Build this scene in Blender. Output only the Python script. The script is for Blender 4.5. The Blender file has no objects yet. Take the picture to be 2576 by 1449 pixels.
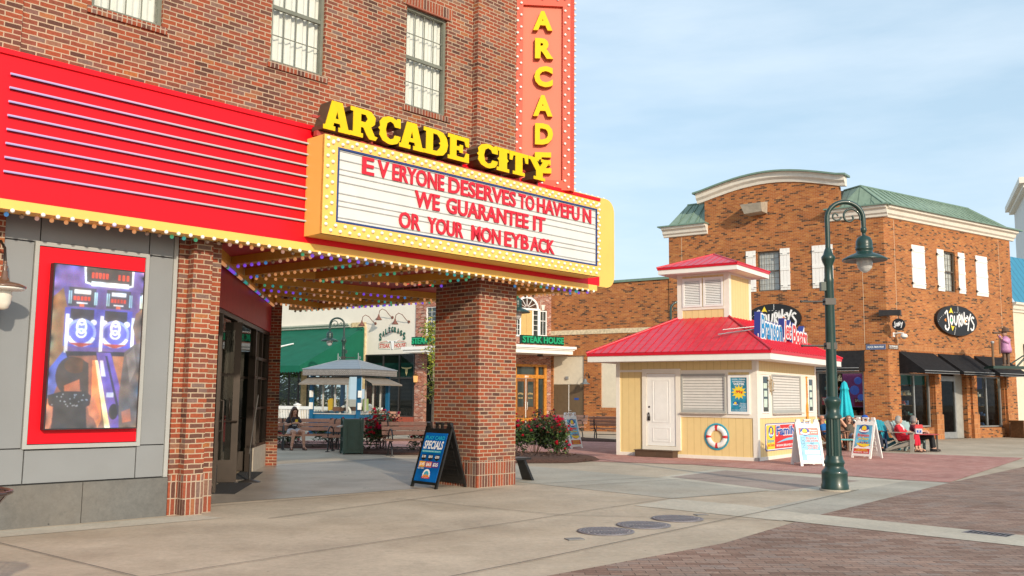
import bpy, math, random
from math import sin, cos, pi, radians
from mathutils import Vector, Matrix, noise
rnd = random.Random(7)
SC = bpy.context.scene
COL = SC.collection

# ---------------------------------------------------------------- camera, world, sun, exposure
def setup_view():
    F, W = 2382.0, 2576.0
    th, roll = math.atan(276 / 2382.0), 0.0092
    f = Vector((0, cos(th), sin(th))); r0 = Vector((1, 0, 0)); u0 = r0.cross(f)
    r = cos(roll) * r0 + sin(roll) * u0; u = cos(roll) * u0 - sin(roll) * r0
    cd = bpy.data.cameras.new('camera'); co = bpy.data.objects.new('camera', cd); COL.objects.link(co)
    m = Matrix((r, u, -f)).transposed().to_4x4(); m.translation = Vector((0, 0, 1.6))
    co.matrix_world = m
    cd.sensor_width = 36; cd.lens = 36 * F / W; cd.clip_end = 2000; cd.clip_start = 0.1
    SC.camera = co
SUN_AZ, SUN_EL = 157.0, 21.0
def setup_light():
    w = bpy.data.worlds.new('World'); SC.world = w; w.use_nodes = True
    nt = w.node_tree; n = nt.nodes; l = nt.links; n.clear()
    out = n.new('ShaderNodeOutputWorld'); bg = n.new('ShaderNodeBackground'); l.new(bg.outputs[0], out.inputs[0])
    sky = n.new('ShaderNodeTexSky'); sky.sky_type = 'NISHITA'; sky.sun_disc = False
    sky.sun_elevation = radians(SUN_EL); sky.sun_rotation = radians(SUN_AZ)
    sky.air_density = 1.0; sky.dust_density = 2.2; sky.ozone_density = 1.0
    bg.inputs[1].default_value = 0.15
    # thin high cloud veil
    tc = n.new('ShaderNodeTexCoord'); mp = n.new('ShaderNodeMapping'); mp.inputs['Scale'].default_value = (1.5, 1.5, 7.0); mp.inputs['Rotation'].default_value = (0.15, 0.1, 0.3)
    nz = n.new('ShaderNodeTexNoise'); nz.inputs['Scale'].default_value = 1.6; nz.inputs['Detail'].default_value = 7; nz.inputs['Roughness'].default_value = 0.55
    cr = n.new('ShaderNodeValToRGB'); cr.color_ramp.elements[0].position = 0.42; cr.color_ramp.elements[1].position = 0.75
    cr.color_ramp.elements[1].color = (.42, .42, .42, 1)
    mx = n.new('ShaderNodeMixRGB'); mx.inputs[2].default_value = (6.2, 6.7, 7.2, 1)
    add = n.new('ShaderNodeMixRGB'); add.inputs[0].default_value = 0.6; add.inputs[2].default_value = (3.85, 5.2, 6.2, 1)
    l.new(tc.outputs['Generated'], mp.inputs[0]); l.new(mp.outputs[0], nz.inputs['Vector']); l.new(nz.outputs['Fac'], cr.inputs[0])
    l.new(sky.outputs[0], add.inputs[1]); l.new(add.outputs[0], mx.inputs[1]); l.new(cr.outputs[0], mx.inputs[0]); l.new(mx.outputs[0], bg.inputs[0])
    sd = bpy.data.lights.new('sun', 'SUN'); sd.energy = 3.1; sd.angle = radians(1.2); sd.color = (1.0, 0.86, 0.67)
    so = bpy.data.objects.new('sun', sd); COL.objects.link(so)
    a, e = radians(SUN_AZ), radians(SUN_EL)
    d = Vector((sin(a) * cos(e), cos(a) * cos(e), sin(e)))
    so.rotation_euler = d.to_track_quat('Z', 'Y').to_euler(); so.location = (0, -20, 30)
    vs = SC.view_settings; vs.view_transform = 'Standard'; vs.look = 'None'; vs.gamma = 1.0; vs.use_curve_mapping = False
    vs.exposure = 0.22
    SC.cycles.max_bounces = 8; SC.cycles.diffuse_bounces = 4; SC.cycles.glossy_bounces = 3; SC.cycles.transmission_bounces = 6
    SC.cycles.sample_clamp_indirect = 6.0; SC.cycles.use_denoising = True
setup_view(); setup_light()

# ---------------------------------------------------------------- materials
MATS = {}
def newmat(name):
    m = bpy.data.materials.new(name); m.use_nodes = True
    nt = m.node_tree; b = nt.nodes['Principled BSDF']
    return m, nt, b
def P(name, c, rough=.6, metal=0., var=.12, scale=6., bump=0., bscale=60., spec=.5, coat=0., dirt=0.):
    """painted / plain surface with soft tone variation, fine bump and faint dirt"""
    if name in MATS: return MATS[name]
    m, nt, b = newmat(name); n, l = nt.nodes, nt.links
    b.inputs['Roughness'].default_value = rough; b.inputs['Metallic'].default_value = metal
    b.inputs['Specular IOR Level'].default_value = spec; b.inputs['Coat Weight'].default_value = coat
    tc = n.new('ShaderNodeTexCoord')
    nz = n.new('ShaderNodeTexNoise'); nz.inputs['Scale'].default_value = scale; nz.inputs['Detail'].default_value = 6
    l.new(tc.outputs['Object'], nz.inputs['Vector'])
    cr = n.new('ShaderNodeValToRGB'); e = cr.color_ramp.elements
    e[0].position = .3; e[1].position = .7
    e[0].color = (*[max(0, x * (1 - var)) for x in c], 1); e[1].color = (*[min(1, x * (1 + var)) for x in c], 1)
    l.new(nz.outputs['Fac'], cr.inputs[0]); src = cr.outputs[0]
    if dirt:
        n2 = n.new('ShaderNodeTexNoise'); n2.inputs['Scale'].default_value = 1.3; n2.inputs['Detail'].default_value = 9; n2.inputs['Roughness'].default_value = .7
        l.new(tc.outputs['Object'], n2.inputs['Vector'])
        c2 = n.new('ShaderNodeValToRGB'); c2.color_ramp.elements[0].position = .5; c2.color_ramp.elements[1].position = .75
        c2.color_ramp.elements[1].color = (dirt, dirt, dirt, 1)
        l.new(n2.outputs['Fac'], c2.inputs[0])
        mx = n.new('ShaderNodeMixRGB'); mx.inputs[2].default_value = (.16, .13, .10, 1)
        l.new(c2.outputs[0], mx.inputs[0]); l.new(src, mx.inputs[1]); src = mx.outputs[0]
    l.new(src, b.inputs['Base Color'])
    if bump:
        n3 = n.new('ShaderNodeTexNoise'); n3.inputs['Scale'].default_value = bscale; n3.inputs['Detail'].default_value = 4
        l.new(tc.outputs['Object'], n3.inputs['Vector'])
        bp = n.new('ShaderNodeBump'); bp.inputs['Strength'].default_value = bump; bp.inputs['Distance'].default_value = .01
        l.new(n3.outputs['Fac'], bp.inputs['Height']); l.new(bp.outputs[0], b.inputs['Normal'])
    MATS[name] = m; return m
def EM(name, c, s=1.0, base=None):
    """lit surface (screen, lamp, lit bulb, glow given to posters and panels)"""
    if name in MATS: return MATS[name]
    m, nt, b = newmat(name)
    b.inputs['Base Color'].default_value = (*(base or [x * .3 for x in c]), 1); b.inputs['Roughness'].default_value = .3
    b.inputs['Emission Color'].default_value = (*c, 1); b.inputs['Emission Strength'].default_value = s
    MATS[name] = m; return m
def GL(name, tint=(.6, .65, .65), alpha=.045, rough=.02, gain=.8):
    """window glass: mirror of the sky over a partly see-through dark pane"""
    if name in MATS: return MATS[name]
    m, nt, b = newmat(name); n, l = nt.nodes, nt.links
    tr = n.new('ShaderNodeBsdfTransparent'); tr.inputs[0].default_value = (*tint, 1)
    gl = n.new('ShaderNodeBsdfGlossy'); gl.inputs['Roughness'].default_value = rough
    lw = n.new('ShaderNodeLayerWeight'); lw.inputs['Blend'].default_value = .5
    pw = n.new('ShaderNodeMath'); pw.operation = 'POWER'; pw.inputs[1].default_value = 4.5; l.new(lw.outputs['Facing'], pw.inputs[0])
    mt = n.new('ShaderNodeMath'); mt.operation = 'MULTIPLY_ADD'; mt.inputs[1].default_value = gain; mt.inputs[2].default_value = alpha
    l.new(pw.outputs[0], mt.inputs[0])
    mx = n.new('ShaderNodeMixShader'); l.new(mt.outputs[0], mx.inputs[0]); l.new(tr.outputs[0], mx.inputs[1]); l.new(gl.outputs[0], mx.inputs[2])
    l.new(mx.outputs[0], n['Material Output'].inputs[0]); MATS[name] = m; return m
def BRICK(name, stops, mortar, bw=.203, rh=.0677, ms=.010, off=.5, bump=.5, rough=.85, swap=False, stain=.25, big=.0, sq=1.0):
    """metric brickwork on the UV map (1 unit = 1 m); stops = list of (position, colour) drawn per brick"""
    if name in MATS: return MATS[name]
    m, nt, b = newmat(name); n, l = nt.nodes, nt.links
    b.inputs['Roughness'].default_value = rough; b.inputs['Specular IOR Level'].default_value = .25
    uv = n.new('ShaderNodeUVMap'); uv.uv_map = 'UVMap'
    src = uv.outputs[0]
    # slightly wavy courses
    wn = n.new('ShaderNodeTexNoise'); wn.inputs['Scale'].default_value = 9; wn.inputs['Detail'].default_value = 3
    l.new(src, wn.inputs['Vector'])
    ws = n.new('ShaderNodeVectorMath'); ws.operation = 'SUBTRACT'; ws.inputs[1].default_value = (.5, .5, .5); l.new(wn.outputs['Color'], ws.inputs[0])
    wm = n.new('ShaderNodeVectorMath'); wm.operation = 'MULTIPLY_ADD'; wm.inputs[1].default_value = (.012, .012, 0); l.new(ws.outputs[0], wm.inputs[0]); l.new(src, wm.inputs[2])
    br = n.new('ShaderNodeTexBrick'); br.inputs['Scale'].default_value = 1; br.offset = off; br.squash = sq
    br.inputs['Color1'].default_value = (0, 0, 0, 1); br.inputs['Color2'].default_value = (1, 1, 1, 1)
    br.inputs['Mortar'].default_value = (.5, .5, .5, 1)
    br.inputs['Mortar Size'].default_value = ms; br.inputs['Mortar Smooth'].default_value = .25; br.inputs['Bias'].default_value = 0
    br.inputs['Brick Width'].default_value = rh if swap else bw; br.inputs['Row Height'].default_value = bw if swap else rh
    if swap: br.offset = 0
    l.new(wm.outputs[0], br.inputs['Vector'])
    cr = n.new('ShaderNodeValToRGB'); e = cr.color_ramp.elements; cr.color_ramp.interpolation = 'LINEAR'
    while len(e) < len(stops): e.new(.5)
    for k, (p, c) in enumerate(stops): e[k].position = p; e[k].color = (*c, 1)
    l.new(br.outputs['Color'], cr.inputs[0])
    n2 = n.new('ShaderNodeTexNoise'); n2.inputs['Scale'].default_value = 30; n2.inputs['Detail'].default_value = 5; l.new(src, n2.inputs['Vector'])
    m2 = n.new('ShaderNodeMixRGB'); m2.blend_type = 'OVERLAY'; m2.inputs[0].default_value = .45; l.new(cr.outputs[0], m2.inputs[1]); l.new(n2.outputs['Fac'], m2.inputs[2])
    m3 = n.new('ShaderNodeMixRGB'); m3.inputs[2].default_value = (*mortar, 1); l.new(br.outputs['Fac'], m3.inputs[0]); l.new(m2.outputs[0], m3.inputs[1])
    n4 = n.new('ShaderNodeTexNoise'); n4.inputs['Scale'].default_value = .55; n4.inputs['Detail'].default_value = 8; n4.inputs['Roughness'].default_value = .65; l.new(src, n4.inputs['Vector'])
    c4 = n.new('ShaderNodeValToRGB'); c4.color_ramp.elements[0].position = .35; c4.color_ramp.elements[1].position = .7
    v = 1 - stain; c4.color_ramp.elements[0].color = (v, v, v * .98, 1); c4.color_ramp.elements[1].color = (1.08, 1.06, 1.03, 1); l.new(n4.outputs['Fac'], c4.inputs[0])
    m4 = n.new('ShaderNodeMixRGB'); m4.blend_type = 'MULTIPLY'; m4.inputs[0].default_value = 1; l.new(m3.outputs[0], m4.inputs[1]); l.new(c4.outputs[0], m4.inputs[2])
    l.new(m4.outputs[0], b.inputs['Base Color'])
    iv = n.new('ShaderNodeMath'); iv.operation = 'SUBTRACT'; iv.inputs[0].default_value = 1; l.new(br.outputs['Fac'], iv.inputs[1])
    ad = n.new('ShaderNodeMath'); ad.operation = 'MULTIPLY_ADD'; ad.inputs[1].default_value = .35; l.new(n2.outputs['Fac'], ad.inputs[0]); l.new(iv.outputs[0], ad.inputs[2])
    bp = n.new('ShaderNodeBump'); bp.inputs['Strength'].default_value = bump; bp.inputs['Distance'].default_value = .008
    l.new(ad.outputs[0], bp.inputs['Height']); l.new(bp.outputs[0], b.inputs['Normal'])
    MATS[name] = m; return m
def STRIPE(name, c, pitch=.3, width=.03, groove=(.5, .5, .5), rough=.6, vertical=True, var=.06, bump=.6, metal=0, spec=.5, dirt=0.):
    """boards / ribbed sheet: narrow lines every `pitch` metres along UV u (or v)"""
    if name in MATS: return MATS[name]
    m = P(name, c, rough=rough, var=var, metal=metal, spec=spec, dirt=dirt); nt = m.node_tree; n, l = nt.nodes, nt.links; b = n['Principled BSDF']
    uv = n.new('ShaderNodeUVMap'); uv.uv_map = 'UVMap'; sp = n.new('ShaderNodeSeparateXYZ'); l.new(uv.outputs[0], sp.inputs[0])
    d = n.new('ShaderNodeMath'); d.operation = 'DIVIDE'; d.inputs[1].default_value = pitch; l.new(sp.outputs['X' if vertical else 'Y'], d.inputs[0])
    fr = n.new('ShaderNodeMath'); fr.operation = 'FRACT'; l.new(d.outputs[0], fr.inputs[0])
    lt = n.new('ShaderNodeMath'); lt.operation = 'LESS_THAN'; lt.inputs[1].default_value = width / pitch; l.new(fr.outputs[0], lt.inputs[0])
    old = b.inputs['Base Color'].links[0].from_socket
    mx = n.new('ShaderNodeMixRGB'); mx.blend_type = 'MULTIPLY'; mx.inputs[2].default_value = (*groove, 1); l.new(lt.outputs[0], mx.inputs[0]); l.new(old, mx.inputs[1]); l.new(mx.outputs[0], b.inputs['Base Color'])
    bp = n.new('ShaderNodeBump'); bp.inputs['Strength'].default_value = bump; bp.inputs['Distance'].default_value = -.02
    l.new(lt.outputs[0], bp.inputs['Height']); l.new(bp.outputs[0], b.inputs['Normal'])
    return m
def CONC(name, c, var=.16, stain=(.30, .22, .14), st=.3, rough=.8, scale=.7):
    if name in MATS: return MATS[name]
    m, nt, b = newmat(name); n, l = nt.nodes, nt.links
    b.inputs['Roughness'].default_value = rough; b.inputs['Specular IOR Level'].default_value = .3
    tc = n.new('ShaderNodeTexCoord'); src = tc.outputs['Object']
    def nz(s, d, r=.6, vec=None):
        k = n.new('ShaderNodeTexNoise'); k.inputs['Scale'].default_value = s; k.inputs['Detail'].default_value = d; k.inputs['Roughness'].default_value = r; l.new(vec or src, k.inputs['Vector']); return k
    def ramp(x, p0, c0, p1, c1):
        k = n.new('ShaderNodeValToRGB'); e = k.color_ramp.elements; e[0].position = p0; e[0].color = (*c0, 1); e[1].position = p1; e[1].color = (*c1, 1); l.new(x, k.inputs[0]); return k
    a = ramp(nz(scale, 9, .62).outputs['Fac'], .3, [x * (1 - var) for x in c], .72, [min(1, x * (1 + var)) for x in c])
    fine = ramp(nz(14, 8, .8).outputs['Fac'], .3, (.80, .80, .80), .7, (1.16, 1.15, 1.13))
    mul = n.new('ShaderNodeMixRGB'); mul.blend_type = 'MULTIPLY'; mul.inputs[0].default_value = 1; l.new(a.outputs[0], mul.inputs[1]); l.new(fine.outputs[0], mul.inputs[2])
    s2 = ramp(nz(.33, 8, .62).outputs['Fac'], .48, (0, 0, 0), .68, (st, st, st))
    mx = n.new('ShaderNodeMixRGB'); mx.inputs[2].default_value = (*stain, 1); l.new(s2.outputs[0], mx.inputs[0]); l.new(mul.outputs[0], mx.inputs[1])
    s3 = ramp(nz(2.6, 9, .75).outputs['Fac'], .54, (0, 0, 0), .70, (.5, .5, .5))
    mx2 = n.new('ShaderNodeMixRGB'); mx2.inputs[2].default_value = (*[x * .6 for x in c], 1); l.new(s3.outputs[0], mx2.inputs[0]); l.new(mx.outputs[0], mx2.inputs[1])
    vo = n.new('ShaderNodeTexVoronoi'); vo.inputs['Scale'].default_value = 2.3; l.new(src, vo.inputs['Vector'])
    s4 = ramp(vo.outputs['Distance'], .015, (1, 1, 1), .035, (0, 0, 0))
    mx3 = n.new('ShaderNodeMixRGB'); mx3.inputs[2].default_value = (*[x * .35 for x in c], 1); l.new(s4.outputs[0], mx3.inputs[0]); l.new(mx2.outputs[0], mx3.inputs[1])
    l.new(mx3.outputs[0], b.inputs['Base Color'])
    rr = ramp(nz(1.1, 6).outputs['Fac'], .3, [rough - .12] * 3, .7, [min(1, rough + .1)] * 3); l.new(rr.outputs[0], b.inputs['Roughness'])
    bp = n.new('ShaderNodeBump'); bp.inputs['Strength'].default_value = .25; bp.inputs['Distance'].default_value = .006
    l.new(nz(70, 4).outputs['Fac'], bp.inputs['Height']); l.new(bp.outputs[0], b.inputs['Normal'])
    MATS[name] = m; return m

# ---------------------------------------------------------------- mesh builder
class MB:
    def __init__(s, M=None): s.v = []; s.f = []; s.sm = []; s.mi = []; s.cur = 0; s.M = M or Matrix()
    def add(s, pts, faces, smooth=False):
        o = len(s.v); s.v += [tuple(s.M @ Vector(p)) for p in pts]
        for f in faces: s.f.append([o + i for i in f]); s.sm.append(smooth); s.mi.append(s.cur)
        return s
    def quad(s, *p): return s.add(p, [list(range(len(p)))])
    def box(s, x0, x1, y0, y1, z0, z1):
        if x0 > x1: x0, x1 = x1, x0
        if y0 > y1: y0, y1 = y1, y0
        if z0 > z1: z0, z1 = z1, z0
        return s.add([(x0, y0, z0), (x1, y0, z0), (x1, y1, z0), (x0, y1, z0), (x0, y0, z1), (x1, y0, z1), (x1, y1, z1), (x0, y1, z1)],
                     [(0, 3, 2, 1), (4, 5, 6, 7), (0, 1, 5, 4), (1, 2, 6, 5), (2, 3, 7, 6), (3, 0, 4, 7)])
    def prism(s, pts, a, b, ax='y', smooth=False):
        """polygon in the plane perpendicular to ax, extruded from a to b (ax y: pts are (x,z); z: (x,y); x: (y,z))"""
        k = {'y': lambda p, t: (p[0], t, p[1]), 'z': lambda p, t: (p[0], p[1], t), 'x': lambda p, t: (t, p[0], p[1])}[ax]
        n = len(pts); area = sum(pts[i][0] * pts[(i + 1) % n][1] - pts[(i + 1) % n][0] * pts[i][1] for i in range(n))
        if ax == 'y': area = -area
        if area < 0: pts = pts[::-1]
        lo, hi = min(a, b), max(a, b)
        V = [k(p, lo) for p in pts] + [k(p, hi) for p in pts]
        s.add(V, [list(range(n))[::-1], list(range(n, 2 * n))])
        s.add(V, [(i, (i + 1) % n, n + (i + 1) % n, n + i) for i in range(n)], smooth); return s
    def loft(s, rings, smooth=True, caps=True, closed=True):
        n = len(rings[0]); V = [p for r in rings for p in r]; F = []
        for k in range(len(rings) - 1):
            for i in range(n if closed else n - 1):
                j = (i + 1) % n; F.append((k * n + i, k * n + j, (k + 1) * n + j, (k + 1) * n + i))
        s.add(V, F, smooth)
        if caps: s.add(rings[0], [list(range(n))[::-1]]); s.add(rings[-1], [list(range(n))])
        return s
    def cyl(s, p0, p1, r0, r1=None, n=12, caps=True, smooth=True):
        r1 = r0 if r1 is None else r1; p0 = Vector(p0); p1 = Vector(p1); d = (p1 - p0).normalized()
        a = d.orthogonal().normalized(); b = d.cross(a)
        R = lambda p, r: [tuple(p + a * (r * cos(2 * pi * i / n)) + b * (r * sin(2 * pi * i / n))) for i in range(n)]
        return s.loft([R(p0, r0), R(p1, r1)], smooth, caps)
    def tube(s, path, r, n=8, caps=True):
        path = [Vector(p) for p in path]; rs = r if isinstance(r, (list, tuple)) else [r] * len(path); rings = []
        t0 = (path[1] - path[0]).normalized(); a = t0.orthogonal().normalized()
        for k, p in enumerate(path):
            t = (path[min(k + 1, len(path) - 1)] - path[max(k - 1, 0)]).normalized()
            a = (a - t * a.dot(t)); a = a.normalized() if a.length > 1e-6 else t.orthogonal().normalized(); b = t.cross(a)
            rings.append([tuple(p + a * (rs[k] * cos(2 * pi * i / n)) + b * (rs[k] * sin(2 * pi * i / n))) for i in range(n)])
        return s.loft(rings, True, caps)
    def lathe(s, prof, c=(0, 0, 0), n=20, smooth=True, caps=True):
        rings = [[(c[0] + r * cos(2 * pi * i / n), c[1] + r * sin(2 * pi * i / n), c[2] + z) for i in range(n)] for r, z in prof]
        return s.loft(rings, smooth, caps)
    def ball(s, c, r, n=10, m=6, sc=(1, 1, 1)):
        rings = [[(c[0] + sc[0] * r * sin(pi * k / m) * cos(2 * pi * i / n), c[1] + sc[1] * r * sin(pi * k / m) * sin(2 * pi * i / n), c[2] - sc[2] * r * cos(pi * k / m)) for i in range(n)] for k in range(1, m)]
        s.loft(rings, True, False)
        b = (c[0], c[1], c[2] - sc[2] * r); t = (c[0], c[1], c[2] + sc[2] * r)
        s.add([b] + rings[0], [(0, (i + 1) % n + 1, i + 1) for i in range(n)], True); s.add([t] + rings[-1], [(0, i + 1, (i + 1) % n + 1) for i in range(n)], True); return s
    def frame(s, x0, x1, z0, z1, w, y0, y1):
        """rectangular frame round an opening, in the local xz-plane"""
        s.box(x0, x0 + w, y0, y1, z0, z1); s.box(x1 - w, x1, y0, y1, z0, z1)
        s.box(x0 + w, x1 - w, y0, y1, z1 - w, z1); s.box(x0 + w, x1 - w, y0, y1, z0, z0 + w); return s
    def build(s, name, mats, parent=None, smooth_all=False):
        me = bpy.data.meshes.new(name); me.from_pydata(s.v, [], s.f)
        for m in (mats if isinstance(mats, (list, tuple)) else [mats]): me.materials.append(m)
        uvl = me.uv_layers.new(name='UVMap')
        for p in me.polygons:
            p.use_smooth = s.sm[p.index] or smooth_all; p.material_index = s.mi[p.index]
            nn = p.normal; h = math.hypot(nn.x, nn.y)
            for li in p.loop_indices:
                v = me.vertices[me.loops[li].vertex_index].co
                if h < .35 or abs(nn.z) > .8: uvl.data[li].uv = (v.x, v.y)
                else:
                    tx, ty = -nn.y / h, nn.x / h
                    sl = math.sqrt(max(1e-6, 1 - nn.z * nn.z))
                    uvl.data[li].uv = (v.x * tx + v.y * ty, v.z / sl)
        o = bpy.data.objects.new(name, me); COL.objects.link(o)
        if parent: o.parent = parent
        return o
def face_M(ox, oy, rx, ry):
    """sub-frame of a wall: x runs to the viewer's right along (rx,ry), y into the wall, z up"""
    L = math.hypot(rx, ry); rx /= L; ry /= L
    return Matrix(((rx, -ry, 0, ox), (ry, rx, 0, oy), (0, 0, 1, 0), (0, 0, 0, 1)))
def hdir(az): a = radians(az); return (sin(a), cos(a))

# ---------------------------------------------------------------- things and tags
def tag(o, label=None, cat=None, group=None, kind=None):
    if label: o['label'] = label
    if cat: o['category'] = cat
    if group: o['group'] = group
    if kind: o['kind'] = kind
    return o
def thing(name, label, cat, x, y, az=90., z=0., group=None):
    """Empty at the thing's base; its local x axis runs along compass angle az (viewer at -y when az is about 90)"""
    o = bpy.data.objects.new(name, None); COL.objects.link(o); o.empty_display_size = .3
    o.location = (x, y, z); o.rotation_euler = (0, 0, radians(90 - az)); return tag(o, label, cat, group)
def dup(root, x, y, az, label=None, z=None, group=None):
    r = root.copy(); COL.objects.link(r); r.location = (x, y, root.location.z if z is None else z); r.rotation_euler = (0, 0, radians(90 - az))
    if label: r['label'] = label
    if group: r['group'] = group
    for ch in list(root.children):
        c = ch.copy(); COL.objects.link(c); c.parent = r
        for g in list(ch.children):
            d = g.copy(); COL.objects.link(d); d.parent = c
    return r

# ---------------------------------------------------------------- lettering
TXT = {}
def glyphs(t, bold=0., depth=0., shear=0.):
    k = (t, bold, depth, shear)
    if k in TXT: return TXT[k]
    cu = bpy.data.curves.new('lettering', 'FONT'); cu.body = t; cu.size = 1; cu.offset = bold; cu.extrude = depth; cu.shear = shear; cu.resolution_u = 3
    ob = bpy.data.objects.new('lettering', cu); me = bpy.data.meshes.new_from_object(ob)
    V = [tuple(v.co) for v in me.vertices]; Fc = [list(p.vertices) for p in me.polygons]
    bpy.data.objects.remove(ob); bpy.data.curves.remove(cu); bpy.data.meshes.remove(me)
    TXT[k] = (V, Fc); return TXT[k]
def text(mb, t, x0, x1, z0, z1, y, depth=0., bold=0., shear=0., fn=None):
    """lettering stretched to the box x0..x1, z0..z1 of the local xz-plane, seen from -y; fn may bend (x,z)"""
    V, Fc = glyphs(t, bold, .5 if depth else 0., shear)
    xs = [v[0] for v in V]; ys = [v[1] for v in V]; ax, bx, ay, by = min(xs), max(xs), min(ys), max(ys)
    pts = []
    for v in V:
        X = x0 + (v[0] - ax) / (bx - ax) * (x1 - x0); Zc = z0 + (v[1] - ay) / (by - ay) * (z1 - z0)
        if fn: X, Zc = fn(X, Zc)
        pts.append((X, y - (v[2] + .5) * depth if depth else y, Zc))
    return mb.add(pts, Fc)
def poly_letters(outlines, depth):
    """filled outlines (lists of (x,z) loops, holes included) as a solid plate of the given depth -> verts, faces in (x, y, z)"""
    cu = bpy.data.curves.new('plate', 'CURVE'); cu.dimensions = '2D'; cu.fill_mode = 'BOTH'; cu.extrude = depth / 2
    for lp in outlines:
        sp = cu.splines.new('POLY'); sp.points.add(len(lp) - 1); sp.use_cyclic_u = True
        for q, p in zip(sp.points, lp): q.co = (p[0], p[1], 0, 1)
    ob = bpy.data.objects.new('plate', cu); me = bpy.data.meshes.new_from_object(ob)
    V = [(v.co.x, -v.co.z, v.co.y) for v in me.vertices]; Fc = [list(p.vertices) for p in me.polygons]
    bpy.data.objects.remove(ob); bpy.data.curves.remove(cu); bpy.data.meshes.remove(me)
    return V, Fc
def plate(mb, outlines, y, depth): V, Fc = poly_letters(outlines, depth); return mb.add([(a, y + b, c) for a, b, c in V], Fc)
def disc(cx, cz, rx, rz=None, n=32, a0=0, a1=2 * pi):
    rz = rz or rx; return [(cx + rx * cos(a0 + (a1 - a0) * i / n), cz + rz * sin(a0 + (a1 - a0) * i / n)) for i in range(n if abs(a1 - a0 - 2 * pi) < 1e-6 else n + 1)]
def flat(mb, pts, y): return mb.add([(a, y, c) for a, c in pts], [list(range(len(pts))) if sum(pts[i][0] * pts[(i + 1) % len(pts)][1] - pts[(i + 1) % len(pts)][0] * pts[i][1] for i in range(len(pts))) > 0 else list(range(len(pts)))[::-1]])
def stroke(mb, pts, w, y):
    """flat ribbon of width w along pts in the local xz-plane"""
    for a, b in zip(pts, pts[1:]):
        dx, dz = b[0] - a[0], b[1] - a[1]; L = math.hypot(dx, dz) or 1; nx, nz = -dz / L * w / 2, dx / L * w / 2
        flat(mb, [(a[0] - nx, a[1] - nz), (b[0] - nx, b[1] - nz), (b[0] + nx, b[1] + nz), (a[0] + nx, a[1] + nz)], y)
    return mb
# ---------------------------------------------------------------- palette
RB = [(0., (.10, .046, .036)), (.14, (.165, .072, .054)), (.32, (.28, .068, .036)), (.58, (.34, .082, .038)), (.76, (.225, .068, .046)), (.88, (.19, .125, .108)), (1., (.38, .13, .045))]
M_BR = BRICK('red_brick', RB, (.47, .37, .27), ms=.0082, stain=.22)
M_BRS = BRICK('red_brick_soldier', RB, (.45, .36, .28), ms=.0082, stain=.22, swap=True, bw=.222)
OB = [(0., (.075, .038, .026)), (.11, (.14, .062, .034)), (.19, (.33, .11, .038)), (.45, (.43, .15, .048)), (.62, (.37, .125, .043)), (.82, (.44, .165, .05)), (1., (.50, .21, .07))]
M_OB = BRICK('orange_brick', OB, (.46, .32, .19), ms=.0048, stain=.2)
M_OBS = BRICK('orange_brick_soldier', [(0., (.36, .13, .045)), (1., (.52, .21, .075))], (.50, .36, .22), ms=.0048, swap=True, bw=.21)
RB2 = [(0., (.14, .06, .05)), (.3, (.34, .11, .07)), (.7, (.42, .15, .10)), (.9, (.5, .3, .24)), (1., (.58, .42, .36))]
M_RB2 = BRICK('rose_brick', RB2, (.6, .5, .43), ms=.0055)
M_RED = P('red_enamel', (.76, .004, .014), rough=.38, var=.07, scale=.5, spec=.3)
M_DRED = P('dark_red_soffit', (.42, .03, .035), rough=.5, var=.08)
M_YEL = P('yellow_enamel', (.88, .52, .12), rough=.45, var=.04, scale=1., dirt=.12)
M_LET = P('letter_yellow', (.80, .53, .008), rough=.6, var=.04, spec=.2, dirt=.1)
M_BRZ = P('dark_bronze', (.032, .022, .016), rough=.4, metal=.4, var=.15)
M_BRN = P('letter_side', (.09, .055, .035), rough=.3, var=.15)
M_GRAY = P('grey_panel', (.235, .245, .252), rough=.42, var=.05, scale=1.2, metal=.0, dirt=.10, bump=.08)
M_TRIM = P('light_grey_trim', (.38, .385, .37), rough=.45, var=.04)
M_STONE = CONC('base_stone', (.145, .145, .14), var=.14, st=.15)
M_WHT = P('white_paint', (.80, .79, .74), rough=.5, var=.03, scale=2, dirt=.08)
M_PW = P('white_plastic', (.82, .82, .80), rough=.4, var=.03, dirt=.06)
M_BLK = P('black_plastic', (.015, .014, .014), rough=.35, var=.2)
M_BLM = P('black_metal', (.03, .027, .026), rough=.4, var=.2)
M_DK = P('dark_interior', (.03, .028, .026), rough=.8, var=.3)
M_GREEN = P('lamp_post_green', (.011, .040, .034), rough=.35, var=.12, coat=.1)
M_GLASS = GL('window_glass', (.95, .96, .95))
M_GLD = GL('shop_glass', (.5, .54, .52), .03, .02, .45)
M_WIN = P('window_frame_green_grey', (.17, .18, .145), rough=.5)
M_CUR = P('white_curtain', (.70, .71, .67), rough=.8, var=.04, scale=14)
M_GLOBE = P('white_globe', (.86, .84, .80), rough=.18, var=.03)
M_BULBC = [EM('bulb_purple', (.22, .06, .95), .5, (.3, .2, .6)), EM('bulb_blue', (.05, .28, .75), .4, (.1, .3, .5)), EM('bulb_teal', (.03, .5, .5), .35, (.1, .4, .4)), EM('bulb_green', (.06, .48, .25), .35, (.1, .4, .25)),
           EM('bulb_amber', (.9, .40, .16), .40, (.6, .33, .16)), EM('bulb_pink', (.65, .36, .30), .35, (.5, .35, .3)), P('bulb_off', (.34, .27, .24), rough=.3)]
BLUE = P('navy_trim', (.02, .045, .17), rough=.4)
M_GRN = P('dark_green_letter', (.005, .22, .11), rough=.35)
M_GREY_MET = P('galvanised', (.40, .41, .42), rough=.38, metal=.6, var=.08)
def FLAT(name, c, rough=.5): return P(name, c, rough=rough, var=.03)

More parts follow.
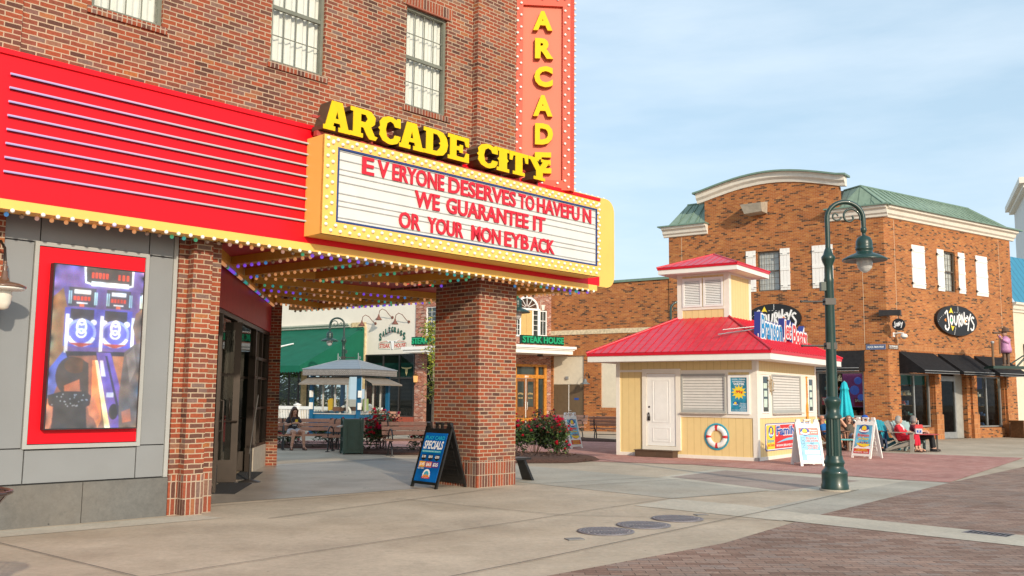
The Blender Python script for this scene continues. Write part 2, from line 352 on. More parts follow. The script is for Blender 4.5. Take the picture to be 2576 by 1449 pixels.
# ---------------------------------------------------------------- ground
def sheet(name, pts, z, m, kind='structure'):
    mb = MB(); mb.add([(x, y, z) for x, y in pts], [list(range(len(pts)))])
    o = mb.build(name, m)
    if o.data.polygons[0].normal.z < 0: o.data.flip_normals()
    return tag(o, kind=kind)
G_TAN = CONC('concrete_tan', (.485, .405, .31), var=.2, st=.45)
G_GREY = CONC('concrete_grey', (.415, .385, .325), var=.2, st=.25)
G_PALE = CONC('concrete_pale', (.52, .475, .39), var=.14, st=.2)
G_PINK = CONC('concrete_pinkish', (.36, .285, .245), var=.16, st=.1)
G_BAY = CONC('concrete_shaded_bay', (.31, .275, .235), var=.22, st=.25, rough=.38, scale=.5)  # smoother stained slab, with the canopy's shade put into its tone
PV = [(0., (.25, .155, .12)), (.35, (.32, .21, .165)), (.7, (.36, .25, .20)), (.9, (.31, .24, .21)), (1., (.41, .275, .215))]
G_PAV = BRICK('brown_pavers', PV, (.10, .075, .06), bw=.23, rh=.115, ms=.004, bump=.7, stain=.3)
PR = [(0., (.42, .19, .165)), (.5, (.50, .25, .215)), (1., (.55, .31, .27))]
G_RED = BRICK('red_pavers', PR, (.24, .14, .115), bw=.2, rh=.1, ms=.0035, bump=.5, stain=.2)
G_MULCH = P('bark_mulch', (.075, .034, .022), rough=.95, var=.6, scale=40, bump=1., bscale=70)
def build_ground():
    sheet('ground', [(-400, -300), (400, -300), (400, 500), (-400, 500)], 0, G_TAN)
    edge = [(-8, -2), (-4, 3.2), (.21, 8.66), (2.39, 10.84), (4.29, 13.5), (8.72, 19.1), (12.8, 23.95), (40, 55)]
    sheet('brick_pavement', edge + [(140, 60), (140, -100), (-8, -100)], .006, G_PAV)
    sheet('concrete_band_crossing', [(3.64, 12.9), (4.24, 13.66), (22, -4.5), (21.4, -5.2)], .011, G_PALE)
    # slabs of other pours in the plaza
    sheet('concrete_slab_along_pavers', [(4.30, 13.52), (8.71, 19.1), (8.1, 19.56), (6.3, 17.4), (3.55, 14.15)], .004, G_GREY)
    sheet('concrete_slab_pale', [(1.87, 14.55), (2.62, 15.56), (3.55, 14.75), (4.27, 13.55), (3.62, 12.88)], .005, G_PALE)
    sheet('concrete_slab_middle', [(2.65, 15.6), (4.6, 17.1), (3.2, 19.4), (.7, 22.4), (-2, 24.3), (-3.0, 21.4), (-.3, 18.9)], .004, G_GREY)
    sheet('concrete_slab_pink', [(3.31, 19.88), (4.9, 21.87), (7.05, 19.36), (4.8, 17.09)], .005, G_PINK)
    sheet('concrete_slab_border', [(3.0, 19.7), (4.8, 22.3), (8.15, 19.5), (6.35, 17.42), (4.7, 16.3), (4.62, 17.0), (7.25, 19.36), (4.9, 22.0), (3.2, 19.8)][:4] + [(6.3, 17.4), (4.65, 17.0)], .0035, G_PALE)
    sheet('entrance_paving', [(-4.6, 14.1), (-.55, 17.9), (-1.0, 24.4), (-3.2, 25.2), (-5.7, 22.2)], .005, G_BAY)  # floor under the canopy, darkened by shade put into its colour
    sheet('concrete_margin_at_wall', [(-12, 4.9), (-5.9, 11.3), (-4.2, 12.95), (-3.75, 12.65), (-6, 10.5), (-12, 4.2)], .004, G_PALE)
    sheet('red_brick_paving', [(1.57, 24.68), (4.46, 23.67), (8.18, 19.49), (8.74, 19.14), (14.86, 27.77), (11.9, 29.66), (9.6, 34), (3, 37.0), (-9, 34), (-9, 30.2), (-3.5, 28.2), (.6, 27.4)], .008, G_RED)
    mb = MB()
    def line(pts, w=.014):
        for (x0, y0), (x1, y1) in zip(pts, pts[1:]):
            dx, dy = x1 - x0, y1 - y0; L = math.hypot(dx, dy); nx, ny = -dy / L * w / 2, dx / L * w / 2
            mb.add([(x0 - nx, y0 - ny, .013), (x1 - nx, y1 - ny, .013), (x1 + nx, y1 + ny, .013), (x0 + nx, y0 + ny, .013)], [(0, 1, 2, 3)])
    line([(-8.5, 12.9), (-5.45, 10.37), (-3.35, 8.63), (.1, 5.7)]); line([(-5, 6.4), (-3.1, 8.64), (-1.78, 10.28), (.08, 12.48), (.85, 13.47), (2.59, 15.58), (4.55, 17.0)])
    line([(-3.15, 12.6), (-2.6, 13.42), (-.45, 16.71), (-.1, 17.05)], .018); line([(-1.8, 15.2), (.67, 13.27), (3.62, 12.9)], .016); line([(-2.2, 6.7), (.24, 9.61), (3.62, 13.86), (6.3, 17.4)], .015)
    line([(1.2, 17.6), (5.6, 20.9)], .016); line([(3.31, 19.88), (6.0, 17.9)], .016); line([(-4.3, 13.9), (-.6, 17.6), (.1, 17.75), (3.2, 19.8)], .02)
    line([(-5.4, 21.6), (-3.2, 24.6), (1.4, 23.4)], .02); line([(8.7, 28.2), (14.2, 27.2)], .014); line([(12, 33), (25, 37)], .02)
    tag(mb.build('expansion_joints', P('joint_dark', (.10, .085, .07), rough=.9)), kind='structure')
    def mound(name, cx, cy, rx, ry, h, a):
        mb = MB(); n = 40; rings = []; ca, sa = cos(a), sin(a)
        for k, (t, hz) in enumerate([(1.0, 0.), (.93, .55), (.7, .85), (.35, 1.), (.02, 1.02)]):
            rg = []
            for i in range(n):
                p = 2 * pi * i / n; w = 1 + .08 * noise.noise(Vector((cos(p) * 2 + cx, sin(p) * 2, 0)))
                x, y = rx * t * w * cos(p), ry * t * w * sin(p)
                rg.append((cx + x * ca - y * sa, cy + x * sa + y * ca, .012 + h * hz))
            rings.append(rg)
        mb.loft(rings, True, False); return tag(mb.build(name, G_MULCH), kind='structure')
    mound('mulch_bed', .55, 25.3, 1.75, 1.7, .13, .2); mound('mulch_bed', -3.4, 27.4, 1.6, .85, .10, -.25); mound('mulch_bed', -6.6, 30.1, 1.6, .8, .09, .2)
    mound('mulch_bed', 2.2, 36.9, 2.6, .7, .10, -.6); mound('mulch_bed', 4.3, 36.4, .5, .4, .06, 0)
build_ground()
def bark_chips():
    rr = random.Random(5); mb = MB()
    for cx, cy, rx, ry, n in ((.55, 25.3, 1.75, 1.6, 900), (-3.4, 27.4, 1.5, .8, 350), (-6.6, 30.1, 1.5, .75, 250)):
        for _ in range(n):
            a = rr.uniform(0, 2 * pi); t = math.sqrt(rr.random()); x, y = cx + rx * t * cos(a), cy + ry * t * sin(a); z = .02 + .135 * max(0, 1 - t ** 3) ; L, w = rr.uniform(.02, .06), rr.uniform(.008, .02); b = rr.uniform(0, pi); u = Vector((cos(b), sin(b), rr.uniform(-.4, .4))) * L; v = Vector((-sin(b), cos(b), rr.uniform(-.5, .5))) * w; p = Vector((x, y, z + .01))
            mb.cur = rr.randrange(3); mb.add([tuple(p - u - v), tuple(p + u - v), tuple(p + u + v), tuple(p - u + v)], [(0, 1, 2, 3)])
    tag(mb.build('bark_chips', [P('chip_dark', (.05, .022, .014), rough=.9), P('chip_mid', (.11, .05, .03), rough=.9), P('chip_pale', (.20, .11, .07), rough=.9)]), kind='stuff')
bark_chips()
# ---------------------------------------------------------------- arcade building
def wall(mb, x0, x1, z0, z1, ops, y, rev=.12):
    """front face with openings (x0,x1,z0,z1) and their reveals"""
    xs = sorted({x0, x1, *[o[0] for o in ops], *[o[1] for o in ops]}); zs = sorted({z0, z1, *[o[2] for o in ops], *[o[3] for o in ops]})
    xs = [x for x in xs if x0 <= x <= x1]; zs = [z for z in zs if z0 <= z <= z1]
    for a, b in zip(xs, xs[1:]):
        for c, d in zip(zs, zs[1:]):
            mx, mz = (a + b) / 2, (c + d) / 2
            if any(o[0] < mx < o[1] and o[2] < mz < o[3] for o in ops): continue
            mb.quad((a, y, c), (b, y, c), (b, y, d), (a, y, d))
    for a, b, c, d in ops:
        mb.quad((a, y, c), (a, y, d), (a, y + rev, d), (a, y + rev, c)); mb.quad((b, y, d), (b, y, c), (b, y + rev, c), (b, y + rev, d))
        mb.quad((a, y, c), (a, y + rev, c), (b, y + rev, c), (b, y, c)); mb.quad((a, y, d), (b, y, d), (b, y + rev, d), (a, y + rev, d))
    return mb
def sash_window(parent, x0, x1, z0, z1, y, M=None, cols=4, rows=2, fm=None, curtain=True, name='window'):
    """double hung window: frame with sashes and muntins, pane and curtain as sub-parts"""
    fm = fm or M_WIN; M = M or Matrix()
    f = MB(M); f.frame(x0, x1, z0, z1, .05, y - .02, y + .05); zm = (z0 + z1) / 2
    f.box(x0 + .05, x1 - .05, y - .01, y + .04, zm - .03, zm + .03)
    for a, b in ((z0 + .05, zm - .03), (zm + .03, z1 - .05)):
        for i in range(1, cols): xx = x0 + .05 + (x1 - x0 - .1) * i / cols; f.box(xx - .007, xx + .007, y + .008, y + .022, a, b)
        for i in range(1, rows): zz = a + (b - a) * i / rows; f.box(x0 + .05, x1 - .05, y + .009, y + .021, zz - .007, zz + .007)
    fo = f.build(name, fm, parent)
    g = MB(M); g.quad((x0 + .04, y + .03, z0 + .04), (x1 - .04, y + .03, z0 + .04), (x1 - .04, y + .03, z1 - .04), (x0 + .04, y + .03, z1 - .04)); g.build('pane', M_GLASS, fo)
    if curtain:
        c = MB(M); n = 44; rr = random.Random(int(x0 * 100)); ph = rr.random() * 6
        top = [(x0 + (x1 - x0) * i / n, y + .11 + .018 * sin(i * 1.3 + ph) + .01 * sin(i * .6), z1) for i in range(n + 1)]
        bot = [(p[0], y + .11 + (p[1] - y - .11) * 1.5, z0) for p in top]
        c.loft([bot, top], True, False, False); c.build('curtain', M_CUR, fo)
    return fo
def build_arcade():
    B = thing('arcade_building', 'red brick arcade building with grey panelled ground floor and tall curtained windows', 'building', -.539, 17.109, 43.7)
    wins = [(-7.17, -6.19, 6.70, 8.52), (-4.46, -3.48, 6.68, 8.50), (-1.79, -.83, 6.62, 8.43)]
    m = MB(); wall(m, -8.02, -.19, 3.9, 9.7, wins, .15, .14); 
    m.box(-14, -8.02, .10, .6, 3.9, 9.7)                                             # projecting bay at the far left
    m.quad((-.19, .15, 3.9), (-.19, 0, 3.9), (-.19, 0, 9.7), (-.19, .15, 9.7)); m.quad((-.19, 0, 3.8), (.93, 0, 3.8), (.93, 0, 9.7), (-.19, 0, 9.7))
    e = (.93 - .148 * 10, 10)
    m.quad((.93, 0, 3.8), (e[0], e[1], 3.8), (e[0], e[1], 9.7), (.93, 0, 9.7)); m.quad((e[0], e[1], 3.8), (-14, 10, 3.8), (-14, 10, 9.7), (e[0], e[1], 9.7)); m.quad((-14, 10, 3.8), (-14, .6, 3.8), (-14, .6, 9.7), (-14, 10, 9.7))
    m.add([(-14, .1, 9.7), (-.19, .15, 9.7), (-.19, 0, 9.7), (.93, 0, 9.7), (e[0], 10, 9.7), (-14, 10, 9.7)], [range(6)])
    m.build('wall', M_BR, B)
    for a, b, c, d in wins:
        s = MB(); s.box(a - .06, b + .06, .115, .2, c - .10, c - .005); s.build('window_sill', M_BRS, B)
        s = MB(); s.prism([(a - .09, d + .003), (b + .09, d + .003), (b + .13, d + .23), (a - .13, d + .23)], .135, .2); s.build('brick_arch', M_BRS, B)
    for a, b, c, d in wins: sash_window(B, a, b, c, d, .22)
    l = MB(); l.box(-1.83, -.79, .12, .16, 8.425, 8.45); l.build('lintel', P('rust_steel', (.30, .09, .05), rough=.6), B)
    # ground floor: brick returns, base stone, grey panels
    m = MB(); m.box(-14, -8.09, -.05, .3, 0.51, 3.75); m.box(-5.86, -5.23, -.04, .5, .53, 3.75); m.box(-5.73, -5.45, -.2, -.04, .53, 3.75); m.build('wall', M_BR, B)
    m = MB(); m.box(-5.862, -5.228, -.042, .5, 0, .53); m.box(-5.732, -5.448, -.202, -.042, 0, .53); m.build('brick_course', M_BRS, B)
    m = MB(); 
    for a, b in ((-14, -10.2), (-10.19, -6.985), (-6.975, -5.865)): m.box(a, b, -.03, .3, 0, .502)
    m.build('stone_base', M_STONE, B)
    m = MB(); g = .008
    m.box(-8.08, -7.70, 0, .2, .52, .93); m.box(-7.685, -6.315, 0, .2, .52, .91); m.box(-6.30, -5.93, 0, .2, .52, .93)
    m.box(-8.08, -7.735, 0, .2, .945, 3.445); m.box(-6.255, -5.93, 0, .2, .945, 3.445)
    m.box(-8.08, -7.675, 0, .2, 3.462, 3.9); m.box(-7.66, -6.28, 0, .2, 3.475, 3.9); m.box(-6.265, -5.93, 0, .2, 3.462, 3.9)
    m.build('grey_panel', M_GRAY, B)
    m = MB(); m.box(-8.085, -5.87, .03, .22, .505, 3.9); m.build('panel_joint', P('joint_backing', (.05, .05, .05)), B)  # dark backing that shows in the gaps between the grey panels
    m = MB(); m.frame(-7.725, -6.27, .93, 3.465, .05, -.025, .03); m.box(-5.925, -5.87, -.02, .2, .51, 3.75); m.build('panel_trim', M_TRIM, B)
    # pillar at the open corner
    p = MB(); p.box(-.05, .93, .02, 1.2, .475, 3.85); p.build('pillar', M_BR, B)
    p = MB(); p.box(-.053, .933, .017, 1.203, 0, .475); p.build('brick_course', M_BRS, B)
    # far brick pier and side wall, diagonal entrance wall
    W = B.matrix_basis.inverted() if False else None
    def loc(x, y): dx, dy = x + .539, y - 17.109; a = radians(43.7); return (dx * sin(a) + dy * cos(a), -dx * cos(a) + dy * sin(a))
    n_ = (.148 * -2.4, .989 * 2.4); a0, a1 = loc(-5.66, 22.06), loc(-5.36, 22.03)
    p = MB(); p.prism([a0, a1, (a1[0] + n_[0], a1[1] + n_[1]), (a0[0] + n_[0] - .1, a0[1] + n_[1])], 0, 3.9, 'z'); p.build('pier', M_BR, B)
    c0, c1 = loc(-4.83, 15.05), loc(-5.66, 22.03); Mn = face_M(c0[0], c0[1], c1[0] - c0[0], c1[1] - c0[1])   # viewer on the open side
    L = math.hypot(c0[0] - c1[0], c0[1] - c1[1])
    class FX(MB):                                                                    # x counted from the far pier (0) towards the near column
        def box(s, a, b, *r): return MB.box(s, L - b, L - a, *r)
        def quad(s, *p): return MB.quad(s, *[(L - q[0], q[1], q[2]) for q in p[::-1]])
        def tube(s, path, *r): return MB.tube(s, [(L - q[0], q[1], q[2]) for q in path], *r)
    f = FX(Mn)
    f.box(0, L + .6, -.02, .14, 2.98, 3.06); f.box(0, .12, -.03, .12, .5, 3.0); f.box(0, 2.0, -.02, .1, .5, .56); f.box(0, 2.0, -.02, .1, 1.3, 1.35); f.box(0, 2.0, -.02, .1, 1.95, 2.0); f.box(0, 2.0, -.02, .1, 2.36, 2.42); f.box(.98, 1.05, -.02, .1, .5, 3.0); f.box(1.9, 2.0, -.02, .12, 0, 3.0)
    f.box(4.3, 4.42, -.02, .12, 0, 3.0); f.box(L - .6, L + .5, -.02, .14, 0, 3.0)
    f.build('entrance_frame', M_BRZ, B)
    f = FX(Mn); f.quad((.1, .04, .55), (1.95, .04, .55), (1.95, .04, 3.0), (.1, .04, 3.0)); f.quad((2.0, .04, 2.4), (L, .04, 2.4), (L, .04, 3.0), (2.0, .04, 3.0)); f.build('entrance_glass', M_GLD, B)
    f = FX(Mn); f.box(0, 1.9, -.04, .14, 0, .5); f.build('kick_panel', P('kick_beige', (.42, .37, .30), rough=.6), B)
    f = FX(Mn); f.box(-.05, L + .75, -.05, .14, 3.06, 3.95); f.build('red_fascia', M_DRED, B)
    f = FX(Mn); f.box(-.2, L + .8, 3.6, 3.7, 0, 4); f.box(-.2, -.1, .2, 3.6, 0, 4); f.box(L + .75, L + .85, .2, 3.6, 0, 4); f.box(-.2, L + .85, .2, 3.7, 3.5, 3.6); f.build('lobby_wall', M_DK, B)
    f = FX(Mn); f.box(1.6, 3.6, 2.6, 2.7, .9, 2.1); f.build('lobby_green_glow', EM('green_glow_panel', (.01, .22, .04), 1.), B)  # glowing panel added behind the doors to give their glass a green cast
    f = FX(Mn); f.tube([(2.7, 1.2, 1.0), (2.7, 1.2, 1.6), (2.8, 1.2, 1.72), (2.95, 1.2, 1.72), (3.0, 1.2, 1.6), (3.0, 1.2, .9)], .02, 6); f.build('neon_ring', EM('green_neon', (.05, .7, .4), 1.2), B)
    f = FX(Mn); f.box(1.0, 1.25, .5, .75, .6, 1.15); f.build('lobby_poster', EM('red_poster_glow', (.35, .03, .03), .6), B)  # no lamp here: the poster's glow is put into its material
    # open door leaves
    def leaf(hx, hy, tx, ty):
        h, t = loc(hx, hy), loc(tx, ty); Ml = face_M(h[0], h[1], t[0] - h[0], t[1] - h[1]); w = math.hypot(t[0] - h[0], t[1] - h[1])
        d = MB(Ml); d.box(0, .11, -.025, .025, .02, 2.95); d.box(w - .12, w, -.025, .025, .02, 2.95); d.box(.11, w - .12, -.025, .025, .02, .42); d.box(.11, w - .12, -.025, .025, 2.80, 2.95); d.box(.11, w - .12, -.022, .022, 1.95, 2.0)
        o = d.build('door', M_BRZ, B)
        g = MB(Ml); g.quad((.1, 0, .4), (w - .1, 0, .4), (w - .1, 0, 2.82), (.1, 0, 2.82)); g.build('pane', GL('door_glass', (.55, .6, .57), .025, .02, .25), o)
        k = MB(Ml); k.tube([(.05, -.03, 1.12), (.05, -.08, 1.12), (w - .03, -.08, 1.12), (w - .03, -.03, 1.12)], .016, 6); k.build('push_bar', M_BRZ, o); k = MB(Ml); k.tube([(w - .17, -.03, 1.2), (w - .17, -.09, 1.24), (w - .17, -.09, 1.5), (w - .17, -.03, 1.54)], .012, 6); k.build('handle', M_BRZ, o); k = MB(Ml); k.tube([(w - .17, .03, 1.0), (w - .17, .09, 1.02), (w - .17, .09, 1.5), (w - .17, .03, 1.52)], .012, 6); k.build('handle', M_BRZ, o)
    leaf(-5.03, 16.42, -4.82, 15.68); leaf(-5.86, 17.42, -5.03, 17.66); leaf(-6.15, 20.1, -5.44, 20.42)
    # entrance ceiling and floor behind the doors
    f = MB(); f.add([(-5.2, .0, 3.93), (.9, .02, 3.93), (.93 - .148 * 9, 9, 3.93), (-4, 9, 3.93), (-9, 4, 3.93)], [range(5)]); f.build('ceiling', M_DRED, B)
    return B
ARC = build_arcade()

def build_screen():
    T = thing('led_screen', 'portrait video screen showing two lit ball-rolling arcade lanes, framed in red on the grey panels', 'video screen', *xyM(-6.96, 0), 43.7, .97)
    ox, oz = -6.96, .97
    def X(u): return u - ox
    def Zc(z): return z - oz
    m = MB(); m.box(X(-7.665), X(-6.325), -.012, .02, Zc(.99), Zc(3.405)); m.build('surround', M_RED, T)
    m = MB(); m.box(X(-7.53), X(-6.375), -.13, -.012, Zc(1.16), Zc(3.205)); m.build('cabinet', P('screen_case', (.03, .022, .025), rough=.5), T)
    # the picture: painted into a small raster (0..1 across, 0..1 down), softened, and shown pixel by pixel by the screen
    import numpy as np
    x0, x1, z0, z1 = X(-7.515), X(-6.39), Zc(1.175), Zc(3.19); NX, NY, SS = 150, 268, 2
    img = np.zeros((NY * SS, NX * SS, 3)); gy, gx = np.mgrid[0:NY * SS, 0:NX * SS]; gx = (gx + .5) / (NX * SS); gy = (gy + .5) / (NY * SS)
    def S(col, pts, s=1.0):
        ins = np.zeros(gx.shape, bool); n = len(pts)
        for i in range(n):
            (ax, ay), (bx, by) = pts[i], pts[(i + 1) % n]
            if ay == by: continue
            ins ^= ((ay > gy) != (by > gy)) & (gx < (bx - ax) * (gy - ay) / (by - ay) + ax)
        img[ins] = [c_ * s for c_ in col]
    def R(col, a, b, cc, d, s=1.0): S(col, [(a, b), (cc, b), (cc, d), (a, d)], s)
    def O(col, x, y, rx, ry, s=1.0): S(col, [(x + rx * cos(2 * pi * i / 22), y + ry * sin(2 * pi * i / 22)) for i in range(22)], s)
    def ring(col, x, y, rx, ry, w, s=1.0, a0=0, a1=2 * pi):
        pts = [(x + rx * cos(a0 + (a1 - a0) * i / 24), y + ry * sin(a0 + (a1 - a0) * i / 24)) for i in range(25)]; q = [(x + (rx - w) * cos(a0 + (a1 - a0) * i / 24), y + (ry - w * .55) * sin(a0 + (a1 - a0) * i / 24)) for i in range(25)]
        for i in range(24): S(col, [pts[i], pts[i + 1], q[i + 1], q[i]], s)
    PUR, BLU, LBL, WH, ORG, BRN, SKN, DRK, RD = (.20, .13, .42), (.10, .10, .55), (.35, .42, .95), (.95, .97, 1.), (.85, .27, .09), (.25, .11, .08), (.62, .22, .11), (.055, .045, .045), (.85, .07, .03)
    R(PUR, 0, 0, 1, 1); R(BRN, 0, .5, 1, 1); R((.16, .10, .34), .1, .13, 1, .6)
    S((.32, .16, .07), [(0, .2), (.1, .14), (.17, .3), (.17, .5), (.08, .62), (0, .62)]); S((.10, .14, .5), [(0, .64), (.15, .52), (.2, .56), (.06, .8), (0, .82)])
    R(DRK, .32, .0, .88, .1); R(WH, .40, .085, .83, .115); S(WH, [(.31, 0), (.335, 0), (.345, .09), (.40, .1), (.40, .108), (.33, .1)]); S(WH, [(.865, 0), (.885, 0), (.885, .1), (.82, .11), (.82, .1), (.865, .09)])
    for xx in (.40, .44, .48, .52, .56, .70, .75, .80): R(RD, xx, .03, xx + .028, .065)
    for cx, w in ((.31, .30), (.72, .28), (1.02, .1)):
        R((.07, .06, .09), max(0, cx - w / 2), .13, min(1, cx + w / 2), .25); R(WH, max(0, cx - w * .3), .145, min(1, cx + w * .3), .17)
        for k in range(5):
            if cx - w * .32 + k * w * .13 + .025 < 1: R(RD, cx - w * .32 + k * w * .13, .186, cx - w * .32 + k * w * .13 + .028, .21)
        if cx < 1: R(WH, cx - w * .2, .224, cx + w * .2, .232); R((.8, .15, .05), cx - .025, .234, cx + .025, .25)
        for sx in (-.5, .44):
            if cx + w * sx + .02 < 1: R((.5, .8, .95), cx + w * sx, .155, cx + w * sx + .015, .235); R((.5, .8, .95), cx + w * sx + .022, .155, cx + w * sx + .034, .235)
    for cx in (.32, .70):
        R(BLU, cx - .19, .26, cx + .19, .5); R((.045, .04, .06), cx - .13, .265, cx + .13, .34)
        O(WH, cx - .13, .345, .035, .018); O(WH, cx + .13, .345, .035, .018)
        O((.16, .16, .7), cx, .41, .16, .085); ring(LBL, cx, .41, .165, .085, .03); ring(WH, cx, .415, .165, .085, .04, 1., .35, 2.8); O((.2, .22, .75), cx, .375, .065, .045); ring(WH, cx, .375, .06, .045, .022); ring(WH, cx, .345, .045, .022, .018); ring(WH, cx, .415, .06, .03, .02)
        S((.5, .08, .05), [(cx - .15, .475), (cx + .15, .475), (cx + .02, .5), (cx - .02, .5)])
    for xx in (.145, .525, .885): R(WH, xx, .3 if xx > .2 else .3, xx + .035, .54 if xx < .5 else .53)
    S((.03, .03, .05), [(.16, .53), (.95, .52), (.97, .6), (.2, .6)])
    S((.30, .12, .08), [(.2, .56), (.5, .55), (.52, .62), (.62, 1), (.3, 1)]); S((.42, .17, .09), [(.68, .55), (.86, .55), (.9, 1), (.84, .9)])
    S((.14, .09, .42), [(.5, .53), (.66, .53), (.86, .86), (.93, 1), (.66, 1), (.56, .7)]); S((.85, .8, .95), [(.545, .58), (.58, .58), (.62, .68), (.57, .68)]); R((.6, .65, .95), .64, .78, .72, .81); O((.02, .02, .03), .73, .9, .055, .05); S((.03, .03, .08), [(.6, .55), (.625, .55), (.83, .95), (.81, .97)])
    S((.85, .27, .09), [(.46, .58), (.5, .58), (.6, .95), (.56, 1), (.48, .9)]); S((1., .8, .45), [(.49, .58), (.52, .58), (.70, 1), (.64, 1)], 1.2)
    # child with dark bun and black top seen from behind
    S(SKN, [(0, .86), (.06, .82), (.07, .95), (.04, 1), (0, 1)]); S(SKN, [(.42, .84), (.5, .8), (.58, .93), (.54, .955), (.46, .92)])
    O(DRK, .24, .68, .17, .12); O((.10, .05, .03), .28, .615, .12, .05); S(DRK, [(.36, .58), (.42, .6), (.44, .8), (.36, .8)]); S((.45, .14, .07), [(.17, .74), (.33, .7), (.35, .79), (.18, .8)])
    S((.035, .033, .036), [(0, .80), (.15, .775), (.4, .775), (.47, .80), (.46, .86), (.42, .87), (.44, 1), (.06, 1), (.07, .87), (.02, .86)])
    rr = random.Random(3)
    for k in range(26): xx = rr.uniform(.05, .43); yy = rr.uniform(.79, .87); O((.3, .32, .36), xx, yy, .007, .004)
    # adult at the right edge
    S((.22, .13, .10), [(.93, .27), (1, .24), (1, .5), (.96, .48), (.9, .36)]); S((.14, .12, .125), [(.82, .52), (.93, .47), (1, .46), (1, 1), (.8, 1), (.78, .8)]); S((.24, .21, .21), [(.84, .54), (.93, .49), (.97, .62), (.9, .72)]); S((.45, .16, .1), [(.82, .9), (.92, .88), (.94, .96), (.84, .97)])
    disp = MB(); disp.box(x0, x1, -.1313, -.1301, z0, z1); disp.build('display', EM('screen_black', (.02, .02, .03), .5), T)
    def blur(a, k):
        for ax in (0, 1):
            acc = np.zeros_like(a); w = 0
            for d in range(-2 * k, 2 * k + 1): g_ = math.exp(-d * d / (2. * k * k)); acc += g_ * np.roll(np.pad(a, ((2 * k, 2 * k), (2 * k, 2 * k), (0, 0)), mode='edge'), d, ax)[2 * k:-2 * k, 2 * k:-2 * k]; w += g_
            a = acc / w
        return a
    rg = np.random.default_rng(4)
    tone = blur(rg.normal(0, 1, img.shape[:2] + (1,)), 9); tone /= tone.std(); warm = blur(rg.normal(0, 1, img.shape[:2] + (1,)), 14); warm /= warm.std()
    soft = blur(img, 1); glow = blur(np.clip(img - .35, 0, 1), 8); a = soft * (1 + .2 * tone) + .28 * glow
    a = a * (1 + .10 * warm * np.array([1, 0, -1])) + .03
    a = a.reshape(NY, SS, NX, SS, 3).mean((1, 3)); a = np.clip(a * (1 + rg.normal(0, .07, a.shape)), 0, 1.2)
    V, Fc = [], []
    for j in range(NY + 1):
        for i in range(NX + 1): V.append((x0 + (x1 - x0) * i / NX, -.1325, z1 - (z1 - z0) * j / NY))
    for j in range(NY):
        for i in range(NX): k = j * (NX + 1) + i; Fc.append((k, k + NX + 1, k + NX + 2, k + 1))
    me = bpy.data.meshes.new('picture'); me.from_pydata(V, [], Fc)
    at = me.attributes.new('pixel', 'FLOAT_COLOR', 'FACE'); at.data.foreach_set('color', np.concatenate([a, np.ones((NY, NX, 1))], 2).reshape(-1).astype('f4'))
    m_, nt, b_ = newmat('led_pixels'); an = nt.nodes.new('ShaderNodeAttribute'); an.attribute_name = 'pixel'; nt.links.new(an.outputs['Color'], b_.inputs['Emission Color']); b_.inputs['Emission Strength'].default_value = 1.0; b_.inputs['Base Color'].default_value = (.02, .02, .02, 1); b_.inputs['Roughness'].default_value = .6
    me.materials.append(m_); o = bpy.data.objects.new('picture', me); COL.objects.link(o); o.parent = T
def xyM(u, v): a = radians(43.7); return (-.539 + u * sin(a) - v * cos(a), 17.109 + u * cos(a) + v * sin(a))
build_screen()
# ---------------------------------------------------------------- marquee, reader board, letters, blade sign
def bulb_mesh():
    b = MB(); b.ball((0, 0, 0), .0275, 10, 7); return b
BULB = {}
def bulb_data(m):
    if m.name not in BULB:
        o = bulb_mesh().build('bulb', m); BULB[m.name] = o.data; bpy.data.objects.remove(o)
    return BULB[m.name]
def place_bulbs(parent, spots, limit=100):
    """spots: (x, y, z, direction of the bulb's tip, material), nearest first; `limit` of them are parts, the rest one object"""
    rest = {}
    for k, (x, y, z, d, m) in enumerate(spots):
        q = Vector((0, 0, -1)).rotation_difference(Vector(d))
        if k < limit:
            o = bpy.data.objects.new('bulb', bulb_data(m)); COL.objects.link(o); o.parent = parent; o.location = (x, y, z); o.rotation_euler = q.to_euler()
        else:
            mb = rest.setdefault('all', (MB(), []))
            if m not in mb[1]: mb[1].append(m)
            me = bulb_data(m); o0 = len(mb[0].v); R = q.to_matrix()
            mb[0].v += [tuple(Vector((x, y, z)) + R @ v.co) for v in me.vertices]
            for p in me.polygons: mb[0].f.append([o0 + i for i in p.vertices]); mb[0].sm.append(p.use_smooth); mb[0].mi.append(mb[1].index(m))
    for mb, ms in rest.values():
        tag(mb.build('bulbs', ms, parent), kind='stuff')
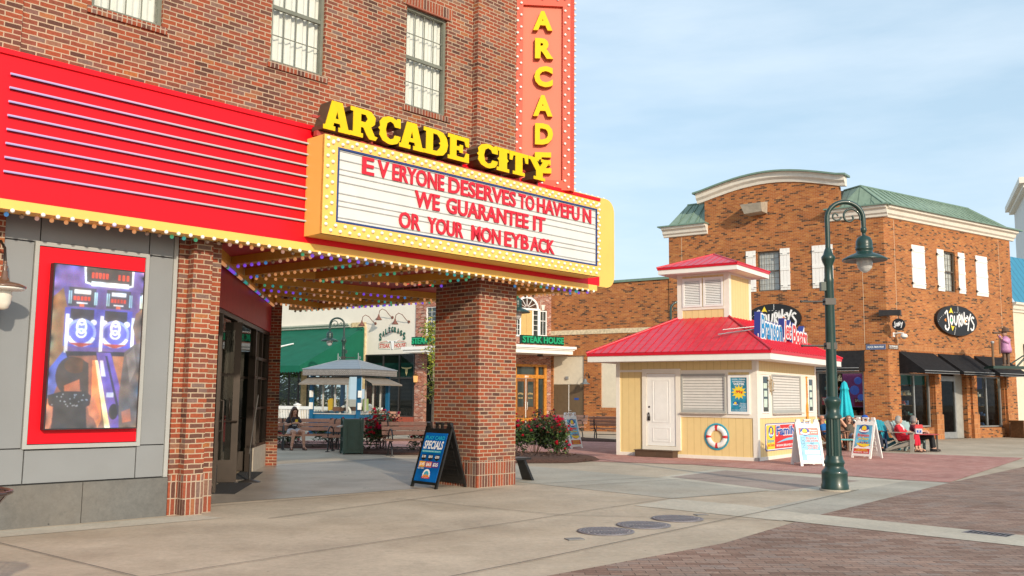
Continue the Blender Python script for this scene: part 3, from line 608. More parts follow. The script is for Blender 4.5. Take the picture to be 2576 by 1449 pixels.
def build_marquee():
    T = thing('marquee', 'long red marquee with white tubes and coloured bulbs along the red brick building', 'marquee', -.539, 17.109, 43.7)
    FV, ZB, ZY, ZT = -.55, 3.71, 3.825, 5.58
    m = MB(); m.box(-14, 2.72, FV, -.42, ZY, ZT - .05); m.box(-14, 2.72, FV - .03, .14, ZT - .05, ZT + .012)
    for u in (-11.2, -7.55): m.box(u - .004, u + .004, FV - .0015, FV + .01, ZY, ZT - .06)
    m.build('fascia', M_RED, T)
    m = MB(); m.box(-14, 2.62, FV - .02, -.30, ZB, ZY - .002); m.build('yellow_edge', M_YEL, T)
    # side fascia round the open corner (faces away from the street)
    n = Vector((-.148, .989)); c0 = Vector((2.6, -.55)); c1 = c0 + n * 8.6
    Ms = face_M(c0.x, c0.y, n.x, n.y)
    m = MB(Ms); m.box(.1, 8.6, .02, .2, ZY, ZT); m.build('fascia', M_RED, T)
    m = MB(Ms); m.box(.1, 8.6, 0, .26, ZB, ZY - .002); m.build('yellow_edge', M_YEL, T)
    # soffit over the entrance and along the front
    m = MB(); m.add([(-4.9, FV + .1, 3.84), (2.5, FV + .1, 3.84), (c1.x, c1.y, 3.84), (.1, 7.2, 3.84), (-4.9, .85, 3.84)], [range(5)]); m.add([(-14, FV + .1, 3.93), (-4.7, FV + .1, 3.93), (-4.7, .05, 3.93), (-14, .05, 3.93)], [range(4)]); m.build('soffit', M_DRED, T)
    spots = []
    def bulbs(a, b, z, sp, phase, d=(0, 0, -1), pal=None):
        L = math.hypot(b[0] - a[0], b[1] - a[1]); k = max(2, int(L / sp))
        for i in range(k):
            t = (i + .5) / k; w = sin((i + phase) * .42) + .55 * sin((i + phase) * .17 + 2)
            mm = pal or (M_BULBC[0] if w > .85 else M_BULBC[1] if w > .62 else M_BULBC[2] if w > .45 else M_BULBC[3] if w > .3 else M_BULBC[6] if w > -.25 else M_BULBC[5] if w > -.5 else M_BULBC[4])
            spots.append((a[0] + (b[0] - a[0]) * t, a[1] + (b[1] - a[1]) * t, z, d, mm))
    def beam(a, b, w=.14, z0=ZB, z1=3.845):
        d = Vector((b[0] - a[0], b[1] - a[1])); L = d.length; Mb = face_M(a[0], a[1], d.x, d.y)
        m = MB(Mb); m.box(0, L, -w / 2, w / 2, z0, z1); m.build('beam', P('yellow_beam_shaded', (.62, .32, .04), rough=.5, var=.06, dirt=.1), T)  # yellow beams, with the shade under the canopy put into a darker tone
    def pair(a, b, ph, sp=.165): beam(a, b); bulbs(a, b, ZB - .028, sp, ph)
    fr = [((-14, FV + .03), (-8.6, FV + .03))]
    bulbs((-9.3, FV - .015), (2.6, FV - .015), ZB - .012, .17, 3, (0, -.5, -.85), M_GLOBE)
    for i, s in enumerate(spots):                                    # faint violet and mint glow put into the colour of some front globes
        if i % 23 in (13, 14, 15): spots[i] = s[:4] + (P('globe_violet', (.62, .58, .86), rough=.2),)
        elif i % 23 == 18: spots[i] = s[:4] + (P('globe_mint', (.55, .80, .70), rough=.2),)
    bulbs((-9.3, -.36), (2.3, -.36), ZB - .028, .17, 0)
    sp0, sp1 = (-3.05, 2.8), (2.3, -.42)
    pair((-4.8, .92), (.1, 7.05), 20, .11)                            # along the diagonal wall
    for a, b, ph in (((-4.05, 1.65), (-3.85, -.3), 2), ((-3.15, 2.75), (-2.83, -.3), 5), ((-2.06, 2.2), (-1.75, -.3), 9), ((-.75, 1.4), (-.4, -.3), 12), ((.6, .55), (.9, -.3), 3),
                     ((-1.95, 4.3), (1.75, 4.25), 1), ((-1.28, 5.15), (1.55, 5.5), 14), ((-.25, 6.5), (1.35, 6.95), 8), ((-2.55, 3.6), (1.95, 3.1), 17)): pair(a, b, ph)
    pair(sp0, sp1, 11)
    bulbs((c0.x - .12, c0.y), (c1.x - .12, c1.y), ZB - .028, .2, 4); bulbs((c0.x + .02, c0.y), (c1.x + .02, c1.y), ZB - .012, .2, 9, (.5, 0, -.85))
    cu, cv = -12.0, -12.2
    spots.sort(key=lambda s: (s[0] - cu) ** 2 + (s[1] - cv) ** 2 if s[0] > -8.5 else 999)
    place_bulbs(T, spots)
    # neon tubes on the fascia: violet at the far left running to warm white
    mat, nt, b = newmat('neon_tube_light'); n_, l_ = nt.nodes, nt.links
    tc = n_.new('ShaderNodeTexCoord'); sx = n_.new('ShaderNodeSeparateXYZ'); mr = n_.new('ShaderNodeMapRange'); mr.inputs[1].default_value = -8.4; mr.inputs[2].default_value = -4.0
    cr = n_.new('ShaderNodeValToRGB'); e = cr.color_ramp.elements; e[0].color = (.50, .40, .80, 1); e[1].color = (.62, .58, .48, 1); e.new(.35).color = (.72, .42, .66, 1); e.new(.6).color = (.62, .54, .50, 1)
    l_.new(tc.outputs['Object'], sx.inputs[0]); l_.new(sx.outputs[0], mr.inputs[0]); l_.new(mr.outputs[0], cr.inputs[0]); l_.new(cr.outputs[0], b.inputs['Emission Color']); b.inputs['Emission Strength'].default_value = .62; b.inputs['Base Color'].default_value = (.22, .20, .22, 1); b.inputs['Roughness'].default_value = .2
    for k in range(8):
        z = 4.14 + k * (5.30 - 4.14) / 7; m = MB(); m.cyl((-8.33, FV - .045, z), (-4.0, FV - .045, z), .0125, n=8)
        o = m.build('neon_tube', mat, T)
        m = MB(); m.box(-8.31, -4.0, FV - .03, FV - .001, z - .013, z - .003); m.build('tube_shadow_line', M_BLK, o)  # black strip standing in for the shadow line below the tube
    # red neon dashes over the middle beams
    for (a, b) in (((-3.0, 3.0), (1.9, 1.2)),):
        for i in range(22):
            t = i / 22; u, v = a[0] + (b[0] - a[0]) * t, a[1] + (b[1] - a[1]) * t
            m = MB(); m.cyl((u, v, 3.80), (u + .04, v + .10, 3.80), .012, n=6); m.build('neon_dash', EM('neon_red', (.9, .06, .04), 1.2) if i > 9 else EM('neon_teal', (.05, .6, .5), 1.2), T)
    # yellow end plate with rounded corners
    x0, x1, z0, z1, r = 1.4, 3.27, 3.82, 5.63, .26
    pts = [(x0, z0)] + [(x1 - r + r * sin(a), z0 + r - r * cos(a)) for a in [pi / 2 * i / 8 for i in range(9)]] + [(x1 - r + r * cos(a), z1 - r + r * sin(a)) for a in [pi / 2 * i / 8 for i in range(9)]] + [(x0, z1)]
    m = MB(); m.prism(pts, -.50, -.30); m.build('end_plate', M_YEL, T)
    sp = []
    for i in range(9): sp.append((x1 + .03, -.40, z0 + .3 + i * .152, (1, 0, 0), M_GLOBE))
    for i in range(6): sp.append((x1 - .22 - i * .19, -.40, z1 + .03, (0, 0, 1), M_GLOBE))
    sp.append((x1 - .06, -.40, z1 - .06, (.7, 0, .7), M_GLOBE)); sp.append((x1 - .06, -.40, z0 + .06, (.7, 0, -.7), M_GLOBE))
    # (rim bulbs join the bulbs beyond the hundred nearest)
    place_bulbs(T, sp, 0)
    m = MB()
    for (u, v) in ((-3.9, 3.0), (-2.6, 4.7)): m.lathe([(.10, 0), (.11, -.02), (.09, -.03), (.0, -.03)], (u, v, 3.92), 14)
    m.build('downlight', EM('downlight_glow', (1., .85, .6), 2.), T)
    return T
build_marquee()

def build_board():
    T = thing('reader_board', 'white changeable letter board with red letters in a yellow bulb-studded frame on the marquee', 'sign board', *xyM(-1.03, -.56), 43.7, 3.88)
    ox, oz = -1.03, 3.88
    U = lambda u: u - ox; Zc = lambda z: z - oz; F = -.44                # front plane, 0.44 m proud of the fascia
    u0, u1, z0, z1 = U(-4.22), U(2.17), Zc(3.915), Zc(5.375); p0, p1, q0, q1 = U(-3.98), U(2.09), Zc(4.11), Zc(5.225)
    m = MB(); m.frame(u0, u1, z0, z1, .03, F + .001, 0); 
    for a, b, c, d in ((u0, p0, z0, z1), (p1, u1, z0, z1), (p0, p1, z0, q0), (p0, p1, q1, z1)): m.box(a, b, F, F + .05, c, d)
    m.build('frame', M_YEL, T)
    m = MB(); m.frame(p0, p1, q0, q1, .032, F - .004, F + .03); m.build('trim', BLUE, T)
    m = MB(); m.box(p0 + .03, p1 - .03, F + .02, F + .04, q0 + .03, q1 - .03); m.build('panel', P('letter_panel', (.68, .68, .66), rough=.35, var=.03, dirt=.10), T)
    m = MB()
    for zc in (4.19, 4.36, 4.44, 4.55, 4.72, 4.83, 4.91, 5.05, 5.18): m.box(p0 + .035, p1 - .035, F + .008, F + .02, Zc(zc) - .008, Zc(zc) + .006)
    m.build('letter_rail', P('rail_clear', (.40, .40, .39), rough=.3), T)
    RDL = P('letter_red', (.62, .012, .03), rough=.35, var=.06)
    L1, L2, L3 = (4.905, 5.175), (4.565, 4.83), (4.19, 4.45)
    def word(w, a, b, zz):
        m = MB(); text(m, w, U(a), U(b), Zc(zz[0]), Zc(zz[1]), F + .015, .025, bold=.021); m.build('lettering', RDL, T)
    text_items = (('E', -3.53, -3.31, L1), ('V', -3.24, -3.02, L1), ('ERYONE', -2.95, -1.88, L1), ('DESERVES', -1.78, -.19, L1), ('TO', -.11, .29, L1), ('HAVEFU', .37, 1.55, L1), ('N', 1.66, 1.9, L1),
                  ('WE', -2.49, -1.97, L2), ('GUARANTEE', -1.82, .14, L2), ('IT', .27, .59, L2), ('OR', -2.80, -2.37, L3), ('YOUR', -2.22, -1.44, L3), ('MON', -1.25, -.56, L3), ('EYB', -.46, .15, L3), ('ACK', .20, .84, L3))
    for t in text_items: word(*t)
    sp = []; d = (0, -1, 0)
    for k in range(38):
        u = u0 + .06 + (u1 - u0 - .10) * k / 37.0
        for row, (za, zb) in enumerate(((z1 - .05, z1 - .105), (q0 - .055, z0 + .06))):
            sp.append((u, F - .012, za, d, M_GLOBE)); sp.append((u + .085, F - .012, zb, d, M_GLOBE)) if k < 37 else None
    for k in range(8):
        z = q0 + .04 + k * .152
        sp.append((u0 + .06, F - .012, z, d, M_GLOBE)); sp.append((u0 + .15, F - .012, z + .075, d, M_GLOBE)); sp.append((u1 - .03, F - .012, z, d, M_GLOBE)); sp.append((u1 - .07, F - .012, z + .075, d, M_GLOBE))
    sp.sort(key=lambda s: s[0]); place_bulbs(T, sp)
build_board()

SLAB = {
 'A': [[(0, 0), (.44, 0), (.44, .15), (.36, .15), (.39, .27), (.61, .27), (.64, .15), (.56, .15), (.56, 0), (1, 0), (1, .15), (.93, .15), (.69, 1), (.29, 1), (.07, .15), (0, .15)], [(.44, .42), (.5, .68), (.56, .42)]],
 'R': [[(0, 0), (.46, 0), (.46, .15), (.38, .15), (.38, .36), (.47, .36), (.60, .12), (.70, 0), (.92, 0), (1, .13), (.89, .15), (.75, .43), (.89, .56), (.91, .80), (.75, .97), (.6, 1), (0, 1), (0, .85), (.1, .85), (.1, .15), (0, .15)], [(.38, .56), (.38, .82), (.55, .82), (.62, .69), (.55, .56)]],
 'C': [[(1, .66), (1, 1), (.86, 1), (.8, .93), (.62, 1), (.45, 1), (.2, .92), (.05, .74), (.08, .58), (0, .5), (.08, .42), (.05, .26), (.2, .08), (.45, 0), (.62, 0), (.86, .08), (.99, .24), (1, .36), (.74, .36), (.68, .23), (.53, .18), (.39, .26), (.33, .5), (.39, .74), (.53, .83), (.67, .78), (.74, .66)]],
 'D': [[(0, 0), (.55, 0), (.8, .06), (.95, .25), (1, .5), (.95, .75), (.8, .94), (.55, 1), (0, 1), (0, .85), (.1, .85), (.1, .15), (0, .15)], [(.38, .17), (.38, .83), (.55, .82), (.66, .68), (.69, .56), (.62, .5), (.69, .44), (.66, .32), (.55, .18)]],
 'E': [[(0, 0), (1, 0), (1, .37), (.85, .37), (.78, .17), (.4, .17), (.4, .42), (.55, .42), (.55, .34), (.71, .34), (.71, .66), (.55, .66), (.55, .58), (.4, .58), (.4, .83), (.78, .83), (.85, .63), (1, .63), (1, 1), (0, 1), (0, .85), (.1, .85), (.1, .15), (0, .15)]],
 'I': [[(0, 0), (1, 0), (1, .15), (.82, .15), (.82, .42), (.95, .5), (.82, .58), (.82, .85), (1, .85), (1, 1), (0, 1), (0, .85), (.18, .85), (.18, .58), (.05, .5), (.18, .42), (.18, .15), (0, .15)]],
 'T': [[(.18, 0), (.82, 0), (.82, .14), (.69, .14), (.69, .83), (.8, .83), (.86, .60), (1, .60), (1, 1), (0, 1), (0, .60), (.14, .60), (.2, .83), (.31, .83), (.31, .14), (.18, .14)]],
 'Y': [[(.24, 0), (.76, 0), (.76, .14), (.65, .14), (.65, .4), (.92, .86), (1, .86), (1, 1), (.58, 1), (.58, .86), (.66, .86), (.52, .62), (.38, .86), (.46, .86), (.46, 1), (0, 1), (0, .86), (.08, .86), (.35, .4), (.35, .14), (.24, .14)]]}
def build_letters():
    T = thing('channel_letters', 'row of yellow slab serif letters reading ARCADE CITY standing on the marquee', 'sign', *xyM(-1.7, -.75), 43.7, 5.40)
    ox, oz = -1.7, 5.40
    xs = [('A', -4.18, -3.70), ('R', -3.70, -3.18), ('C', -3.17, -2.73), ('A', -2.75, -2.24), ('D', -2.25, -1.72), ('E', -1.72, -1.24), ('C', -1.05, -.55), ('I', -.57, -.26), ('T', -.25, .23), ('Y', .24, .83)]
    for k, (ch, a, b) in enumerate(xs):
        z0 = 5.485 - oz + .05 * k / 9; z1 = 5.935 - oz; a -= ox; b -= ox
        loops = [[(a + p[0] * (b - a), z0 + p[1] * (z1 - z0)) for p in lp] for lp in SLAB[ch]]
        m = MB(); plate(m, loops, .0, .28); o = m.build('letter', M_BRN, T)
        m = MB(); plate(m, loops, -.145, .012); m.build('letter_face', M_LET, o)
    m = MB(); m.box(-4.2 - ox, .85 - ox, -.02, .06, 0.0, .075); m.box(-4.2 - ox, .85 - ox, .10, .13, .30, .34)
    for k in range(11): m.box(-4.1 - ox + k * .48, -4.07 - ox + k * .48, .06, .14, .0, .34)
    m.build('raceway', P('raceway_red', (.42, .06, .05), rough=.4), T)
build_letters()

def build_blade():
    T = thing('blade_sign', 'tall salmon red vertical sign with yellow letters spelling ARCADE down the building corner', 'sign', .13, 17.75, 84.5, 5.56)
    zb = 5.56; SAL = P('salmon_enamel', (.62, .075, .035), rough=.5, var=.05, scale=.8, spec=.35); SAL2 = P('salmon_panel', (.70, .145, .08), rough=.5, var=.05, scale=.8, spec=.35)
    H = 9.56 - zb; a, b, c, d = .04, .82, 5.75 - zb, 9.23 - zb
    m = MB()
    for x0, x1, z0, z1 in ((-.12, a, 0, H), (b, .97, 0, H), (a, b, 0, c), (a, b, d, H)): m.box(x0, x1, -.02, .06, z0, z1)
    m.add([(.97, -.02, 0), (1.07, .12, 0), (1.07, .12, H), (.97, -.02, H)], [(0, 1, 2, 3)]); m.build('border', SAL, T)
    m = MB(); m.box(-.118, 1.068, .122, .5, 0, H); m.box(-.118, .968, .06, .125, 0, H); m.build('cabinet', P('sign_side_red', (.45, .02, .02), rough=.3), T)
    m = MB(); m.box(a, b, .045, .0625, c, d); m.build('panel', SAL2, T)
    Y = P('blade_letter_side', (.40, .17, .02), rough=.4)
    for ch, x0, x1, z0, z1 in (('A', .23, .61, 8.71, 9.10), ('R', .27, .63, 8.14, 8.55), ('C', .26, .62, 7.57, 7.99), ('A', .24, .62, 6.99, 7.41), ('D', .28, .63, 6.43, 6.85), ('E', .28, .60, 5.87, 6.28)):
        m = MB(); text(m, ch, x0, x1, z0 - zb, z1 - zb, .04, .10, bold=.05); o = m.build('letter', Y, T)
        m = MB(); text(m, ch, x0, x1, z0 - zb, z1 - zb, -.0625, 0., bold=.05); m.build('letter_face', M_LET, o)
    sp = []; dd = (0, -1, 0); n = 33
    for k in range(n):
        z = .06 + k * (H - .12) / (n - 1)
        for xa, xb in ((-.07, .0), (.865, .935)):
            sp.append((xa if k % 2 else xb, -.03, z, dd, M_GLOBE))
        sp.append((xa_off(k), .14, z, (1, 0, 0), M_GLOBE))
    for k in range(5):
        sp.append((.12 + k * .15, -.03, (.05 if k % 2 else .13), dd, M_GLOBE)); sp.append((.12 + k * .15, -.03, H - (.09 if k % 2 else .2), dd, M_GLOBE))
    sp.sort(key=lambda s: (s[3][0] > .5, s[2])); place_bulbs(T, sp)
def xa_off(k): return 1.085
build_blade()

def build_wall_lantern():
    x, y = xyM(-8.21, -.5)
    T = thing('wall_lantern', 'rust brown wall lamp with wide shade before the grey panels', 'wall lamp', x, y, 43.7, 2.55)
    m = MB(); m.lathe([(.0, .58), (.018, .56), (.02, .54), (.012, .52), (.03, .50), (.018, .46), (.03, .44), (.035, .38), (.05, .36), (.06, .33), (.16, .31), (.235, .275), (.237, .262), (.235, .255), (.0, .255)], n=28); m.build('shade', P('rust_enamel', (.14, .075, .045), rough=.25, var=.2, coat=.5), T)
    m = MB(); m.lathe([(.0, .254), (.228, .254), (.215, .232), (.12, .222), (.0, .222)], n=28); m.build('reflector', M_WHT, T)
    m = MB(); m.lathe([(.09, .222), (.095, .16), (.085, .08), (.06, .02), (.02, .0), (.0, .0)], n=20); m.build('glass_bowl', P('frosted_glass', (.70, .66, .58), rough=.2), T)
    m = MB(); m.tube([(0, 0, .56), (0, .05, .72), (0, .2, .82), (0, .38, .78), (0, .5, .66), (0, .5, .55)], .016, 8); m.cyl((0, .48, .6), (0, .5, .6), .08, n=14); m.build('bracket', M_BRZ, T)
build_wall_lantern()
def build_receptacle():
    T = thing('litter_bin', 'dark brown slatted steel litter bin with flared rim, cut off by the picture edge', 'litter bin', -3.90, 6.75, 90)
    m = MB(); n = 26
    prof = [(.36, .9), (.285, .80), (.25, .66), (.235, .4), (.23, .1), (.24, .04)]
    for i in range(n):
        a = 2 * pi * i / n; w = 2 * pi / n * .32
        for k in range(len(prof) - 1):
            (r0, z0), (r1, z1) = prof[k], prof[k + 1]
            q = [(r * cos(a + s), r * sin(a + s), z) for r, z, s in ((r1, z1, -w), (r1, z1, w), (r0, z0, w), (r0, z0, -w))]; q2 = [(x * .975, y * .975, z) for x, y, z in q]
            m.add(q + q2, [(0, 1, 2, 3), (7, 6, 5, 4), (0, 4, 5, 1), (1, 5, 6, 2), (2, 6, 7, 3), (3, 7, 4, 0)])
    m.build('slats', P('bin_brown', (.045, .022, .018), rough=.3, coat=.4), T)
    def tor(R, r, z): t = MB(); t.tube([(R * cos(2 * pi * i / 36), R * sin(2 * pi * i / 36), z) for i in range(37)], r, 8, False); return t
    tor(.365, .016, .9).build('rim', MATS['bin_brown'], T); tor(.275, .014, .05).build('base_ring', MATS['bin_brown'], T)
    m = MB(); m.lathe([(.0, .04), (.20, .04), (.21, .7), (.20, .7), (.19, .06), (0, .06)], n=24); m.build('liner', M_BLK, T)
build_receptacle()
# ---------------------------------------------------------------- ticket kiosk with red metal roof
KX, KY, KAZ = 6.473, 25.098, 35.1
M_SID = STRIPE('cream_siding', (.77, .585, .275), pitch=.2, width=.012, groove=(.78, .74, .66), var=.025, dirt=.04)
M_CRM = P('cream_white_trim', (.80, .76, .68), rough=.5, var=.03, dirt=.06)
M_ROOF = STRIPE('red_metal_roof', (.62, .025, .05), pitch=.23, width=.05, groove=(1.0, .9, .9), rough=.33, var=.12, bump=.9, spec=.6, dirt=.15)
M_ROOFE = P('red_roof_edge', (.60, .012, .03), rough=.35, var=.05)
M_SHUT = STRIPE('roller_shutter', (.66, .65, .62), pitch=.075, width=.018, groove=(.45, .45, .45), vertical=False, var=.05, bump=.7)
def MX(T): return None
def build_kiosk():
    T = thing('ticket_kiosk', 'cream sided ticket kiosk with white trim, red metal roof and louvred cupola', 'kiosk', KX, KY, KAZ)
    A, Bd, H = 4.95, 4.17, 2.68                       # right face along x, left face along y
    ML = face_M(0, 0, 0, -1)                          # left face: x = -s, viewer at -y
    MR = Matrix()
    m = MB(); m.quad((0, 0, 0), (A, 0, 0), (A, 0, H), (0, 0, H)); m.quad((A, 0, 0), (A, Bd, 0), (A, Bd, H), (A, 0, H)); m.quad((A, Bd, 0), (0, Bd, 0), (0, Bd, H), (A, Bd, H)); m.quad((0, Bd, 0), (0, 0, 0), (0, 0, H), (0, Bd, H)); m.build('wall', M_SID, T)
    # white trim boards
    m = MB(ML); t = .022
    m.box(-4.19, -4.07, -t, .02, 0, H); m.box(-.11, .024, -t, .0, 0, H); m.box(-4.07, -.11, -t, 0, 0.0, .10); m.box(-4.07, -3.34, -t, 0, 2.36, 2.42); m.box(-2.16, -.11, -t, 0, 2.33, 2.40); m.box(-2.16, -.11, -t, 0, 1.12, 1.22); m.box(-2.2, -2.1, -.019, 0, 1.22, 2.33); m.box(-.9, -.78, -.019, 0, 1.22, 2.33); m.box(-.19, -.11, -.019, 0, 1.22, 2.33)
    m.box(-2.1, -.9, -.019, 0, 2.25, 2.33)
    m.build('trim', M_CRM, T)
    m = MB(MR); m.box(-.024, .14, -t, 0, 0, H); m.box(A - .1, A + .02, -t, 0, 0, H); m.box(.14, A - .1, -t, 0, 0, .10); m.box(.14, A - .1, -t, 0, 2.28, 2.36); m.box(.14, A - .1, -t, 0, 1.12, 1.24)
    for a, b in ((.14, .34), (.86, 1.12), (3.42, 4.18), (4.66, A - .1)): m.box(a, b, -.019, 0, 1.24, 2.28)
    m.build('trim', M_CRM, T)
    # door on the left face
    f = MB(ML); f.box(-3.34, -3.21, -.05, 0, .2, 2.44); f.box(-2.31, -2.17, -.05, 0, .2, 2.44); f.box(-3.21, -2.31, -.05, 0, 2.32, 2.44); f.box(-3.21, -2.31, -.05, 0, .2, .3); f.build('door_frame', M_CRM, T)
    d = MB(ML); d.box(-3.2, -2.32, -.025, 0, .31, 2.31)
    for a, b, c, e in ((-3.03, -2.49, .95, 2.14), (-3.03, -2.49, .42, .82)):
        d.frame(a, b, c, e, .035, -.033, -.024); d.box(a + .07, b - .07, -.032, -.024, c + .07, e - .07)
    do = d.build('door', M_PW, T)
    k = MB(ML); k.ball((-3.135, -.06, 1.20), .028, 10, 7); k.cyl((-3.135, -.06, 1.2), (-3.135, -.02, 1.2), .012); k.cyl((-3.135, -.03, 1.38), (-3.135, -.02, 1.38), .03); k.build('handle', M_BLM, do); k = MB(ML); k.box(-3.17, -3.10, -.06, -.03, 1.0, 1.12); k.tube([(-3.16, -.045, 1.12), (-3.16, -.045, 1.18), (-3.11, -.045, 1.18), (-3.11, -.045, 1.12)], .008, 6); k.build('padlock', M_BLM, do)
    k = MB(ML); k.box(-2.85, -2.68, -.028, -.024, 1.60, 1.63); k.build('door_label', M_BLK, do)
    k = MB(ML); k.box(-3.42, -2.27, -.36, -.024, .0, .175); k.box(-3.44, -2.25, -.38, -.024, .175, .2); k.build('doorstep', P('brown_step', (.085, .05, .03), rough=.8, dirt=.2), T)
    # shutters, counters
    for M_, a, b, z0, z1 in ((ML, -2.10, -.90, 1.27, 2.25), (MR, 1.12, 3.42, 1.27, 2.26)):
        s = MB(M_); s.box(a, b, -.012, 0, z0, z1); so = s.build('shutter', M_SHUT, T)
        s = MB(M_); s.box(a, b, -.024, -.008, z0 - .005, z0 + .06); s.frame(a - .045, b + .045, z0 - .02, z1 + .045, .045, -.045, -.012); s.build('shutter_rail', M_TRIM, so)
        s = MB(M_); s.box(a - .05, b + .08, -.12, -.02, z0 - .055, z0 - .022); s.build('counter', CONC('speckled_counter', (.5, .47, .42)), T)
    for a, b in ((.34, .86), (4.18, 4.66)):
        s = MB(MR); s.frame(a, b, 1.25, 2.27, .04, -.035, 0); o = s.build('window', M_PW, T)
        s = MB(MR); s.box(a + .04, b - .04, -.016, -.004, 1.29, 2.23); s.build('pane', P('dark_window', (.03, .045, .045), rough=.06, spec=.9), o)
        s = MB(MR)
        for (u, z, w, h) in ((.08, .62, .32, .14), (.12, .40, .28, .16), (.10, .12, .30, .22)): s.box(a + .04 + u, a + .04 + u + w * .8, -.020, -.016, 1.29 + z, 1.29 + z + h)
        s.build('notice', P('paper_green', (.55, .68, .60), rough=.7), o)
    # roof: eaves, hipped slopes, fascia, soffit
    ov, ze, zr = .62, 2.70, 4.0
    x0, x1, y0, y1 = -ov, A + ov, -ov, Bd + ov
    m = MB(); m.box(x0, x1, y0, y1, ze - .06, ze - .05); m.build('soffit', M_PW, T)
    m = MB(); 
    for a, b, c, d in ((x0, x1, y0, y0 + .03), (x0, x1, y1 - .03, y1), (x0, x0 + .03, y0 + .03, y1 - .03), (x1 - .03, x1, y0 + .03, y1 - .03)): m.box(a, b, c, d, ze - .05, ze + .10)
    m.build('fascia', M_WHT, T)
    e = .02; m = MB(); 
    for a, b, c, d in ((x0 - e, x1 + e, y0 - e, y0 + .05), (x0 - e, x1 + e, y1 - .05, y1 + e), (x0 - e, x0 + .05, y0 + .05, y1 - .05), (x1 - .05, x1 + e, y0 + .05, y1 - .05)): m.box(a, b, c, d, ze + .10, ze + .185)
    m.build('drip_edge', M_ROOFE, T)
    cx0, cx1, cy0, cy1 = 1.30, 3.0, 1.25, 2.85      # cupola footprint
    g = .03; za = ze + .185
    q = [(x0 - g, y0 - g, za), (x1 + g, y0 - g, za), (x1 + g, y1 + g, za), (x0 - g, y1 + g, za)]; p = [(cx0, cy0, zr - .05), (cx1, cy0, zr - .05), (cx1, cy1, zr - .05), (cx0, cy1, zr - .05)]
    m = MB()
    for i in range(4): j = (i + 1) % 4; m.quad(q[i], q[j], p[j], p[i])
    m.build('roof', M_ROOF, T)
    m = MB()
    for i in range(4): m.tube([Vector(q[i]) + Vector((0, 0, .01)), Vector(p[i]) + Vector((0, 0, .015))], .035, 6)
    for i in range(4):                                                # standing ribs on each slope
        j = (i + 1) % 4; a, b, c, d = map(Vector, (q[i], q[j], p[j], p[i])); L = (b - a).length; u = (b - a) / L; n_ = int(L / .23)
        for k in range(1, n_):
            t = k / n_ * L; s0 = a + u * t; # run up slope perpendicular to the eave until the hip
            top0 = (d - a).dot(u); top1 = (c - a).dot(u); rise = (d - a) - u * top0
            f = min(1, t / top0 if t < top0 else 1, (L - t) / (L - top1) if t > top1 else 1); m.cyl(s0 + Vector((0, 0, .005)), s0 + rise * f + Vector((0, 0, .005)), .014, n=5)
    m.build('roof_ribs', M_ROOFE, T)
    # cupola
    zc = 5.30; m = MB(); m.box(cx0 + .01, cx1 - .01, cy0 + .01, cy1 - .01, 3.85, zc); m.build('cupola', M_SID, T)
    m = MB(); w = .16
    for x in (cx0 - .005, cx1 - w + .005):
        for y in (cy0 - .005, cy1 - w + .005): m.box(x, x + w, y, y + w, 3.85, zc - .001)
    m.box(cx0 - .002, cx1 + .002, cy0 - .002, cy1 + .002, zc - .12, zc - .01)
    m.build('cupola_trim', M_CRM, T)
    MC = face_M(cx0, cy0, 0, -1); wdt = cy1 - cy0
    for a, b in ((-wdt + .17, -wdt / 2 - .02), (-wdt / 2 + .02, -.17)):
        m = MB(MC); m.frame(a, b, 4.27, 5.12, .06, -.03, .0); 
        for k in range(15): z = 4.345 + k * .049; m.add([(a + .06, -.022, z), (b - .06, -.022, z), (b - .06, .002, z + .036), (a + .06, .002, z + .036)], [(0, 1, 2, 3)]); m.add([(a + .06, -.022, z - .008), (b - .06, -.022, z - .008), (b - .06, -.022, z), (a + .06, -.022, z)], [(0, 1, 2, 3)])
        o = m.build('louvre', M_PW, T)
        m = MB(MC); m.box(a + .05, b - .05, .003, .006, 4.32, 5.07); m.build('louvre_backing', M_DK, o)
    m = MB(MC); m.box(-wdt + .15, -.15, -.012, .0, 4.19, 4.27); m.build('cupola_trim', M_CRM, T)
    o_ = .42; a0, a1, b0, b1 = cx0 - o_, cx1 + o_, cy0 - o_, cy1 + o_
    m = MB(); 
    m.box(a0, a1, b0, b1, zc - .06, zc + .07); m.build('cupola_fascia', M_WHT, T)
    m = MB(); m.box(a0 - .02, a1 + .02, b0 - .02, b1 + .02, zc + .07, zc + .14); m.build('drip_edge', M_ROOFE, T)
    q = [(a0 - .03, b0 - .03, zc + .14), (a1 + .03, b0 - .03, zc + .14), (a1 + .03, b1 + .03, zc + .14), (a0 - .03, b1 + .03, zc + .14)]; ap = ((a0 + a1) / 2, (b0 + b1) / 2, zc + .62)
    m = MB(); [m.add([q[i], q[(i + 1) % 4], ap], [(0, 1, 2)]) for i in range(4)]; m.build('cupola_roof', M_ROOF, T)
    m = MB()
    for i in range(4):
        m.tube([q[i], ap], .028, 6); a, b = Vector(q[i]), Vector(q[(i + 1) % 4])
        for k in range(1, 11):
            t = k / 11; f = 1 - abs(2 * t - 1); s0 = a.lerp(b, t); mid = (a + b) / 2; m.cyl(s0, s0 + (Vector(ap) - mid) * f, .012, n=5)
    m.build('roof_ribs', M_ROOFE, T)
    m = MB(); m.box(-.05, .0, -.05, .06, 0, .10); m.build('base_shoe', M_GREY_MET, T)
build_kiosk()
def kpos(x, y): a = radians(KAZ); return (KX + x * sin(a) - y * cos(a), KY + x * cos(a) + y * sin(a))
KL = KAZ + 90                                              # azimuth of "rightwards" on the kiosk's left face
def onleft(s, off=.0): return kpos(-off, s)
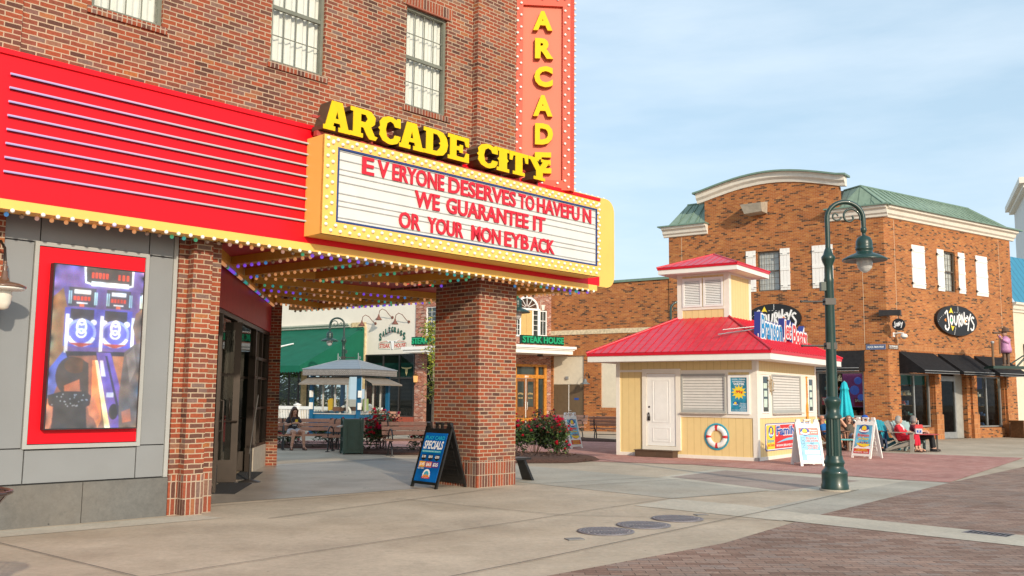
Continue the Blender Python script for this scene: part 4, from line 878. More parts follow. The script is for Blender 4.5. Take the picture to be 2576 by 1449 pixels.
TEAL = FLAT('print_teal', (.03, .36, .52)); SKY = FLAT('print_sky', (.20, .58, .78)); SKY2 = FLAT('print_pale_sky', (.50, .76, .86)); PRD = FLAT('print_red', (.60, .03, .035)); PYE = FLAT('print_yellow', (.85, .64, .04)); PWH = FLAT('print_white', (.84, .84, .84)); PBL = FLAT('print_blue', (.01, .07, .36)); PBK = FLAT('print_black', (.012, .012, .014)); POR = FLAT('print_orange', (.80, .25, .03)); PGN = FLAT('print_green', (.03, .30, .14)); PGY = FLAT('print_grey_blue', (.12, .26, .36))
def logo(T, cx, cz, w, y):
    """round emblem of a sun above a red boat and white waves"""
    m = MB(); flat(m, [p for p in disc(cx, cz, w * .62, w * .5)], y); m.build('emblem', PBL, T)
    m = MB(); flat(m, disc(cx, cz + w * .08, w * .3, w * .3, 20), y - .0012); m.build('emblem', PYE, T)
    m = MB(); flat(m, [(cx - w * .36, cz - w * .08), (cx - w * .22, cz - w * .30), (cx + w * .2, cz - w * .30), (cx + w * .40, cz - w * .02), (cx, cz - w * .12)], y - .0024); m.build('emblem', PRD, T)
    m = MB(); flat(m, [(cx - w * .62, cz - w * .2), (cx - w * .45, cz + w * .05), (cx - w * .3, cz - w * .12), (cx - w * .1, cz - w * .22), (cx + w * .15, cz - w * .16), (cx + w * .36, cz - w * .24), (cx + w * .58, cz - w * .02), (cx + w * .62, cz - w * .22), (cx + w * .3, cz - w * .36), (cx - w * .3, cz - w * .36)], y - .0036); m.build('emblem', SKY2, T)
def words(T, m, items, y):
    """items: (text, x0, x1, z0, z1[, bold]) of one colour as one lettering part"""
    mb = MB()
    for it in items: text(mb, it[0], it[1], it[2], it[3], it[4], y, 0, it[5] if len(it) > 5 else .02)
    return mb.build('lettering', m, T)
def build_kiosk_things():
    # water poster in its white frame
    T = thing('poster', 'blue poster for cold water at 99 cents, white framed on the kiosk', 'poster', *onleft(.475, .024), KL, 1.22)
    m = MB(); m.frame(-.30, .30, 0, 1.04, .07, -.04, -.001); m.build('frame', M_PW, T)
    m = MB(); m.box(-.23, .23, -.02, -.001, .07, .97); m.build('sheet', P('poster_water', (.03, .25, .40), rough=.3, var=.5, scale=5), T)
    words(T, PWH, [('COOL, CLEAR,', -.19, .19, .90, .94), ('REFRESHING', -.17, .17, .84, .88), ('WATER', -.15, .16, .765, .825, .04)], -.0212)
    m = MB(); st = [(0 + (.22 if i % 2 == 0 else .13) * cos(pi * i / 12), .58 + (.2 if i % 2 == 0 else .13) * sin(pi * i / 12)) for i in range(24)]; flat(m, st, -.0212); m.build('sunburst', PYE, T)
    words(T, PRD, [('.99¢', -.11, .11, .53, .63, .04)], -.0225)
    logo(T, -.1, .28, .12, -.0212); words(T, PWH, [('Then try a', .02, .2, .27, .3), ('Cool, Clear,', .02, .2, .235, .26), ('Refreshing', .0, .2, .20, .225), ('Jet Boat', .05, .2, .165, .19), ('Adventure', .02, .2, .13, .155), ('On Lake Taneycomo!', -.2, .2, .095, .12)], -.0212)
    # life ring painted board
    T = thing('life_ring', 'white and red life ring with blue rope border hung on the kiosk front', 'life ring', *onleft(1.13, .003), KL, .61)
    def tor(R, r, a0, a1, n): m = MB(); rings = [[((R + r * cos(2 * pi * k / 10)) * cos(a0 + (a1 - a0) * i / n), -.02 + .55 * r * sin(2 * pi * k / 10), (R + r * cos(2 * pi * k / 10)) * sin(a0 + (a1 - a0) * i / n)) for k in range(10)] for i in range(n + 1)]; m.loft(rings, True, True); return m
    tor(.235, .070, 0, 2 * pi, 40).build('ring', M_PW, T)
    for k in range(4): tor(.235, .074, pi / 2 * k - .14, pi / 2 * k + .14, 5).build('band', PRD, T)
    mb = MB(); mb.tube([(.325 * cos(a), -.012, .33 * sin(a)) for a in [2 * pi * i / 48 for i in range(49)]], .016, 6, False); mb.tube([(.345 * cos(a), -.010, .35 * sin(a)) for a in [2 * pi * i / 48 for i in range(49)]], .010, 6, False); mb.build('rope', TEAL, T)
    # banner on the right face
    T = thing('banner', 'red Family banner with blue lettering and jet boat emblem on the kiosk side', 'banner', *kpos(2.4, -.002), KAZ, .24)
    def rr_(a, b, c, d, r): return [(b - r + r * sin(t), c + r - r * cos(t)) for t in [pi / 2 * i / 5 for i in range(6)]] + [(b - r + r * cos(t), d - r + r * sin(t)) for t in [pi / 2 * i / 5 for i in range(6)]] + [(a + r - r * sin(t), d - r + r * cos(t)) for t in [pi / 2 * i / 5 for i in range(6)]] + [(a + r - r * cos(t), c + r - r * sin(t)) for t in [pi / 2 * i / 5 for i in range(6)]]
    m = MB(); m.prism(rr_(-1.85, 1.85, 0, .73, .08), -.012, 0); m.build('border', PBL, T)
    m = MB(); m.prism(rr_(-1.83, 1.83, .02, .71, .07), -.014, -.011); m.build('edge', PWH, T)
    m = MB(); m.prism(rr_(-1.79, 1.79, .045, .685, .06), -.016, -.013); m.build('field', PRD, T)
    m = MB(); m.prism([(-1.77, .05), (-1.17, .05), (-1.13, .68), (-1.77, .68)], -.018, -.015); m.build('field', PYE, T)
    logo(T, -1.45, .5, .32, -.019)
    words(T, TEAL, [('Branson', -1.72, -1.2, .22, .32, .03)], -.019); words(T, PRD, [('Jet Boats', -1.72, -1.2, .09, .2, .03)], -.019)
    words(T, PWH, [('Family Fun', -1.06, 1.7, .30, .67, .075)], -.0175); words(T, PBL, [('Family Fun', -1.03, 1.67, .325, .65, .035)], -.019)
    m = MB(); flat(m, [(-1.05 + 2.4 * i / 12, .19 + .13 * sin(pi * i / 12)) for i in range(13)] + [(1.35 - 2.4 * i / 12, .19 + .06 * sin(pi * i / 12)) for i in range(13)], -.0175); m.build('swoosh', SKY, T)
    words(T, PWH, [('WWW.BRANSONJETBOATS.COM', -1.06, 1.6, .07, .155, .02)], -.0175)
    # ship's wheel and paddle
    T = thing('ship_wheel', 'small rope wrapped ship wheel hanging beside the kiosk shutter', 'ship wheel', *kpos(1.0, -.03), KAZ, 2.0)
    WD = P('driftwood', (.36, .28, .18), rough=.7, var=.25)
    m = MB(); m.tube([(.16 * cos(a), 0, .16 * sin(a)) for a in [2 * pi * i / 24 for i in range(25)]], .022, 6, False); m.build('rim', WD, T)
    m = MB(); 
    for k in range(8): a = pi / 4 * k + .2; m.cyl((0, 0, 0), (.27 * cos(a), 0, .27 * sin(a)), .012, n=6)
    m.ball((0, 0, 0), .035, 8, 6); m.build('spokes', WD, T)
    T = thing('paddle', 'orange wooden paddle lettered WELCOME, upright between kiosk shutter and window', 'paddle', *kpos(4.0, -.045), KAZ, 1.03)
    m = MB(); m.prism([(-.06, .04), (-.04, .0), (.04, .0), (.06, .04), (.075, .25), (.07, .42), (.02, .52), (-.02, .52), (-.07, .42), (-.075, .25)], -.012, .012); m.build('blade', P('orange_wood', (.75, .33, .02), rough=.4), T)
    m = MB(); m.cyl((0, 0, .5), (0, 0, 1.25), .019, n=8); m.cyl((-.05, 0, 1.26), (.05, 0, 1.26), .02, n=8); m.build('shaft', MATS['orange_wood'], T)
    for k, ch in enumerate('WELCOME'): words(T, PRD, [(ch, -.028, .028, 1.08 - k * .07, 1.135 - k * .07)], -.021)
    for k, ch in enumerate('BEWIET'): words(T, PBK, [(ch, -.02, .02, .33 - k * .045, .365 - k * .045)], -.0135)
    # roof sign
    T = thing('roof_sign', 'cut-out Branson Jet Boats sign in blue, red and white standing on the kiosk roof', 'sign', *kpos(2.2, .05), KAZ, 3.06)
    def tilt(x, z): return x, z - .03 * x
    def lett(t, a, b, c, d, mt):
        m = MB(); text(m, t, a - .06, b + .06, c - .06, d + .07, .10, .17, .10, .12, tilt); m.build('backing', FLAT('sign_navy', (.03, .05, .26)), T)
        m = MB(); text(m, t, a - .03, b + .03, c - .03, d + .035, -.070, .012, .085, .12, tilt); m.build('letter_outline', PWH, T)
        m = MB(); text(m, t, a, b, c, d, -.0845, 0, .025, .12, tilt); m.build('lettering', mt, T)
    lett('Branson', -1.86, -.22, .14, .78, FLAT('logo_blue', (.005, .22, .50))); lett('Jet', -.06, .56, .16, .80, PRD); lett('Boats', .68, 1.98, .18, .74, PRD)
    wv = [(-1.95, .30), (-1.9, .10), (-1.2, .03), (-.3, .06), (.6, .0), (1.4, -.04), (2.05, .0), (2.08, .12), (1.9, .22), (.6, .14), (-.2, .2), (-1.2, .2)]
    m = MB(); plate(m, [wv], .06, .14); m.build('backing', MATS['sign_navy'], T); m = MB(); plate(m, [[(x, z + .015) for x, z in wv]], -.02, .016); m.build('face', PWH, T)
    m = MB(); flat(m, [(-1.8, .13), (-1.2, .08), (-.3, .11), (.6, .05), (1.4, .01), (2.0, .05), (1.4, .08), (.6, .11), (-.2, .16), (-1.2, .15)], -.030); m.build('wave', SKY, T)
    m = MB(); 
    for x in (-1.5, -.5, .5, 1.5): m.box(x - .04, x + .04, -.02, .05, -.18 , .15)
    m.build('feet', M_ROOFE, T)
    m = MB(); m.cyl((-1.75, .05, .45), (-2.2, 1.0, .30), .018, n=6); m.cyl((-1.4, .05, .35), (-1.75, .9, .25), .018, n=6); m.cyl((-2.5, .75, .4), (-1.9, .1, .5), .014, n=6); m.build('strut', M_GREY_MET, T)
build_kiosk_things()
# ---------------------------------------------------------------- brick shop building on the right, its signs, and the buildings beyond
JX, JY, JAZ = 15.546, 39.119, 55.3
M_RF = STRIPE('green_metal_roof', (.20, .285, .22), pitch=.52, width=.05, groove=(.6, .65, .65), rough=.45, var=.12, bump=.8, dirt=.12)
M_RFE = P('green_metal_edge', (.15, .235, .185), rough=.4, var=.1)
M_BLUE_RF = STRIPE('blue_metal_roof', (.03, .22, .36), pitch=.5, width=.06, groove=(.45, .5, .55), rough=.4, var=.08, bump=.8)
M_COR = P('cornice_cream', (.74, .70, .62), rough=.6, var=.05, dirt=.15)
M_AWN = P('black_awning_cloth', (.016, .016, .018), rough=.85, var=.25, bump=.2, bscale=200, spec=.2)
M_ALU = P('storefront_aluminium', (.38, .39, .39), rough=.35, metal=.5)
M_STUC = P('cream_stucco', (.66, .60, .48), rough=.85, var=.05, bump=.3, bscale=40, dirt=.08)
r_l = (.3437, -.9391)
def jpos(x, y): a = radians(JAZ); return (JX + x * sin(a) - y * cos(a), JY + x * cos(a) + y * sin(a))
ML_J = face_M(0, 0, *r_l)                                    # left face: x = -s
def jleft(s, off=0.): p = ML_J @ Vector((-s, -off, 0)); return jpos(p.x, p.y)
JLAZ = 125.4
def cornice(mb, x0, x1, z, M=None, prof=None, caps=True):
    """moulding running along x; profile of (out, dz)"""
    prof = prof or [(0, 0), (.08, .02), (.10, .10), (.18, .16), (.22, .30), (.34, .36), (.36, .46), (0, .46)]
    mb.prism([(-o, z + dz) for o, dz in prof], x0, x1, 'x'); return mb
def shopwindow(parent, M, x0, x1, z0, z1, y, mull=(), goods=None, seed=1):
    f = MB(M); f.frame(x0, x1, z0, z1, .07, y - .03, y + .07)
    for u in mull: f.box(u - .035, u + .035, y - .025, y + .06, z0 + .07, z1 - .07)
    fo = f.build('window', M_ALU, parent)
    g = MB(M); g.quad((x0 + .06, y + .02, z0 + .06), (x1 - .06, y + .02, z0 + .06), (x1 - .06, y + .02, z1 - .06), (x0 + .06, y + .02, z1 - .06)); g.build('pane', M_GLD, fo)
    # display niche behind the glass with shelves of goods
    b = MB(M); b.box(x0 - .1, x1 + .1, y + 1.3, y + 1.35, z0 - .2, z1 + .1); b.box(x0 - .1, x0 - .06, y + .1, y + 1.3, z0 - .2, z1 + .1); b.box(x1 + .06, x1 + .1, y + .1, y + 1.3, z0 - .2, z1 + .1); b.box(x0 - .1, x1 + .1, y + .1, y + 1.3, z1 + .06, z1 + .1); b.box(x0 - .06, x1 + .06, y + .1, y + 1.3, z0 - .1, z0 - .04); b.build('display_niche', P('shop_inside', (.075, .05, .036), rough=.8, var=.5), fo)
    b = MB(M); b.box(x0 + .2, x1 - .2, y + .12, y + .32, z1 - .055, z1 - .03); b.build('goods_fill_light', EM('goods_fill_strip', (1., .82, .6), 6.), fo)  # unseen strip added behind the top bar to brighten the goods
    rr = random.Random(seed); cols = [(.75, .72, .66), (.10, .18, .4), (.5, .10, .08), (.06, .06, .07), (.65, .4, .2), (.2, .4, .45), (.55, .55, .5)]
    bys = {}
    for sh in range(5):
        z = z0 + .05 + sh * (z1 - z0) / 5.2; s = bys.setdefault('wood', MB(M)); s.box(x0 + .1, x1 - .1, y + .75 - .1 * (sh == 0) * 5, y + 1.2, z - .03, z)
        u = x0 + .15
        while u < x1 - .35:
            w = rr.uniform(.12, .26); h = rr.uniform(.08, .24) if sh < 4 else rr.uniform(.2, .35); k = rr.randrange(len(cols))
            q = bys.setdefault(k, MB(M)); q.box(u, u + w, y + .55 + rr.uniform(0, .25), y + 1.05, z + .004, z + h * .55); q.box(u + w * .1, u + w * .55, y + .7, y + 1.0, z + h * .55, z + h); u += w + rr.uniform(.03, .12)
    for k, q in bys.items(): q.build('shelf' if k == 'wood' else 'merchandise', P('shelf_wood', (.22, .12, .05), rough=.5) if k == 'wood' else FLAT('goods_%d' % k, cols[k], .6), fo)
    return fo
def awning(parent, M, x0, x1, zt, zb, d, mat=None, name='awning', val=.16):
    m = MB(M); V = [(x0, 0, zt), (x1, 0, zt), (x1, -d, zb), (x0, -d, zb), (x1, -d, zb - val), (x0, -d, zb - val), (x0, 0, zb - val), (x1, 0, zb - val)]
    m.add(V, [(0, 3, 2, 1), (3, 5, 4, 2), (0, 6, 5, 3), (1, 2, 4, 7)]); o = m.build(name, mat or M_AWN, parent)
    m = MB(M); m.tube([(x0, -d, zb), (x1, -d, zb)], .015, 6); m.tube([(x0, -d, zb - val), (x1, -d, zb - val)], .012, 6); m.build('awning_frame', M_ALU, o); return o
def build_shop():
    T = thing('brick_shop_building', 'orange brick two storey shop building with green metal roofs, curved parapet and black awnings', 'building', JX, JY, JAZ)
    # --- right face
    ops = [(-0 + 0.0, 0, 0, 0)]
    def R(v): return v + 6.45                                        # measured coordinate (pier at 0) -> from the corner
    w1, dr, w2 = (R(-5.65), R(-3.30), .50, 2.80), (R(-2.80), R(-.66), 0, 2.80), (R(.06), R(2.50), .45, 2.80)
    upw = (R(-2.06), R(-1.14), 6.46, 8.27)
    m = MB(); wall(m, 0, R(3.65), 0, 3.72, [w1, dr, w2], 0, .35); wall(m, 0, R(3.65), 3.92, 9.3, [upw], 0, .14)
    # --- left face, with curved parapet gable and lower wing
    lw, lup = (-3.02, -1.0, .9, 2.85), (-5.48, -4.48, 6.44, 8.24)
    m.M = ML_J; wall(m, -9.86, 0, 0, 3.72, [lw], 0, .3); wall(m, -9.86, 0, 3.92, 9.3, [lup], 0, .14)
    N = 16; arc = []
    for i in range(N + 1):
        t = i / N; x = -8.0 + 6.2 * t; z = 10.83 + .50 * sin(pi * t)
        arc.append((x, z))
    m.prism([(-8.0, 9.3), (-1.8, 9.3)] + arc[::-1], 0, .35)
    wall(m, -16.6, -9.86, 0, 7.3, [(-16.44, -14.62, .0, 3.74), (-13.64, -10.9, 1.16, 3.5)], .06, .1)
    m.quad((-9.86, 0, 0), (-9.86, .06, 0), (-9.86, .06, 9.3), (-9.86, 0, 9.3)); m.quad((-9.86, .0, 7.3), (-9.86, 6, 7.3), (-9.86, 6, 9.3), (-9.86, 0, 9.3))
    m.M = Matrix(); m.quad((R(3.65), 0, 0), (R(3.65), 8, 0), (R(3.65), 8, 9.3), (R(3.65), 0, 9.3)); p0, p1 = ML_J @ Vector((-16.6, .06, 0)), ML_J @ Vector((-16.6, 8, 0)); m.quad(tuple(p1), tuple(p0), (p0.x, p0.y, 7.3), (p1.x, p1.y, 7.3))
    m.build('wall', M_OB, T)
    m = MB(); m.box(-.0, R(3.65), -.012, .1, 3.72, 3.92); m.build('brick_course', M_OBS, T)
    for q in ((-9.86, 0, -.012, .1, 3.72, 3.92), (-16.55, -14.5, .045, .1, 3.74, 3.98), (-13.7, -9.9, .045, .1, 1.0, 1.16)): m = MB(ML_J); m.box(*q); m.build('brick_course', M_OBS, T)
    # piers between the shop windows
    for a, b in ((R(-3.28), R(-2.82)), (R(-.38), R(.02)), (R(2.56), R(3.02))):
        m = MB(); m.box(a, b, -.10, .1, 1.05, 2.78); m.build('pier', M_OB, T); m = MB(); m.box(a - .03, b + .03, -.14, .1, 0, 1.05); m.build('pier_base', M_OBS, T)
    m = MB(); m.box(-.0, .7, -.06, .1, .85, 1.12); m.build('brick_course', M_OBS, T)
    # cornices
    for M_, a, b, z in ((Matrix(), -.05, R(3.65) + .25, 9.28), (ML_J, -2.25, .2, 9.285), (ML_J, -10.1, -7.85, 9.28)): m = MB(M_); cornice(m, a, b, z); m.build('cornice', M_COR, T)
    for M_, a, b, z in ((Matrix(), -.1, R(3.65) + .45, 9.74), (ML_J, -2.35, .30, 9.741), (ML_J, -10.25, -7.8, 9.74)): m = MB(M_); m.box(a, b, -.457, .3, z, z + .06); m.build('cornice_flashing', M_RFE, T)
    m = MB(ML_J); rings = []
    for x, z in [(-8.35, 10.76)] + arc + [(-1.5, 10.80)]: rings.append([(x, .2, z), (x, -.06, z), (x, -.10, z + .12), (x, -.22, z + .22), (x, -.24, z + .36), (x, -.32, z + .42), (x, .2, z + .42)])
    m.loft(rings, False, True); m.build('parapet_cornice', M_COR, T)
    m = MB(ML_J); rings = [[(x, .4, z + .43), (x, -.42, z + .425), (x, -.42, z + .50), (x, .4, z + .52)] for x, z in [(-8.45, 10.74)] + arc + [(-1.4, 10.78)]]; m.loft(rings, False, True); m.build('parapet_flashing', M_RFE, T)
    # mansard roofs
    zt = 10.78; c = (0.3, .75)
    m = MB(); m.quad((0.05, -.1, 9.8), (R(3.65) + .2, -.1, 9.8), (R(1.75), .9, zt), (-.05, 1.0, zt)); m.quad((R(3.65) + .2, -.1, 9.8), (R(3.65) + .2, 7, 9.8), (R(2.6), 7, zt), (R(1.75), .9, zt))
    a, b = ML_J @ Vector((-1.8, -.08, 9.8)), ML_J @ Vector((-1.8, .85, zt)); m.quad(tuple(a), (.05, -.1, 9.8), (-.05, 1.0, zt), tuple(b))
    a, b, c_, d = [ML_J @ Vector(v) for v in ((-9.9, -.08, 9.8), (-8.0, -.08, 9.8), (-8.0, .85, 10.95), (-9.25, .85, 10.95))]; m.quad(tuple(a), tuple(b), tuple(c_), tuple(d))
    e, f_ = ML_J @ Vector((-9.9, 5, 9.8)), ML_J @ Vector((-9.25, 5, 10.95)); m.quad(tuple(e), tuple(a), tuple(d), tuple(f_))
    m.build('roof', M_RF, T)
    m = MB()                                                         # standing seams
    for k in range(1, 20):
        t = k / 20; x0, x1 = .05 + t * (R(3.65) + .15), -.05 + t * (R(1.75) + .05); m.tube([(x0, -.12, 9.81), (x1, 1.0 - .1 * t - .03, zt)], .022, 4)
    m.build('roof_seams', M_RFE, T); m = MB()
    for k in range(1, 5):
        t = k / 5; a_ = (ML_J @ Vector((-1.8, -.08, 9.8))).lerp(Vector((.05, -.1, 9.8)), t); b_ = (ML_J @ Vector((-1.8, .85, zt))).lerp(Vector((-.05, 1.0, zt)), t); m.tube([a_ + Vector((-.01, -.03, .01)), b_ + Vector((-.01, -.03, .01))], .022, 4)
    m.build('roof_seams', M_RFE, T); m = MB()
    for k in range(1, 4):
        t = k / 4; a_ = (ML_J @ Vector((-9.9, -.1, 9.81))).lerp(ML_J @ Vector((-8.0, -.1, 9.81)), t); b_ = (ML_J @ Vector((-9.25, .83, 10.96))).lerp(ML_J @ Vector((-8.0, .83, 10.96)), t); m.tube([a_, b_], .022, 4)
    m.build('roof_seams', M_RFE, T)
    m = MB(); m.tube([(-.05, 1.0, zt), (R(1.75), .9, zt)], .05, 6); m.tube([(.05, -.1, 9.8), (-.05, 1.0, zt)], .035, 6); m.tube([(R(3.65) + .2, -.1, 9.8), (R(1.75), .9, zt)], .035, 6); m.tube([tuple(d), tuple(c_)], .05, 6); b = ML_J @ Vector((-1.8, .85, zt)); m.tube([tuple(b), (-.05, 1.0, zt)], .05, 6); m.add([(-.05, 1.0, zt), (R(1.75), .9, zt), (R(2.6), 7, zt), (-2, 8, zt), tuple(b)], [range(5)]); m.build('roof_cap', M_RFE, T)
    m = MB(ML_J); m.box(-16.6, -9.87, -.02, .3, 7.3, 7.42); m.build('coping', M_RFE, T)
    m = MB(ML_J); m.box(-16.6, -9.87, .02, .1, 4.80, 5.03); m.build('stone_band', P('split_stone', (.60, .50, .34), rough=.9, var=.25, scale=9, bump=.8, bscale=25), T)
    # panels and service door of the wing
    for q in ((-16.44, -14.62, .13, .2, 2.3, 3.74), (-13.64, -10.9, .13, .2, 1.16, 3.5)): m = MB(ML_J); m.box(*q); m.build('stucco_panel', M_STUC, T)
    for a, b in ((-16.42, -15.54), (-15.52, -14.64)):
        m = MB(ML_J); m.box(a, b, .12, .2, .02, 2.28); o = m.build('service_door', P('brown_steel_door', (.13, .09, .05), rough=.5, var=.1, dirt=.15), T)
        if a > -16: 
            m = MB(ML_J); m.cyl((-15.43, .12, .98), (-15.43, .05, .98), .02, n=8); m.box(-15.46, -15.34, .045, .065, .96, 1.0); m.build('handle', M_ALU, o)
            m = MB(ML_J); m.box(-15.2, -14.95, .112, .12, 1.52, 1.62); m.build('door_label', PBL, o)
    m = MB(ML_J); m.box(-15.545, -15.515, .11, .2, .02, 2.28); m.build('door_astragal', M_PW, T)
    m = MB(ML_J); m.box(-15.7, -15.55, .05, .13, 2.55, 2.7); m.build('junction_box', M_GREY_MET, T)
    # upper windows with shutters
    sash_window(T, *upw, .08, None, 4, 3, P('shop_window_frame', (.10, .075, .055)), False)
    sash_window(T, *lup, .08, ML_J, 4, 3, MATS['shop_window_frame'], False)
    m = MB(); m.box(upw[0], upw[1], .2, .22, upw[2], upw[3]); m.M = ML_J; m.box(lup[0], lup[1], .2, .22, lup[2], lup[3]); m.build('blind', P('pale_blind', (.55, .56, .54)), T)
    def shutter(M, a, b, z0=6.44, z1=8.30):
        m = MB(M); n = max(2, round((b - a) / .16)); w = (b - a) / n
        for i in range(n): m.box(a + i * w + .004, a + (i + 1) * w - .004, -.035, -.005, z0, z1)
        for z in (z0 + .12, (z0 + z1) / 2 - .06, z1 - .30): m.box(a + .01, b - .01, -.06, -.035, z, z + .13)
        o = m.build('window_shutter', P('shutter_white', (.82, .81, .78), rough=.5, var=.02, dirt=.08), T)
        m = MB(M)
        for z in (z0 + .19, z1 - .24): m.box(a - .03, a + .12, -.07, -.06, z - .012, z + .012); m.box(a - .04, a - .01, -.07, .0, z - .05, z + .05); m.box(b - .1, b + .02, -.07, -.06, z - .012, z + .012)
        m.tube([(a - .1, -.02, z0 - .18), (a - .12, -.05, z0 - .25), (a - .09, -.05, z0 - .32), (a - .06, -.03, z0 - .28)], .012, 5); m.build('shutter_hinge', M_BLM, o)
    for a, b in ((R(-4.53), R(-3.56)), (R(-2.60), R(-2.08)), (R(-.93), R(-.40)), (R(.52), R(1.5))): shutter(Matrix(), a, b)
    for a, b in ((-6.02, -5.56), (-4.44, -4.0), (-3.02, -2.12)): shutter(ML_J, a, b)
    # shop windows and door
    shopwindow(T, Matrix(), w1[0] + .02, w1[1] - .02, w1[2] + .02, w1[3] - .03, .18, (R(-4.45),), seed=2)
    shopwindow(T, Matrix(), w2[0] + .02, w2[1] - .02, w2[2] + .02, w2[3] - .03, .18, (R(1.25),), seed=5)
    shopwindow(T, ML_J, lw[0] + .02, lw[1] - .02, lw[2] + .02, lw[3] - .03, .14, (), seed=9)
    m = MB(ML_J); m.box(-2.0, -1.1, .42, .44, 1.35, 2.75); m.build('shop_display', EM('shop_poster_glow', (.14, .035, .13), .6), T)  # poster lit by a glow put into its own material
    m = MB(ML_J); [m.ball((x, .38, z), r, 8, 6, (1, .2, 1)) for x, z, r in ((-1.35, 2.45, .16), (-1.5, 2.05, .2), (-1.25, 1.75, .14))]; m.build('shop_display', EM('shop_poster_blue_glow', (.05, .10, .42), .7), T)  # blue part of the poster, likewise glowing through its material
    for u, z in ((-2.9, 1.42), (-1.53, 1.38)):
        m = MB(ML_J); m.box(u, u + .36, .40, .41, z, z + .33); o = m.build('sale_card', FLAT('sale_maroon', (.35, .02, .05)), T); m = MB(ML_J); text(m, 'SALE', u + .03, u + .33, z + .18, z + .30, .398, 0, .03); m.build('lettering', PWH, o)
    m = MB(); m.box(R(-5.55), R(-3.45), .30, .31, 2.30, 2.72); m.build('shop_banner', FLAT('banner_teal', (.02, .22, .20)), T)
    m = MB(); m.box(R(.15), R(1.15), .30, .31, 2.2, 2.72); m.build('shop_banner', FLAT('banner_blue', (.02, .06, .35)), T)
    f = MB(); f.box(R(-2.80), R(-2.70), .2, .3, 0, 2.72); f.box(R(-2.46), R(-2.38), .2, .3, 0, 2.72); f.box(R(-2.78), R(-1.2), .2, .3, 2.64, 2.72); f.box(R(-1.30), R(-1.22), .2, .3, 0, 2.64); f.box(R(-2.38), R(-1.3), .2, .3, 0, .28); f.box(R(-2.38), R(-1.3), .2, .3, 2.5, 2.64); f.box(R(-2.7), R(-2.46), .2, .3, 0, .3); f.build('shop_door', M_ALU, T)
    f = MB(); f.box(R(-1.22), R(-.66), .22, .28, 0, 2.8); f.build('door_side_panel', P('grey_side_panel', (.33, .33, .31), rough=.5), T)
    f = MB(); f.quad((R(-2.7), .25, .28), (R(-1.3), .25, .28), (R(-1.3), .25, 2.6), (R(-2.7), .25, 2.6)); f.build('door_glass', M_GLD, T)
    b = MB(); b.box(R(-2.9), R(-.6), 2.0, 2.1, 0, 2.9); b.box(R(-2.9), R(-2.82), .36, 2.0, 0, 2.9); b.box(R(-.66), R(-.6), .36, 2.0, 0, 2.9); b.box(R(-2.8), R(-.66), .36, 2.0, 2.75, 2.85); b.build('shop_interior', MATS['shop_inside'], T)
    b = MB(); 
    for k in range(4): b.box(R(-2.3), R(-1.25), 1.3, 1.7, .35 + k * .42, .38 + k * .42)
    b.build('shelf', MATS['shelf_wood'], T)
    b = MB(); rr = random.Random(4)
    for k in range(4):
        for j in range(4): u = R(-2.25) + j * .26; b.box(u, u + .18, 1.2, 1.45, .385 + k * .42, .385 + k * .42 + rr.uniform(.06, .13))
    b.build('merchandise', MATS['goods_0'], T)
    b = MB(); b.prism([(R(-2.2), 1.95), (R(-1.95), 1.9), (R(-1.75), 2.1), (R(-1.72), 2.45), (R(-2.1), 2.45), (R(-2.25), 2.2)], 1.1, 1.16); b.build('hanging_shirt', MATS['goods_4'], T); b = MB(); b.ball((R(-1.6), 1.15, 2.4), .22, 10, 7, (1, .3, 1.1)); b.build('hanging_shirt', POR, T)
    # awnings
    for a, b in ((R(-5.70), R(-3.16)), (R(-2.82), R(-.37)), (R(.06), R(2.52))): awning(T, Matrix(), a, b, 3.67, 2.86, 1.15, val=.10)
    awning(T, ML_J, -3.05, -.95, 3.70, 2.95, .9, val=.12)
    # flood light box and vertical joints
    m = MB(ML_J); m.add([(-5.91, -.02, 10.50), (-4.95, -.02, 10.50), (-4.95, -.9, 10.30), (-5.91, -.9, 10.30), (-5.8, -.02, 9.9), (-4.98, -.02, 9.95), (-4.98, -.7, 9.95), (-5.8, -.7, 9.9)], [(0, 1, 2, 3), (4, 7, 6, 5), (3, 2, 6, 7), (0, 3, 7, 4), (1, 5, 6, 2), (0, 4, 5, 1)]); m.build('floodlight_box', P('beige_metal', (.42, .38, .31), rough=.5), T)
    for M_, u in ((Matrix(), .72), (Matrix(), R(2.6)), (ML_J, -.92), (ML_J, -9.2)): m = MB(M_); m.box(u, u + .015, -.004, .01, 3.95, 9.25); m.build('expansion_joint', P('mortar_joint', (.62, .50, .36)), T)
    return T
build_shop()

